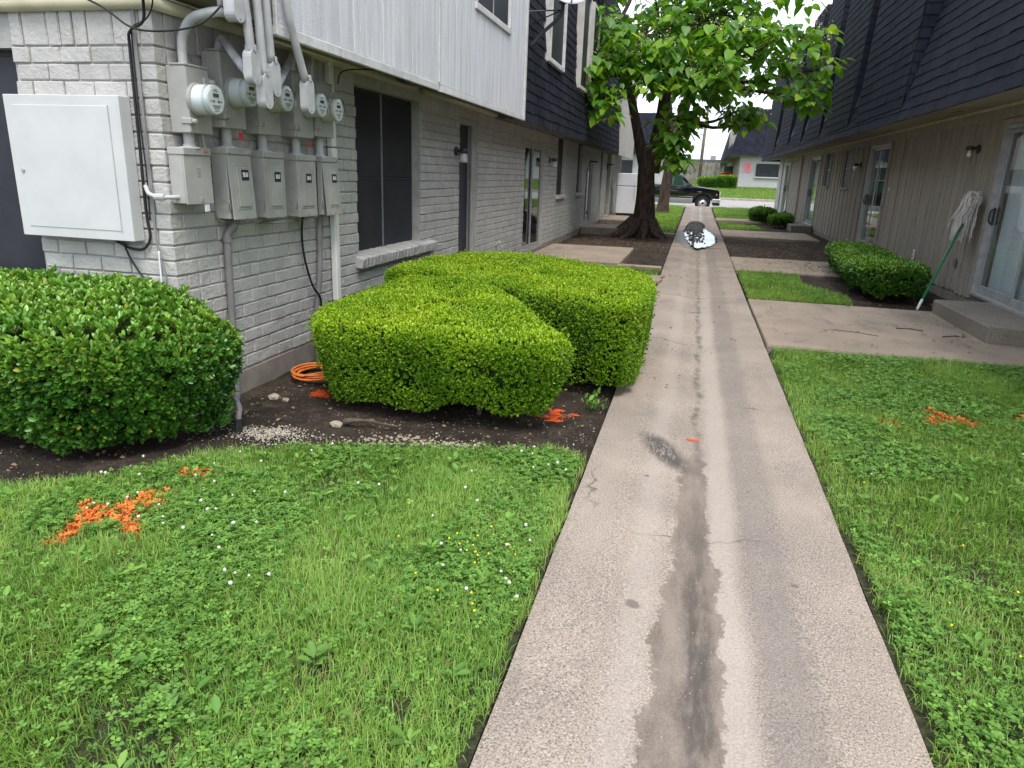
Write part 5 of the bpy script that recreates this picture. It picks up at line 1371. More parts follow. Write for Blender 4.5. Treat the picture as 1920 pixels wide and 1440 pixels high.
b = MB(); b.bbox(TX - 4.40, TX - 4.24, TY + .02, TY + W2 - .02, TZ + .45, TZ + .62, .03); b.build('rear_bumper', M_CHROME, T)
b = MB(); b.box(TX - 4.0, TX + .4, TY + .25, TY + W2 - .25, TZ + .36, TZ + .6); b.build('chassis', M_TRIMBLK, T)
text('badge', 'F-150', .075, Matrix.Translation((TX - .20, TY - .004, TZ + .93)) @ Matrix.Rotation(math.pi / 2, 4, 'X'), M_CHROME, body)
for wx in (0, -3.05):
    for wy, s in ((.02, -1), (W2 - .25, 1)):
        yw = TY + (wy if s < 0 else wy)
        b = MB(); b.lathe([(.22, 0), (.35, 0), (.38, .03), (.385, .115), (.38, .20), (.35, .23), (.22, .23)], (TX + wx, yw, TZ + .385), (0, 1, 0), 28); ty = b.build('tyre', M_TYRE, T, False)
        b = MB(); yo = yw - .004 if s < 0 else yw + .234
        b.lathe([(.225, 0), (.215, .03 * -s), (.20, .035 * -s), (.06, .02 * -s), (.055, .0)], (TX + wx, yo, TZ + .385), (0, 1, 0), 24); rm = b.build('rim', M_CHROME, ty, True)
        b = MB()
        for k in range(5):
            an = 2 * math.pi * (k + .5) / 5
            b.lathe([(.035, 0), (.035, .02)], (TX + wx + .13 * math.cos(an), yo + (.006 if s < 0 else -.026), TZ + .385 + .13 * math.sin(an)), (0, 1, 0), 10)
        b.build('spoke_holes', M_TRIMBLK, ty)
        b = MB(); b.lathe([(.47, 0), (.47, .03), (.43, .03), (.43, 0)], (TX + wx, TY + (.03 if s < 0 else W2 - .06), TZ + .37), (0, 1, 0), 24) if False else b.box(TX + wx - .4, TX + wx + .4, yw + (.24 if s < 0 else -.05), yw + (.30 if s < 0 else -.01), TZ + .4, TZ + .85); b.build('wheel_well', M_TRIMBLK, T)

# ------------------------------------------------------------------ across the street
M_FENCEWOOD = simple('weathered_fence_wood', (.30, .275, .245), .9, .25, 3, .4, 30, .01, objrand=.18)
FY = 68.0
T = empty('wooden_fence', (0, FY, gzf(FY)), 'weathered grey wooden privacy fence across the street', 'fence')
b0 = MB(); b0.bbox(-.068, .068, 0, .02, .05, 1.62, .004); me = b0.mesh('board', M_FENCEWOOD)
xx = -9.0; j = 0
while xx < 1.75:
    o = bpy.data.objects.new('board', me); link(o, T, True); o.location = (xx, rnd.uniform(-.012, .012), rnd.uniform(-.05, .05)); o.rotation_euler = (0, rnd.uniform(-.015, .015), 0); o.scale = (1, 1, rnd.uniform(.95, 1.04)); xx += .145; j += 1
for zz in (.3, 1.3):
    b = MB(); b.bbox(-9.0, 1.75, .02, .06, zz, zz + .09, .004); b.build('rail', M_FENCEWOOD, T, False, True)

M_POLE = simple('utility_pole_wood', (.20, .155, .12), .9, .25, 3, .5, 25, .02)
T = empty('utility_pole', (.12, 62, gzf(62)), 'leaning brown wooden utility pole in front of the fence', 'utility pole')
b = MB(); b.tube([(.10, 62, 1.0), (.16, 62, 4.5), (.36, 62, 10.5)], [.13, .12, .09], 12); b.build('pole', M_POLE, T, True)
b = MB(); b.bbox(-.9, 1.5, 61.85, 61.95, 9.6, 9.75, .01); b.build('crossarm', M_POLE, T)
M_WIRE = simple('overhead_wire', (.05, .05, .055), .6, .1, 3, 0)
for k, (p0, p1, sag, r_) in enumerate((((.35, 62, 9.7), (60, 75, 9.5), 1.0, .02), ((.28, 62, 5.55), (40, 63, 7.9), .3, .014), ((.26, 62, 6.1), (3.0, 61, 5.0), .28, .013), ((-30, 60, 7.5), (.3, 62, 8.4), .6, .014), ((.22, 62, 6.9), (3.2, 61.2, 5.4), .1, .011), ((-25, 84, 5.2), (30, 84, 5.6), .3, .02))):
    b = MB(); n = 14
    b.tube([tuple(np.array(p0) + (np.array(p1) - np.array(p0)) * q / n - np.array([0, 0, sag * 4 * (q / n) * (1 - q / n)])) for q in range(n + 1)], r_, 5)
    lab = ('high wire running right from the top of the utility pole', 'wire from mid pole passing behind the far mansard roof', 'drooping service wire from the pole to the far mansard building', 'wire reaching the utility pole from the left', 'second service wire above the drooping one', 'far low wire beyond the wooden fence')[k]
    tag(b.build('overhead_wire', M_WIRE), lab, 'wire', 'overhead wires')

# white brick building with dark mansard, across the street
FB = empty('apartment_building', (3.2, 60, gzf(60)), 'white brick building with a dark shingled mansard across the street on the right', 'building')
gzb = .75
b = MB(); b.box(3.05, 14, 60, 90, gzb, 3.32); fw = b.build('wall', M_BRICKWHITE, FB)
b = MB(); b.bbox(3.0, 3.05 - .002, 60.1, 89, gzb, 3.3, .01)
xx = 60.15
while xx < 75:
    q = MB(); q.bbox(3.01, 3.048, xx, xx + .30, gzb + .3, 3.28, .01); q.build('plank', M_TAUPETRIM, fw); xx += .32
b = MB(); b.box(2.3, 14, 59.3, 90, 3.33, 3.42); b.build('soffit', M_SOFFIT, FB)
def mroof_far():
    its = []
    z0, z1 = 3.36, 6.75; ln = math.hypot(3.39, .75)
    its += shingle_rows((2.25, 59.2, z0), (1, 0, 0), np.array([0, .75 / ln, 3.39 / ln]), np.array([0, -3.39 / ln, .75 / ln]), ln, .17, lambda h: (h * .2, 9), .0, 3, .35, .6)
    its += shingle_rows((2.25, 80, z0), (0, -1, 0), np.array([.75 / ln, 0, 3.39 / ln]), np.array([-3.39 / ln, 0, .75 / ln]), ln, .17, lambda h: (0, 20.8 - h * .2), .0, 4, .5, .9)
    return its
b = MB(); b.add([(2.26, 59.21, 3.36), (14, 59.21, 3.36), (14, 59.97, 6.75), (3.01, 59.97, 6.75), (2.26, 90, 3.36), (3.01, 90, 6.75), (14, 90, 6.75), (14, 90, 3.36)], [(0, 1, 2, 3), (4, 0, 3, 5), (3, 2, 6, 5), (0, 4, 7, 1)])
fr_ = b.build('roof', M_SHINGLE, FB)
its = mroof_far(); pieces('shingle', 'far_shingles', fr_, M_SHINGLE, its, 0, SH_F)
for yy in (60.8, 62.4, 64.4, 67, 70):
    b = MB(); b.bbox(2.42, 2.62, yy, yy + .12, 3.6, 6.2, .01); b.build('dormer_trim', M_SIDBEIGE, FB)
b = MB(); b.bbox(4.28, 6.2, 59.93, 59.985, 1.88, 2.82, .01); fwn = b.build('window', M_DARKSCREEN, FB)
b = MB(); b.bbox(4.2, 6.3, 59.85, 59.99, 1.74, 1.86, .02); b.build('window_sill', M_BRICKWHITE, fwn)
b = MB(); b.bbox(2.5, 2.98, 60.4, 62.0, .95, 1.15, .02); b.build('door_step', M_STEP, FB)
M_PINK = simple('faded_pink_sign', (.80, .30, .33), .5, .12, 6, 0)
M_REDINK = simple('faded_red_lettering', (.72, .10, .14), .5, .1, 6, 0)
T = empty('notice_sign', (3.6, 59.97, 2.2), 'faded pink and red notice on the white brick across the street', 'sign')
b = MB(); b.bbox(3.33, 3.92, 59.955, 59.995, 2.16, 2.86, .005); sg = b.build('plate', M_PINK, T)
b = MB()
for q, (a, e) in enumerate(((.06, .52), (.1, .48), (.16, .45), (.06, .53), (.2, .4), (.08, .5))): b.box(3.33 + a, 3.33 + e, 59.948, 59.954, 2.75 - q * .095, 2.79 - q * .095)
b.build('print', M_REDINK, sg)
# second white building seen left of the tree
b = MB(); b.box(-16, -2.4, 60.5, 80, .8, 6.2)
OB = empty('apartment_building', (-9, 60.5, 1.0), 'white brick building across the street glimpsed behind the tree trunks', 'building')
b.build('wall', M_BRICKWHITE, OB)
b = MB(); b.add([(-16.6, 59.8, 3.3), (-1.8, 59.8, 3.3), (-2.5, 60.45, 6.4), (-16, 60.45, 6.4), (-16.6, 80, 3.3), (-1.8, 80, 3.3), (-2.5, 80, 6.4), (-16, 80, 6.4)], [(0, 1, 2, 3), (1, 5, 6, 2), (3, 2, 6, 7), (0, 4, 5, 1)]); b.build('roof', M_SHINGLE, OB)
b = MB(); b.bbox(-4.2, -3.9, 60.40, 60.49, 1.0, 3.2, .01); b.build('downspout', M_TRIMGREY, OB)
b = MB(); b.bbox(-7.5, -5.2, 60.42, 60.49, 1.8, 2.8, .01); b.build('window', M_DARKSCREEN, OB)
# low grey-roofed building beyond the fence
GB = empty('low_building', (2, 88, 1.6), 'low building with a flat grey roof beyond the wooden fence', 'building')
b = MB(); b.box(-1.0, 9, 88, 98, 1.4, 3.25); b.build('wall', M_SIDBEIGE, GB)
b = MB(); b.bbox(-1.6, 9.6, 87.2, 98.6, 3.26, 3.72, .03); b.build('roof', simple('grey_roof_edge', (.12, .125, .135), .7), GB)
b = MB(); b.bbox(1.2, 1.8, 90, 90.6, 3.72, 4.25, .03); b.build('roof_vent', M_ALU, GB)
# red car parked beyond the hedge
M_RED = NT('red_car_paint'); M_RED = M_RED.done(M_RED.principled((.45, .02, .02), .2, 0, None, .5, Coat_Weight=.5))
CY, CX, CZ = 69.0, 2.75, 1.36
T = empty('parked_car', (CX, CY, CZ), 'red car mostly hidden between the fence and the far mansard building', 'car')
b = MB(); b.prism([(CZ + z, CX + x) for x, z in ((-.9, .25), (-.95, .75), (-.5, .9), (.9, .95), (.95, .3))][::-1], 1, CY, CY + 4.2); o = b.build('body', M_RED, T); md = o.modifiers.new('bevel', 'BEVEL'); md.width = .08; md.segments = 2
b = MB(); b.add([(CX - .75, CY + .9, CZ + .92), (CX + .75, CY + .9, CZ + .92), (CX + .6, CY + 1.5, CZ + 1.4), (CX - .6, CY + 1.5, CZ + 1.4), (CX - .75, CY + 3.4, CZ + .92), (CX + .75, CY + 3.4, CZ + .92), (CX + .6, CY + 2.9, CZ + 1.4), (CX - .6, CY + 2.9, CZ + 1.4)], [(0, 1, 2, 3), (4, 7, 6, 5), (3, 2, 6, 7), (0, 3, 7, 4), (1, 5, 6, 2)]); b.build('windows', M_CARGLASS, T)
for sx in (-.85, .65):
    for sy in (.5, 3.1):
        b = MB(); b.lathe([(.18, 0), (.32, 0), (.33, .1), (.32, .2), (.18, .2)], (CX + sx, CY + sy + .3, CZ + .33), (1, 0, 0), 18); b.build('tyre', M_TYRE, T)
# ------------------------------------------------------------------ leaf templates (across, along, normal)
T_SMALL = [(0, 0, 0), (.29, .55, .09), (0, 1, 0), (-.29, .55, .09)]
F_SMALL = [(0, 1, 2), (0, 2, 3)]
T_HOLLY = [(0, 0, 0), (.22, .34, .085), (.20, .74, .07), (0, 1, -.04), (-.20, .74, .07), (-.22, .34, .085)]
F_HOLLY = [(0, 1, 2), (0, 2, 3), (0, 3, 4), (0, 4, 5)]
T_HEART = [(0, .36, -.03), (0, 0, .0), (.17, -.10, .02), (.36, -.02, .04), (.45, .20, .05), (.36, .50, .02), (.18, .78, -.05), (0, 1.02, -.14), (-.18, .78, -.05), (-.36, .50, .02), (-.45, .20, .05), (-.36, -.02, .04), (-.17, -.10, .02)]
F_HEART = fan(12)
T_CLOVER = [(0, 0, 0), (.34, .45, .06), (.40, .85, .05), (0, .92, 0), (-.40, .85, .05), (-.34, .45, .06)]
F_CLOVER = [(0, 1, 2), (0, 2, 3), (0, 3, 4), (0, 4, 5)]
def rdir(n, zmin=-1.0):
    v = rng.normal(size=(n, 3)); v = norm(v); v[:, 2] = np.where(v[:, 2] < zmin, -v[:, 2], v[:, 2]); return v
def colmix(n, cols, var=.12):
    cols = np.array(cols); t_ = rng.random(n); i = np.minimum((t_ * (len(cols) - 1)).astype(int), len(cols) - 2); f = t_ * (len(cols) - 1) - i
    c = cols[i] * (1 - f[:, None]) + cols[i + 1] * f[:, None]
    return np.clip(c * (1 + rng.normal(0, var, (n, 1))), 0, 1)

M_HEDGE = leafmat('boxwood_leaf', .26, .42, .4)
M_HOLLY = leafmat('holly_leaf', .16, .28, .55)
M_HEDGECORE = simple('hedge_shade_core', (.022, .036, .010), 1.0, .4, 30, .8, 40, .02, spec=0.0)  # dark green painted in for the shade between the leaves
M_TWIG = simple('twig_bark', (.10, .075, .055), .9, .3, 20, .4, 60, .004)

def hedge(name, label, poly, ztop, zbot, undercut, rnd_r, n_sprig, leaf, T_, F_, per, mat, cols_top, cols_side, group=None, noise_amp=.035, core_in=.09, bump_scale=3.0):
    """clipped hedge: sprigs of leaves all over the top and the sides of a rounded block"""
    cen = np.mean(np.array(poly), 0)
    E = empty(name, (cen[0], cen[1], gzf(cen[1])), label, 'hedge', group)
    A_top = poly_area(poly); P_ = np.array(poly); Q_ = np.roll(P_, -1, 0); el = np.linalg.norm(Q_ - P_, axis=1)
    zt_c = float(ztop(np.array([cen[0]]), np.array([cen[1]]))[0]); A_side = el.sum() * (zt_c - zbot)
    nt = int(n_sprig * A_top); ns = int(n_sprig * 1.55 * A_side)
    tp = in_poly_points(poly, nt); d, nr = edge_dist(tp, poly)
    z = ztop(tp[:, 0], tp[:, 1]); k = np.clip((rnd_r - d) / rnd_r, 0, 1); z = z - rnd_r * (1 - np.sqrt(np.clip(1 - k * k, 0, 1)))
    N1 = norm(np.column_stack([nr * (k ** 1.5)[:, None], np.sqrt(np.clip(1.02 - k * k, .02, 1))]))
    P1 = np.column_stack([tp, z])
    ei = rng.choice(len(el), ns, p=el / el.sum()); f = rng.random(ns)
    sp = P_[ei] + (Q_ - P_)[ei] * f[:, None]
    area = sum(P_[i, 0] * Q_[i, 1] - Q_[i, 0] * P_[i, 1] for i in range(len(P_))); sg = 1 if area > 0 else -1
    dv_ = norm((Q_ - P_)[ei]); n2 = np.column_stack([dv_[:, 1], -dv_[:, 0]]) * sg
    zfull = ztop(sp[:, 0], sp[:, 1]); zt = zfull - rnd_r * .22
    zb = zbot + .16 * (vnoise(sp[:, 0] * 3.3, sp[:, 1] * 3.3, 8) - .4)
    h = rng.random(ns) ** .9
    zz = zb + (zt - zb) * h
    inset = undercut * (1 - h) ** 1.6
    kk = np.clip((zz - (zfull - rnd_r)) / rnd_r, 0, .98); inset = inset + rnd_r * (1 - np.sqrt(1 - kk * kk))
    P2 = np.column_stack([sp - n2 * inset[:, None], zz]); N2 = norm(np.column_stack([n2 * np.sqrt(1 - kk * kk)[:, None], .12 + kk]))
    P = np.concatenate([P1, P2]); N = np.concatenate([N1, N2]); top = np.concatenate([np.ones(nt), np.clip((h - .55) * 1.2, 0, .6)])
    am = (fbm(P[:, 0] * bump_scale + P[:, 2] * 2.1, P[:, 1] * bump_scale + P[:, 2] * 1.7, 21) - .5) * 2 * noise_amp
    P = P + N * (am - rng.random(len(P)) ** 2 * .045)[:, None]
    # gaps: thin out sprigs in some pockets so the dark core shows
    gap = vnoise(P[:, 0] * 9 + P[:, 2] * 7, P[:, 1] * 9 - P[:, 2] * 6, 33)
    kp = rng.random(len(P)) < np.where(gap > .80, .35, 1.0); P, N, top = P[kp], N[kp], top[kp]
    stray = rng.random(len(P)) < .02; P = P + N * np.where(stray, rng.uniform(.015, .05, len(P)), 0)[:, None]
    n = len(P); ax = norm(N + .30 * rdir(n) + np.array([0, 0, .35]))
    parts = []
    tone = np.clip(vnoise(P[:, 0] * 5, P[:, 1] * 5 + P[:, 2] * 5, 3) + rng.normal(0, .15, n), 0, 1)
    ct = np.array(cols_top); cs = np.array(cols_side)
    for j in range(per):
        an = 2 * math.pi * (j / per) + rng.random(n) * 1.2
        b1 = norm(np.cross(ax, rdir(n))); b2 = np.cross(ax, b1)
        rad = b1 * np.cos(an)[:, None] + b2 * np.sin(an)[:, None]
        spread = rng.uniform(.45, 1.1, n)[:, None] if j < per - 1 else rng.uniform(.1, .4, n)[:, None]
        al = norm(ax + rad * spread)
        nm_ = norm(ax * 1.0 - al * (np.sum(ax * al, 1, keepdims=True)) + rdir(n) * .25)
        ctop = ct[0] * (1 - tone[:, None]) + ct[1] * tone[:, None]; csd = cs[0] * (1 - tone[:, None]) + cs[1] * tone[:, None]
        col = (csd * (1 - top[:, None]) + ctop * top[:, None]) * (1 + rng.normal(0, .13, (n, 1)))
        yel = rng.random(n) < .035; col[yel] = np.array([.40, .40, .05]) * rng.uniform(.6, 1.0, (yel.sum(), 1))
        sz = leaf * rng.uniform(.7, 1.25, n)
        parts.append(stamp(T_, F_, P + ax * rng.uniform(-.4, .5, (n, 1)) * leaf, al, nm_, sz, np.clip(col, .005, 1)))
    V, F, C = merge(parts)
    tag(np_obj('foliage', V, F, mat, E, C), kind='stuff')
    # solid dark core: shade of the hedge's inside put into colour, stops see-through
    b = MB(); ring = []
    pin = []
    for i in range(len(poly)):
        e0 = norm(P_[i] - P_[i - 1]); e1 = norm(Q_[i] - P_[i]); nn_ = norm(np.array([e0[1], -e0[0]]) + np.array([e1[1], -e1[0]])) * sg
        pin.append(tuple(P_[i] - nn_ * (core_in + .07)))
    n0 = len(pin)
    if sg < 0: pin = pin[::-1]
    for lev in range(4):
        f_ = lev / 3
        for (x, y) in pin:
            s = 1 - (.22 * (1 - f_) if lev < 1 else 0) - (.10 if lev == 3 else 0)
            q = cen + (np.array((x, y)) - cen) * s
            zt_ = float(ztop(np.array([q[0]]), np.array([q[1]]))[0]) - core_in * .8
            ring.append((q[0], q[1], zbot + .03 + (zt_ - zbot - .03) * (0, .3, .85, 1)[lev]))
    F = []
    for lev in range(3):
        for i in range(n0): F.append((lev * n0 + i, lev * n0 + (i + 1) % n0, (lev + 1) * n0 + (i + 1) % n0, (lev + 1) * n0 + i))
    F.append(tuple(3 * n0 + i for i in range(n0))); F.append(tuple(range(n0 - 1, -1, -1)))
    b.add(ring, F); b.build('shade_core', M_HEDGECORE, E)
    for k_ in range(4):
        b = MB(); q = cen + (np.array(poly[rnd.randrange(len(poly))]) - cen) * rnd.uniform(.1, .6)
        b.tube([(q[0], q[1], gzf(q[1]) - .08), (q[0] + rnd.uniform(-.05, .05), q[1] + rnd.uniform(-.05, .05), zbot + .2)], .018, 6)
        b.build('stem', M_TWIG, E)
    return E
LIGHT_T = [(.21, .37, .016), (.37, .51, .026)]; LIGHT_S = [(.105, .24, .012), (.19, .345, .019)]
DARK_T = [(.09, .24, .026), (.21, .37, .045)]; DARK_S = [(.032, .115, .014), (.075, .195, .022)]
h1 = [(-2.36, 4.12), (-2.22, 3.90), (-1.9, 3.80), (-1.4, 3.74), (-.95, 3.78), (-.70, 3.84), (-.60, 3.98), (-.78, 4.32), (-1.04, 4.68), (-1.24, 5.05), (-1.6, 5.55), (-2.3, 5.5), (-2.42, 4.8)]
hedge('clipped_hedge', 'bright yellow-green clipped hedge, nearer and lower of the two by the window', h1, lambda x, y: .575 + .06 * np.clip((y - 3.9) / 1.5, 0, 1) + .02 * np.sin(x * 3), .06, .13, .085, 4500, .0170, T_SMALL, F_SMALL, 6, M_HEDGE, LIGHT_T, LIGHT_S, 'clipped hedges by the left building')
h2 = [(-1.26, 5.25), (-1.0, 5.0), (-.55, 4.74), (-.34, 4.74), (-.24, 4.92), (-.24, 5.7), (-.30, 6.3), (-.50, 6.7), (-.95, 6.95), (-1.6, 7.1), (-2.3, 7.15), (-2.48, 6.6), (-2.45, 5.5), (-1.7, 5.45)]
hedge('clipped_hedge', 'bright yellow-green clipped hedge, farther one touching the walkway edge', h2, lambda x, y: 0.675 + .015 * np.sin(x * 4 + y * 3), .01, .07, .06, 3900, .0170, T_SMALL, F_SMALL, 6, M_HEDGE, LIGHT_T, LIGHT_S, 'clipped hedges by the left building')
h3 = [(-4.5, 2.62), (-3.6, 2.60), (-3.0, 2.62), (-2.72, 2.72), (-2.50, 2.98), (-2.42, 3.25), (-2.46, 3.46), (-2.80, 3.50), (-3.4, 3.50), (-4.5, 3.50)]
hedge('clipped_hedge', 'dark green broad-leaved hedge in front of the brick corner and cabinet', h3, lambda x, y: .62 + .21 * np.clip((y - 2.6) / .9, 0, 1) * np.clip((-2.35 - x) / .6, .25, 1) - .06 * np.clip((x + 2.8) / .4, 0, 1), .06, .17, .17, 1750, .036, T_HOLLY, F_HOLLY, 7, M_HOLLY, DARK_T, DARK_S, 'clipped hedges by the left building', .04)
h4 = [(2.28, 10.45), (2.55, 10.28), (2.95, 10.32), (3.12, 10.6), (3.2, 11.5), (3.2, 13.0), (3.1, 14.3), (2.75, 14.6), (2.42, 14.2), (2.3, 12.6), (2.22, 11.2)]
hedge('clipped_hedge', 'low dark green bush along the taupe wall behind the mop', h4, lambda x, y: .44 + .03 * np.sin(y * 2), .05, .12, .12, 750, .045, T_HOLLY, F_HOLLY, 6, M_HOLLY, DARK_T, DARK_S, None, .05)
for (cx, cy, rx_, ry_, hh, lab) in ((2.4, 27.6, .48, .8, .48, 'dark bush by the far right wall, the farther of a pair'), (2.8, 25.6, .42, .7, .38, 'dark bush by the far right wall, the nearer of a pair')):
    hp = [(cx + rx_ * math.cos(a), cy + ry_ * math.sin(a)) for a in np.linspace(0, 2 * math.pi, 11)[:-1]]
    hedge('bush', lab, hp, lambda x, y, q=hh: q + .08 + 0 * x, .12, .15, .22, 420, .06, T_HOLLY, F_HOLLY, 6, M_HOLLY, DARK_T, DARK_S, 'bushes by the far right wall', .08)['category'] = 'bush'
for (x0, x1, lab) in ((.15, 1.3, 'clipped hedge across the street, the left one nearer the pole'), (1.38, 2.75, 'clipped hedge across the street, the right one against the white brick building')):
    hp = [(x0, 57), (x1, 57), (x1, 58.6), (x0, 58.6)]
    hedge('clipped_hedge', lab, hp, lambda x, y, q=(1.62 if x0 < 1 else 1.78): q + 0 * x, .92, .08, .15, 260, .10, T_HOLLY, F_HOLLY, 5, M_HOLLY, LIGHT_S, DARK_S, 'clipped hedges across the street', .06)

# ------------------------------------------------------------------ trees
t = NT('tree_bark'); p = t.pos()
bk = t.noise(9, t.scalev(p, (2.2, 2.2, .5)), 6, .65); bk2 = t.noise(40, t.scalev(p, (1.5, 1.5, .5)), 4)
c = t.mix(t.ramp(bk, .3, .7), (.045, .030, .025), (.14, .098, .08))
c = t.mix(t.ramp(bk2, .6, .75, 0, .4), c, (.20, .16, .13))
M_BARK = t.done(t.principled(c, .92, 0, t.bump(t.math('ADD', bk, t.math('MULTIPLY', bk2, .35)), .9, .05), .25))
M_CATALPA = leafmat('catalpa_leaf', .45, .40, .4)
M_BLOSSOM = simple('faded_catalpa_blossom', (.62, .55, .42), .8, .2, 20, 0)

def bark_trunk(b, pts, rads, seg=26, lobes=5, amp=.10, flare=None, seed=0.0):
    """trunk whose cross-section is fluted"""
    P = smoothp(pts, 5); n = len(P); rr = np.interp(np.linspace(0, 1, n), np.linspace(0, 1, len(rads)), rads)
    V = []; prev = None
    for i, q in enumerate(P):
        d = (P[min(i + 1, n - 1)] - P[max(i - 1, 0)]).normalized()
        a = d.cross(Vector((0, 1, .02))) if prev is None else (prev - d * prev.dot(d)); a.normalize(); prev = a; e = d.cross(a)
        for k in range(seg):
            th = 2 * math.pi * k / seg
            fl = (flare * max(0, 1 - i / (n * .28)) ** 2) if flare else 0
            w = 1 + (amp + fl) * math.cos(lobes * th + seed + i * .05) + .05 * math.cos(2 * th + 1.3 + i * .1) + .05 * mnoise.noise(Vector((math.cos(th) * 2, math.sin(th) * 2, i * .35 + seed))) + fl * .6
            V.append(q + (a * math.cos(th) + e * math.sin(th)) * rr[i] * w)
    F = [(i * seg + k, i * seg + (k + 1) % seg, (i + 1) * seg + (k + 1) % seg, (i + 1) * seg + k) for i in range(n - 1) for k in range(seg)]
    F.append(tuple((n - 1) * seg + k for k in range(seg)))
    b.add(V, F)

TR = empty('catalpa_tree', (-1.25, 19, .05), 'large-leaved shade tree with a thick fluted dark trunk beside the walkway', 'tree')
b = MB()
bark_trunk(b, [(-1.22, 19, -.1), (-1.22, 19, .35), (-1.24, 19, 1.0), (-1.28, 19, 1.7), (-1.27, 19, 2.3)], [.36, .29, .235, .205, .21], 30, 5, .10, .3, .4)
bark_trunk(b, [(-1.12, 18.97, 1.6), (-1.08, 18.95, 2.3), (-1.0, 18.9, 3.0), (-.95, 18.85, 3.9), (-.85, 18.8, 5.2)], [.17, .175, .155, .13, .08], 20, 4, .06, None, 1)
bark_trunk(b, [(-1.36, 19.0, 1.8), (-1.52, 18.95, 2.4), (-1.68, 18.8, 3.0), (-1.9, 18.5, 3.9), (-2.1, 18.2, 5.0)], [.14, .135, .115, .09, .06], 18, 4, .06, None, 2)
for (x, y, r_) in ((-2.1, 18.35, .09), (-1.7, 18.2, .07), (-.55, 18.6, .08), (-.7, 18.3, .06), (-2.3, 19.1, .08), (-1.15, 18.1, .06)):
    b.tube(smoothp([(-1.22 + (x + 1.22) * .25, 19 + (y - 19) * .25, .42), (-1.22 + (x + 1.22) * .6, 19 + (y - 19) * .6, .13), (x, y, .02), (x + (x + 1.22) * .3, y + (y - 19) * .3, -.06)]), [r_ * 2.0, r_ * 1.9, r_ * 1.8, r_ * 1.7, r_ * 1.6, r_ * 1.4, r_ * 1.2, r_, r_ * .9, r_ * .8, r_ * .7, r_ * .6, r_ * .5, r_ * .4, r_ * .35, r_ * .3], 10)
b.build('trunk', M_BARK, TR, True)
# foliage masses: centre, radii, number of leaf clusters
lobes = [((-1.2, 18.4, 4.9), (1.5, 1.6, 1.0), 46), ((.3, 18.0, 5.0), (1.5, 1.6, 1.0), 46), ((-1.9, 17.4, 4.3), (.9, 1.0, .9), 26), ((-2.35, 16.6, 3.9), (.55, .7, .45), 11), ((-2.62, 16.2, 3.35), (.33, .45, .28), 7),
         ((-2.1, 16.7, 3.15), (.6, .7, .38), 12), ((-1.1, 17.0, 3.75), (.9, 1.0, .5), 22), ((-.3, 16.8, 3.75), (.9, 1.0, .7), 26), ((.6, 17.0, 4.1), (.9, 1.0, .75), 26), ((1.35, 17.2, 4.2), (.7, 1.0, .6), 9),
         ((1.85, 17.2, 4.45), (.5, .8, .6), 8), ((2.1, 17.1, 3.75), (.42, .7, .55), 9), ((1.3, 17.5, 3.55), (.7, .8, .35), 6), ((2.05, 17.0, 3.2), (.35, .4, .25), 6), ((.75, 18.2, 3.05), (.55, .6, .30), 9), ((1.1, 18.4, 2.85), (.35, .4, .25), 5), ((-.55, 17.3, 2.75), (.55, .7, .40), 12),
         ((-.62, 17.0, 2.25), (.38, .45, .30), 8), ((-.42, 17.0, 2.0), (.25, .3, .26), 5), ((0, 18.6, 6.2), (2.2, 2.2, 1.0), 50), ((-1.9, 18.9, 6.0), (1.4, 1.6, .9), 26), ((1.6, 18.6, 5.9), (1.2, 1.6, .8), 10)]
bb = MB(); cl = []
roots = [Vector((-.95, 18.85, 3.9)), Vector((-1.68, 18.8, 3.0)), Vector((-1.0, 18.9, 3.0)), Vector((-.85, 18.8, 5.2)), Vector((-2.1, 18.2, 5.0)), Vector((-1.9, 18.5, 3.9))]
for (c0, rad, nn) in lobes:
    c0 = Vector(c0); rt_ = min(roots, key=lambda q: (q - c0).length)
    midp = rt_.lerp(c0, .55) + Vector((rnd.uniform(-.15, .15), rnd.uniform(-.1, .1), rnd.uniform(-.25, .05)))
    bb.tube(smoothp([rt_, midp, c0], 4), [.055, .05, .046, .042, .038, .034, .03, .026, .022], 7, False)
    for k in range(nn):
        d = rdir(1)[0] * (rng.random() ** .4)
        e = c0 + Vector((d[0] * rad[0], d[1] * rad[1], d[2] * rad[2]))
        s_ = c0.lerp(rt_, rnd.uniform(0, .3))
        bb.tube(smoothp([s_, s_.lerp(e, .5) + Vector((0, 0, -.06)), e], 3), [.016, .015, .013, .011, .009, .008, .006], 5, False)
        cl.append((e, (e - c0)))
bb.build('branch', M_BARK, TR, True)
LP, LA, LN, LS, LC = [], [], [], [], []
BP = []
for e, out in cl:
    k = rnd.randint(8, 12)
    o2 = np.array(out); o2[2] = 0
    for j in range(k):
        an = rnd.uniform(0, 2 * math.pi); rr = rnd.uniform(.06, .30)
        pt = np.array(e) + np.array([math.cos(an) * rr, math.sin(an) * rr, rnd.uniform(-.20, .16)])
        hd = np.array([math.cos(an), math.sin(an), 0]) + .5 * o2 / (np.linalg.norm(o2) + .1)
        hd /= np.linalg.norm(hd)
        droop = rnd.uniform(.15, 1.5)
        al = hd - np.array([0, 0, droop]); al /= np.linalg.norm(al)
        nm_ = np.array([0, 0, 1.0]) + hd * droop * .8 + rng.normal(0, .25, 3)
        LP.append(pt); LA.append(al); LN.append(nm_); LS.append(rnd.uniform(.12, .27))
        hgt = np.clip((pt[2] - 2.2) / 2.6, 0, 1); tn = rnd.random() ** 1.4
        base = np.array([.075, .20, .024]) * (1 - tn) + np.array([.20, .38, .032]) * tn
        if rnd.random() < .12: base = np.array([.32, .46, .045])
        LC.append(base)
    if rnd.random() < .16: BP.append(np.array(e) + np.array([0, 0, .18]))
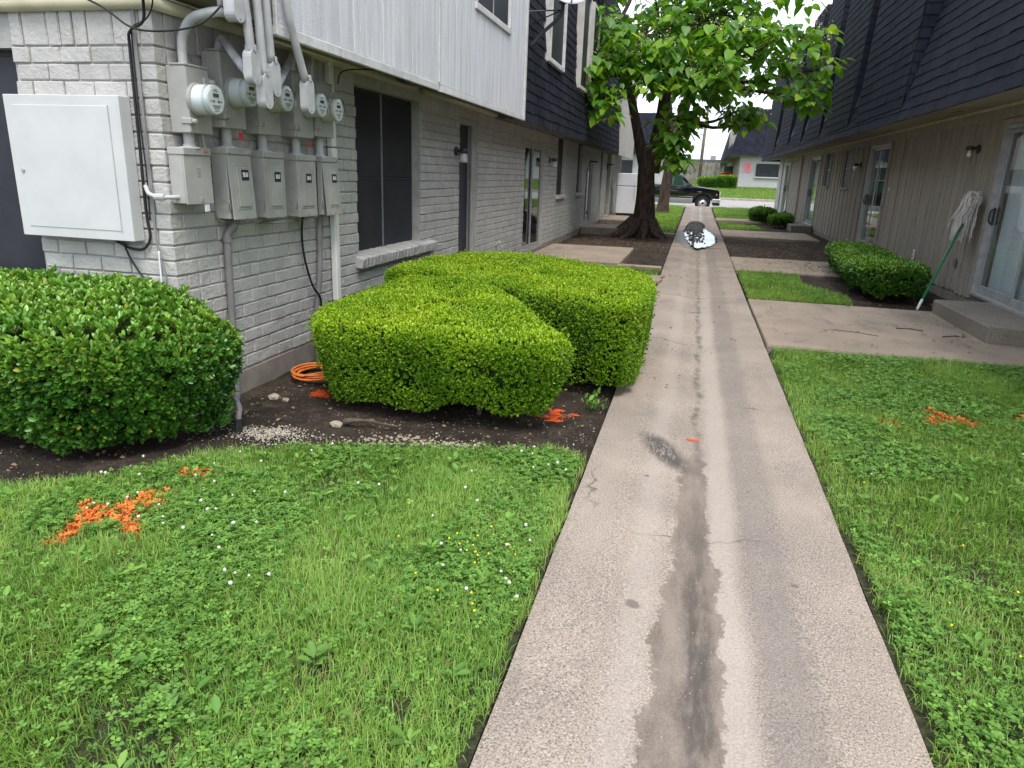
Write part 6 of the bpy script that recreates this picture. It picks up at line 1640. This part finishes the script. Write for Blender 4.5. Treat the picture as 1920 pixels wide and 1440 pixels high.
V, F, C = stamp(T_HEART, F_HEART, np.array(LP), np.array(LA), np.array(LN), np.array(LS), np.array(LC))
tag(np_obj('crown', V, F, M_CATALPA, TR, C, True), kind='stuff')
parts = []
for q in BP:
    n = 40; P = q + rng.normal(0, 1, (n, 3)) * np.array([.09, .09, .11])
    parts.append(stamp([(0, 0, 0), (.5, .5, .2), (0, 1, 0), (-.5, .5, .2)], [(0, 1, 2), (0, 2, 3)], P, rdir(n), rdir(n), rng.uniform(.02, .04, n)))
V, F, C = merge(parts); tag(np_obj('blossom', V, F, M_BLOSSOM, TR), kind='stuff')

# second tree, bare leaning trunk behind
T2 = empty('leaning_tree', (-1.3, 31, .13), 'second tree with a paler leaning trunk behind the first, near the street', 'tree')
b = MB(); bark_trunk(b, [(-1.30, 31, 0), (-1.27, 31, .6), (-1.22, 31, 1.4), (-1.05, 31, 2.4), (-.95, 31, 3.4), (-.7, 31, 4.6), (-.5, 31, 6.5)], [.30, .24, .22, .25, .22, .18, .10], 20, 4, .07, .25, 3)
b.tube(smoothp([(-1.05, 31, 2.5), (-1.25, 31, 3.2), (-1.35, 31, 4.2), (-1.6, 31, 5.5)]), [.14, .135, .13, .125, .12, .115, .11, .105, .1, .09, .08, .07, .065, .06, .055, .05], 10)
b.build('trunk', M_BARK, T2, True)
n = 900; P = np.array([-.6, 31, 6.0]) + rdir(n) * (rng.random((n, 1)) ** .4) * np.array([2.0, 2.0, 1.6])
al = rdir(n); al[:, 2] = -abs(al[:, 2]); V, F, C = stamp(T_HEART, F_HEART, P, al, rdir(n, 0), rng.uniform(.16, .3, n), colmix(n, [(.055, .155, .022), (.15, .30, .03)]))
tag(np_obj('crown', V, F, M_CATALPA, T2, C, True), kind='stuff')
b = MB()
for k in range(24):
    d = rdir(1)[0]; b.tube([(-.55, 31, 5.4), tuple(np.array([-.6, 31, 6.0]) + d * np.array([1.6, 1.6, 1.2]))], [.03, .01], 5)
b.build('branch', M_BARK, T2)
# distant foliage beyond the fence
for (cx, cy, cz, r_, lab) in ((-7.5, 92, 3.2, 2.4, 'far rounded green tree beyond the fence, left'), (-2.2, 95, 2.9, 1.2, 'far low green tree above the fence top, right')):
    E = empty('far_tree', (cx, cy, 1.6), lab, 'tree', 'far trees')
    n = 1600; d = rdir(n); P = np.array([cx, cy, cz]) + d * (.6 + .4 * rng.random((n, 1))) * np.array([r_ * 1.3, r_, r_ * .8]) * (1 + .25 * (vnoise(d[:, 0] * 4, d[:, 2] * 4 + d[:, 1] * 3, 5)[:, None] - .5))
    V, F, C = stamp(T_HOLLY, F_HOLLY, P, rdir(n), rdir(n, 0), rng.uniform(.25, .5, n), colmix(n, [(.035, .09, .02), (.09, .17, .035)]))
    tag(np_obj('crown', V, F, M_CATALPA, E, C), kind='stuff')
    b = MB(); b.tube([(cx, cy, 1.3), (cx, cy, cz)], [.2, .1], 8); b.build('trunk', M_BARK, E)
# ------------------------------------------------------------------ lawns
def proj(P):
    """image coordinates (0..1) of points, to put grass only where it can be seen from about here"""
    c = (P - CAM) @ _R
    w = np.maximum(c[:, 2], .01)
    return .5 + _f * c[:, 0] / w / 1920, .5 + _f * c[:, 1] / w / 1440, c[:, 2]
def seen(P, m=.12):
    u, v, w = proj(P); return (w > .1) & (u > -m) & (u < 1 + m) & (v > -m) & (v < 1 + m)
T_BLADE = [(-.5, 0, 0), (.5, 0, 0), (-.42, .5, 0), (.42, .5, 0), (0, 1, 0)]
F_BLADE = [(0, 1, 3), (0, 3, 2), (2, 3, 4)]
def blades(P, L, W, lean, az, col):
    n = len(P)
    dx, dy = np.cos(az), np.sin(az)
    sx, sy = -dy, dx
    V = np.empty((n, 5, 3))
    z1 = L * .55 * np.cos(lean * .6); o1 = L * .55 * np.sin(lean * .6)
    z2 = z1 + L * .45 * np.cos(np.minimum(lean * 1.9, 2.2)); o2 = o1 + L * .45 * np.sin(np.minimum(lean * 1.9, 2.2))
    for k, (s, o, z) in enumerate(((-.5, 0, 0), (.5, 0, 0), (-.42, o1, z1), (.42, o1, z1), (0, o2, z2))):
        V[:, k, 0] = P[:, 0] + sx * s * W + dx * o; V[:, k, 1] = P[:, 1] + sy * s * W + dy * o; V[:, k, 2] = P[:, 2] + z
    F = (np.arange(n)[:, None, None] * 5 + np.array(F_BLADE)[None]).reshape(-1, 3)
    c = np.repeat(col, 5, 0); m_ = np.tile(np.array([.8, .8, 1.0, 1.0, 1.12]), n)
    return V.reshape(-1, 3), F, np.clip(c * m_[:, None], 0, 1)
GRASS = [(.095, .205, .032), (.16, .30, .048), (.23, .385, .068), (.32, .44, .11)]
CLOV = [(.085, .20, .034), (.13, .265, .045), (.185, .335, .058)]
def clover(P, size, col):
    n = len(P); parts = []
    up_ = norm(np.array([0, 0, 1.0]) + .38 * rdir(n)); a0 = rng.random(n) * 6.28
    b1 = norm(np.cross(up_, rdir(n))); b2 = np.cross(up_, b1)
    for j in range(3):
        an = a0 + j * 2.094
        al = b1 * np.cos(an)[:, None] + b2 * np.sin(an)[:, None]
        parts.append(stamp(T_CLOVER, F_CLOVER, P, norm(al + .12 * up_), up_, size, col * (1 + rng.normal(0, .08, (n, 1)))))
    return merge(parts)
def paint_mask(P, strokes, w):
    d = np.full(len(P), 9.0)
    for a, b_ in strokes:
        a = np.array(a, float); b_ = np.array(b_, float); dd = b_ - a
        t_ = np.clip(((P[:, :2] - a) @ dd) / (dd @ dd), 0, 1); d = np.minimum(d, np.linalg.norm(P[:, :2] - a - t_[:, None] * dd, axis=1))
    return (d < w * (.15 + .95 * vnoise(P[:, 0] * 28, P[:, 1] * 28, 2))) & (rng.random(len(P)) < .88)
MARKS = [([((-2.36, 2.06), (-2.36, 2.22)), ((-2.38, 2.24), (-2.26, 2.50)), ((-2.46, 2.30), (-2.29, 2.27)), ((-2.29, 2.27), (-2.12, 2.22)), ((-2.30, 2.22), (-2.20, 2.42))], .06, 'large orange paint cross sprayed on the left lawn'),
         ([((-2.31, 2.76), (-2.21, 2.79))], .035, 'small orange paint dash on the left lawn by the bed'),
         ([((1.69, 5.20), (1.77, 5.09)), ((1.77, 5.09), (1.92, 5.0)), ((1.64, 4.98), (1.88, 5.10))], .06, 'orange paint cross sprayed on the right lawn'),
         ([((1.32, 4.81), (1.42, 4.83))], .035, 'small orange paint dash on the right lawn'),
         ([((2.29, 5.27), (2.42, 5.27))], .04, 'orange paint fleck at the right edge of the right lawn')]
painted = [[] for _ in MARKS]
def split_paint(P):
    idx = np.full(len(P), -1)
    for i, (st_, w, _l) in enumerate(MARKS): idx[paint_mask(P, st_, w)] = i
    return idx

def lawn(name, label, poly, dens, zoff=-.022, blade=(.03, .085), width=.0031, clov=0.5, clov_d=1500, seed=1, cull=.12, far=False):
    base = MB()
    b_ = [(x, y, gzf(y) + zoff - .006) for x, y in poly]
    # turf sheet, cut into strips so that it follows the terrain
    ys_ = np.unique(np.concatenate([np.linspace(min(p[1] for p in poly), max(p[1] for p in poly), 24), [p[1] for p in poly]]))
    V, F = [], []
    for y in ys_:
        yy = min(max(y, ys_[0] + 1e-4), ys_[-1] - 1e-4); xs_ = []
        for i in range(len(poly)):
            (x0, y0), (x1, y1) = poly[i], poly[(i + 1) % len(poly)]
            if (y0 > yy) != (y1 > yy): xs_.append(x0 + (x1 - x0) * (yy - y0) / (y1 - y0))
        V += [(min(xs_), y, gzf(y) + zoff - .004), (max(xs_), y, gzf(y) + zoff - .004)]
    for i in range(len(ys_) - 1): F.append((2 * i, 2 * i + 1, 2 * i + 3, 2 * i + 2))
    base.add(V, F); turf = base.build('turf', M_TURF); tag(turf, kind='structure')
    n = int(poly_area(poly) * dens); P2 = in_poly_points(poly, n)
    P = np.column_stack([P2, gz(P2[:, 1]) + zoff - .004])
    P = P[seen(P, cull)]
    d, _ = edge_dist(P, poly)
    cl_ = fbm(P[:, 0] * 1.7, P[:, 1] * 1.7, seed)
    bare = fbm(P[:, 0] * 3.1, P[:, 1] * 3.1, seed + 40)
    keep_ = rng.random(len(P)) < np.clip(.12 + 1.6 * (vnoise(P[:, 0] * 9, P[:, 1] * 9, 77) - .35) + d / .05, 0, 1) * np.where(bare > .70, .35, 1) * np.where(cl_ > .56, 1 - .55 * clov, 1)
    P = P[keep_]; cl_ = cl_[keep_]; n = len(P)
    tall = .7 + .7 * vnoise(P[:, 0] * 3, P[:, 1] * 3, seed + 3)
    L = rng.uniform(blade[0], blade[1], n) * tall; W = width * rng.uniform(.6, 1.35, n)
    comb = 6.28 * vnoise(P[:, 0] * 1.2, P[:, 1] * 1.2, seed + 7)
    az = comb + rng.normal(0, 1.5, n); lean = np.abs(rng.normal(.62, .38, n))
    tn = np.clip(fbm(P[:, 0] * 2.2, P[:, 1] * 2.2, seed + 11) + rng.normal(0, .2, n), 0, .999)
    ca = np.array(GRASS); ii_ = (tn * 3).astype(int); ff = (tn * 3 - ii_)[:, None]; col = ca[ii_] * (1 - ff) + ca[np.minimum(ii_ + 1, 3)] * ff
    dry = rng.random(n) < .06; col[dry] = np.array([.36, .31, .13]) * rng.uniform(.6, 1, (dry.sum(), 1))
    pi_ = split_paint(P)
    for i in range(len(MARKS)):
        k = pi_ == i
        if k.any(): painted[i].append(blades(P[k], L[k] * .85, W[k] * 1.3, lean[k], az[k], col[k])[:2])
    k = pi_ < 0
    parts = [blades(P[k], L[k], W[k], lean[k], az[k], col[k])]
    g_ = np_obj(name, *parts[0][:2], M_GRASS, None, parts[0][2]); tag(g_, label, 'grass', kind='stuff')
    if clov > 0:
        n = int(poly_area(poly) * clov_d); P2 = in_poly_points(poly, n); P = np.column_stack([P2, gz(P2[:, 1]) + zoff]); P = P[seen(P, cull)]
        cl_ = fbm(P[:, 0] * 1.7, P[:, 1] * 1.7, seed); d, _ = edge_dist(P, poly)
        P = P[(rng.random(len(P)) < np.clip((cl_ - .42) * 7, .10, 1)) & (d > .03)]; n = len(P)
        P[:, 2] += rng.uniform(.012, .055, n)
        col = colmix(n, CLOV, .12); size = rng.uniform(.010, .0185, n)
        pi_ = split_paint(P)
        for i in range(len(MARKS)):
            k = pi_ == i
            k2 = k & (rng.random(len(P)) < .8)
            if k2.any(): V, F, C = clover(P[k2] - np.array([0, 0, .006]), size[k2] * 1.0, col[k2]); painted[i].append((V, F))
        k = pi_ < 0
        V, F, C = clover(P[k], size[k], np.clip(col[k], 0, 1)); o = np_obj('clover', V, F, M_CLOVER, None, np.clip(C, 0, 1)); tag(o, 'patches of green clover leaves among the ' + name.replace('_', ' '), 'clover', kind='stuff')
LP1 = [(-4.6, .5), (-.430, .5), (-.430, 3.62), (-.62, 3.70), (-1.04, 3.58), (-1.6, 3.40), (-2.07, 3.24), (-2.35, 3.02), (-2.68, 2.66), (-3.03, 2.40), (-4.6, 1.75)]
RP1 = [(.785, .5), (5.5, .5), (5.5, 7.4), (3.45, 7.35), (3.1, 6.98), (2.2, 6.93), (1.4, 6.90), (.84, 6.84), (.785, 6.6)]
lawn('lawn_grass', 'thick green lawn grass with clover left of the walkway', LP1, 17000, clov=.9, clov_d=5600, seed=2)
lawn('lawn_grass', 'thick green lawn grass with clover right of the walkway', RP1, 9500, clov=.9, clov_d=3900, seed=6, cull=.06)
lawn('grass_patch', 'small green grass patch between two slabs right of the walkway', [(.81, 9.85), (2.1, 9.86), (2.2, 10.6), (1.75, 11.6), (1.8, 12.9), (.81, 12.9)], 3600, blade=(.04, .09), width=.006, clov=.6, clov_d=1500, seed=9)
lawn('grass_patch', 'small grass patch behind the hedges left of the walkway', [(-1.12, 11.1), (-.46, 11.1), (-.46, 12.38), (-1.12, 12.25)], 2500, blade=(.04, .09), width=.007, clov=0, seed=12)
lawn('grass_patch', 'grass strip left of the walkway beyond the tree', [(-1.9, 21.0), (-.5, 20.2), (-.5, 37.4), (-6, 37.4), (-6, 28.8), (-1.9, 28.8)], 900, blade=(.06, .12), width=.014, clov=0, seed=13)
lawn('grass_patch', 'narrow grass patch right of the walkway before the far bushes', [(.85, 23.2), (2.2, 23.6), (2.0, 25.5), (.85, 26.6)], 1100, blade=(.05, .10), width=.012, clov=0, seed=14)
lawn('grass_patch', 'grass strip right of the walkway beside the street', [(.84, 28.9), (2.6, 29.0), (3.3, 31), (3.3, 36.3), (9, 36.6), (9, 37.4), (.84, 37.4)], 900, blade=(.06, .12), width=.014, clov=0, seed=15)
# far verge tufts
P2 = np.column_stack([rng.uniform(-12, 12, 26000), rng.uniform(46.4, 60, 26000)]); P = np.column_stack([P2, gz(P2[:, 1]) + .015]); n = len(P)
V, F, C = blades(P, rng.uniform(.06, .13, n), np.full(n, .035), np.abs(rng.normal(.4, .3, n)), rng.random(n) * 6.28, colmix(n, [(.12, .21, .03), (.20, .31, .05)]))
tag(np_obj('far_lawn_grass', V, F, M_GRASS, None, C), 'bright mown grass across the street', 'grass', kind='stuff')
for i, (st_, w, lab) in enumerate(MARKS):
    if painted[i]:
        V, F, _ = merge([(a, f, None) for a, f in painted[i]]); tag(np_obj('paint_mark', V, F, M_PAINTGRASS), lab, 'paint mark', 'orange paint marks')

# clover flowers and small yellow flowers
def dots(name, label, cen, spread, n, r, zh, mat, stalk=True):
    P2 = np.column_stack([rng.normal(cen[0], spread[0], n), rng.normal(cen[1], spread[1], n)]); return P2
ICO_V = np.array([(0, 0, 1), (.894, 0, .447), (.276, .851, .447), (-.724, .526, .447), (-.724, -.526, .447), (.276, -.851, .447), (.724, .526, -.447), (-.276, .851, -.447), (-.894, 0, -.447), (-.276, -.851, -.447), (.724, -.526, -.447), (0, 0, -1)])
ICO_F = np.array([(0, 1, 2), (0, 2, 3), (0, 3, 4), (0, 4, 5), (0, 5, 1), (1, 6, 2), (2, 7, 3), (3, 8, 4), (4, 9, 5), (5, 10, 1), (2, 6, 7), (3, 7, 8), (4, 8, 9), (5, 9, 10), (1, 10, 6), (6, 11, 7), (7, 11, 8), (8, 11, 9), (9, 11, 10), (10, 11, 6)])
def flowers(name, label, P, r, mat):
    n = len(P); rr = r * rng.uniform(.7, 1.2, n)
    V = (P[:, None, :] + rr[:, None, None] * (ICO_V[None] * rng.uniform(.75, 1.15, (n, 12, 1)))).reshape(-1, 3)
    F = (np.arange(n)[:, None, None] * 12 + ICO_F[None]).reshape(-1, 3)
    tag(np_obj(name, V, F, mat), label, 'flowers', kind='stuff')
P2 = np.concatenate([in_poly_points(LP1, 620), in_poly_points(RP1, 110)])
w = np.where((P2[:, 1] > 1.9) & (P2[:, 0] < 0), fbm(P2[:, 0] * 1.7, P2[:, 1] * 1.7, 2), .0); w[P2[:, 0] > 0] = .55 * (rng.random((P2[:, 0] > 0).sum()) < .35)
P2 = P2[rng.random(len(P2)) < np.clip((w - .38) * 2.2, .02, .6)]
flowers('clover_flowers', 'small white clover flower heads dotted over the lawns', np.column_stack([P2, rng.uniform(.045, .085, len(P2))]), .0075, M_WHITEFLOWER)
P2 = np.concatenate([np.column_stack([np.minimum(rng.normal(-.70, .13, 20), -.5), rng.normal(2.35, .14, 20)]), np.column_stack([np.maximum(rng.normal(1.15, .2, 8), .9), rng.normal(2.6, .35, 8)])])
flowers('yellow_flowers', 'tiny yellow flowers in the lawn near the walkway edges', np.column_stack([P2, rng.uniform(.04, .07, len(P2))]), .0048, M_YELLOW)

# ------------------------------------------------------------------ bed litter, pebbles, twigs, paint on soil
def flecks(name, label, P, size, mat, flat=.35, tilt=.5):
    n = len(P); T_ = [(-.5, -.3, 0), (.5, -.35, .1), (.55, .3, 0), (-.4, .4, .12), (0, 0, .45)]; F_ = [(0, 1, 4), (1, 2, 4), (2, 3, 4), (3, 0, 4)]
    al = rdir(n); al[:, 2] *= .2
    V, F, C = stamp(T_, F_, P, al, norm(np.array([0, 0, 1.0]) + tilt * .5 * rdir(n)), size)
    return tag(np_obj(name, V, F, mat), label, None, kind='stuff')
M_PEBBLE = simple('pale_pebbles', (.30, .25, .19), .85, .3, 60, .2)
M_GRAVEL = simple('white_gravel', (.38, .34, .28), .85, .2, 60, .2)
M_LITTER = simple('dry_leaf_litter', (.20, .125, .07), .9, .45, 25, .2)
bed = [(-5, 2.0), (-3.05, 2.44), (-2.38, 3.08), (-1.6, 3.45), (-.62, 3.74), (-.46, 3.75), (-.46, 7.5), (-2.8, 7.5), (-2.8, 3.6), (-5, 3.5)]
P2 = in_poly_points(bed, 9000); k = rng.random(len(P2)) < np.clip((fbm(P2[:, 0] * 3, P2[:, 1] * 3, 51) - .35) * 2.4, .08, 1); P2 = P2[k]
flecks('bed_pebbles', 'small pale pebbles scattered over the dark planting bed', np.column_stack([P2, bedz(P2[:, 0], P2[:, 1]) + .001]), rng.uniform(.003, .012, len(P2)) * rng.uniform(.5, 1.3, len(P2)), M_PEBBLE)
P2 = np.column_stack([np.clip(rng.normal(-1.35, .35, 260), -2.2, -.5), rng.normal(0, .05, 260)]); P2[:, 1] += 3.62 + .16 * (P2[:, 0] + 1.35)
flecks('bed_pebbles', 'band of rounded pebbles along the edge of the left lawn', np.column_stack([P2, bedz(P2[:, 0], P2[:, 1]) + .002]), rng.uniform(.010, .024, 260), M_PEBBLE)
n = 1000; P2 = np.column_stack([rng.normal(-2.28, .13, n), rng.normal(3.45, .07, n)])
flecks('white_gravel', 'spill of crushed white gravel on the soil beside the dark hedge', np.column_stack([P2, bedz(P2[:, 0], P2[:, 1]) + .002]), rng.uniform(.004, .012, n), M_GRAVEL)
P2 = np.concatenate([in_poly_points([(-2.7, 15.3), (-.46, 15.3), (-.46, 21), (-2.7, 21)], 1500), in_poly_points([(.8, 13), (3.4, 13), (3.4, 20), (.8, 20)], 1500), in_poly_points(bed, 420), in_poly_points([(1.9, 9.8), (3.3, 9.8), (3.3, 12.9), (1.9, 12.9)], 220), in_poly_points([(.9, 7), (3.0, 7), (3.0, 9.7), (.9, 9.7)], 60), in_poly_points([(2.3, 7.3), (2.95, 7.6), (2.95, 9.7), (2.5, 9.7)], 50), in_poly_points([(-.4, 5), (.7, 5), (.7, 16), (-.4, 16)], 130)])
zz = np.where((P2[:, 0] > -.42) & (P2[:, 0] < .79), gz(P2[:, 1]) + .004, np.where((P2[:, 0] > .79) & (((P2[:, 1] > 6.9) & (P2[:, 1] < 9.8)) | ((P2[:, 1] > 12.9) & (P2[:, 1] < 15.2))), .018, bedz(P2[:, 0], P2[:, 1]) + .004))
flecks('leaf_litter', 'dry brown leaf scraps on the soil, slabs and walkway', np.column_stack([P2, zz]), rng.uniform(.006, .04, len(P2)) * rng.uniform(.5, 1, len(P2)), M_LITTER)
P2 = in_poly_points([(1.9, 13.5), (2.9, 13.3), (3.1, 14.6), (2.2, 14.8)], 260)
flecks('leaf_litter', 'pile of pale and brown leaf scraps on the second slab', np.column_stack([P2, np.full(len(P2), .02)]), rng.uniform(.02, .06, len(P2)), M_PEBBLE)
n = 500; P2 = np.column_stack([rng.normal(.12, .10, n), rng.uniform(1.3, 9, n)])
flecks('walk_grit', 'pale grit lying in the walkway trough', np.column_stack([P2, np.array([walk_z(x, y) for x, y in P2]) + .0005]), rng.uniform(.002, .0045, n), M_GRAVEL)
n = 760; P2 = np.column_stack([rng.normal(.08, .14, n), np.where(rng.random(n) < .85, rng.normal(23.0, 1.7, n), rng.uniform(17.5, 21, n))])
P2 = P2[(P2[:, 1] > 17) & (P2[:, 1] < 26) & (abs(P2[:, 0] - .08) < .23)]
M_MUCK = simple('wet_black_leaf_muck', (.030, .024, .019), .5, .5, 30, .3)
flecks('puddle_muck', 'dark wet leaf muck gathered at the far end of the puddle', np.column_stack([P2, np.full(len(P2), .0745)]), rng.uniform(.02, .07, len(P2)), M_MUCK, tilt=.3)
# twigs
for k, (a, b_, lab) in enumerate((((2.25, 8.35), (2.50, 8.30), 'dark curved twig on the near right slab'), ((1.55, 7.95), (1.95, 7.80), 'thin pale straight stick on the near right slab'), ((2.62, 8.05), (2.85, 8.12), 'short dark stick on the slab beside the concrete step'))):
    b = MB(); b.tube(smoothp([(a[0], a[1], .013), ((a[0] + b_[0]) / 2, (a[1] + b_[1]) / 2 + .03, .016), (b_[0], b_[1], .013)]), .006 if k != 1 else .0035, 6); b.tube([((a[0] + b_[0]) / 2, (a[1] + b_[1]) / 2 + .03, .016), ((a[0] + b_[0]) / 2 + .05, (a[1] + b_[1]) / 2 + .08, .018)], .003, 5)
    tag(b.build('twig', M_TWIG), lab, 'twig')
b = MB(); b.tube(smoothp([(-1.93, 3.72, -.005), (-1.85, 3.70, .02), (-1.78, 3.74, .01), (-1.70, 3.72, .012), (-1.60, 3.76, -.01)]), [.022, .02, .018, .016, .014, .013, .012, .011, .01, .01, .009, .009, .008, .008, .008, .007, .007, .006, .006, .005, .004], 8)
tag(b.build('root_stick', M_TWIG), 'gnarled bare root lying on the soil in front of the bright hedge', 'root')
for (x, y, s, lab) in ((-2.42, 3.02, .035, 'pale stone at the soil edge before the dark hedge'), (-1.98, 3.70, .04, 'pale lumpy stone beside the gnarled root'), (-2.62, 4.05, .04, 'pale stone on the soil near the orange cable'), (-2.52, 4.02, .025, 'small whitish stone next to a larger one near the cable')):
    b = MB(); V = [tuple(np.array((x, y, float(bedz(x, y)) + s * .35)) + v * s * np.array([1.2, 1, .65]) * rnd.uniform(.8, 1.15)) for v in ICO_V]; b.add(V, [tuple(f) for f in ICO_F]); tag(b.build('stone', M_PEBBLE, None, False), lab, 'stone')
# coiled orange extension cord by the wall
M_CORD = simple('orange_cord_jacket', (.62, .17, .035), .5, .12, 12, .1, 60, .002)
b = MB(); pts = []
for k in range(110):
    a = 2 * math.pi * k / 19; r_ = .155 + .02 * math.sin(k * .37) + .012 * math.sin(k * .11); pts.append((-2.60 + r_ * math.cos(a) * 1.05 + .01 * math.sin(k * .21), 4.62 + r_ * 1.25 * math.sin(a) + .015 * math.sin(k * .16), -.012 + .0078 * (k / 19) + .006 * math.sin(k * .5)))
pts += [(-2.46, 4.60, .035), (-2.56, 4.58, .05), (-2.58, 4.66, .06), (-2.50, 4.80, .075), (-2.36, 4.86, .05), (-2.25, 4.9, .0)]
b.tube(pts, .0085, 7); tag(b.build('extension_cord', M_CORD, None, True), 'coil of orange cord lying on the soil by the brick wall', 'cord')
# conduit stub by the dark hedge
T = empty('conduit_stub', (-2.46, 3.42, 0), 'grey bent conduit stub rising from the soil beside the dark hedge', 'pipe')
b = MB(); b.tube(smoothp([(-2.47, 3.43, -.08), (-2.47, 3.44, .05), (-2.475, 3.46, .10), (-2.51, 3.47, .16), (-2.58, 3.47, .24)]), .017, 10); b.build('pipe', M_GREYPIPE, T, True)
b = MB(); b.tube([(-2.472, 3.43, -.06), (-2.47, 3.436, .045)], .024, 8); b.build('tape_wrap', M_TRIMBLK, T)
# paint sprayed on soil and concrete
def spray(label, strokes, w, n, zf, mat, size):
    parts = []
    for a, b_ in strokes:
        a = np.array(a); b_ = np.array(b_); t_ = rng.random(n)[:, None]; P2 = a + (b_ - a) * t_ + rng.normal(0, w, (n, 2)); parts.append(P2)
    P2 = np.concatenate(parts); n = len(P2); P = np.column_stack([P2, zf(P2) + rng.uniform(.003, .006, n)])
    al = rdir(n); al[:, 2] = 0
    V, F, C = stamp([(0, .5, 0), (.4, .1, 0), (.35, .9, 0), (-.35, .95, 0), (-.42, .2, 0)], [(0, 1, 2), (0, 2, 3), (0, 3, 4), (0, 4, 1)], P, al, np.tile(np.array([0, 0, 1.0]), (n, 1)), rng.uniform(.4, 1, n) * size)
    tag(np_obj('paint_mark', V, F, mat), label, 'paint mark', 'orange paint marks')
sz_ = lambda P2: bedz(P2[:, 0], P2[:, 1]) + .003
spray('red-orange paint cross on the soil between the two bright hedges', [((-.86, 4.30), (-.60, 4.41)), ((-.80, 4.44), (-.73, 4.47)), ((-.78, 4.26), (-.70, 4.27)), ((-.765, 4.45), (-.74, 4.27))], .015, 260, sz_, M_PAINTRED, .010)
spray('red-orange paint mark on the soil below the orange cord', [((-2.45, 4.26), (-2.30, 4.20)), ((-2.44, 4.32), (-2.36, 4.24)), ((-2.42, 4.20), (-2.34, 4.27))], .018, 230, sz_, M_PAINTRED, .010)
spray('tiny orange paint dash on the walkway', [((.10, 4.17), (.165, 4.165))], .007, 160, lambda P2: np.array([walk_z(x, y) for x, y in P2]), M_PAINTRED, .010)
# weed by the walkway edge
n = 46; P2 = np.column_stack([rng.normal(-.52, .03, n), rng.normal(4.55, .05, n)]); P = np.column_stack([P2, bedz(P2[:, 0], P2[:, 1]) + rng.uniform(0, .09, n)])
V, F, C = stamp(T_HOLLY, F_HOLLY, P, norm(rdir(n, 0) + np.array([0, 0, .5])), rdir(n, 0), rng.uniform(.03, .06, n), colmix(n, CLOV)); tag(np_obj('weed', V, F, M_CLOVER, None, C), 'small leafy weed at the walkway edge under the farther hedge', 'weed', kind='stuff')

# garden tap on the left wall
T = empty('garden_tap', (XW, 10.6, .42), 'small garden tap low on the grey brick between the two doors', 'tap')
b = MB(); b.lathe([(.03, 0), (.03, .006), (.012, .008), (.012, .06)], (XW, 10.6, .42), (1, 0, 0), 12); b.tube(smoothp([(XW + .05, 10.6, .42), (XW + .085, 10.6, .415), (XW + .10, 10.6, .375)]), .011, 8); b.build('spout', M_ALU, T, True)
b = MB(); b.lathe([(.006, 0), (.006, .035), (.03, .036), (.03, .044), (.006, .046)], (XW + .055, 10.6, .425), (0, 0, 1), 12); b.build('handle', M_DIAL, T)

# broad-leaved weeds in the lawns
parts = []
for poly, nn in ((LP1, 170), (RP1, 240)):
    C2 = in_poly_points(poly, nn); C2 = C2[edge_dist(C2, poly)[0] > .09]; nn = len(C2); C3 = np.column_stack([C2, np.full(nn, -.005)]); C3 = C3[seen(C3, .1)]
    for c0 in C3:
        k = int(rng.integers(5, 10)); an = rng.random() * 6.28 + np.arange(k) * 2.4
        al = np.column_stack([np.cos(an), np.sin(an), rng.uniform(.25, .9, k)]); P = c0 + np.column_stack([np.cos(an) * .008, np.sin(an) * .008, rng.uniform(0, .03, k)])
        parts.append(stamp(T_HOLLY, F_HOLLY, P, al, np.tile(np.array([0, 0, 1.0]), (k, 1)) + .2 * rdir(k), rng.uniform(.025, .06, k), colmix(k, CLOV)))
V, F, C = merge(parts); tag(np_obj('lawn_weeds', V, F, M_CLOVER, None, np.clip(C, 0, 1)), 'broad-leaved weeds scattered through both lawns', 'weeds', kind='stuff')
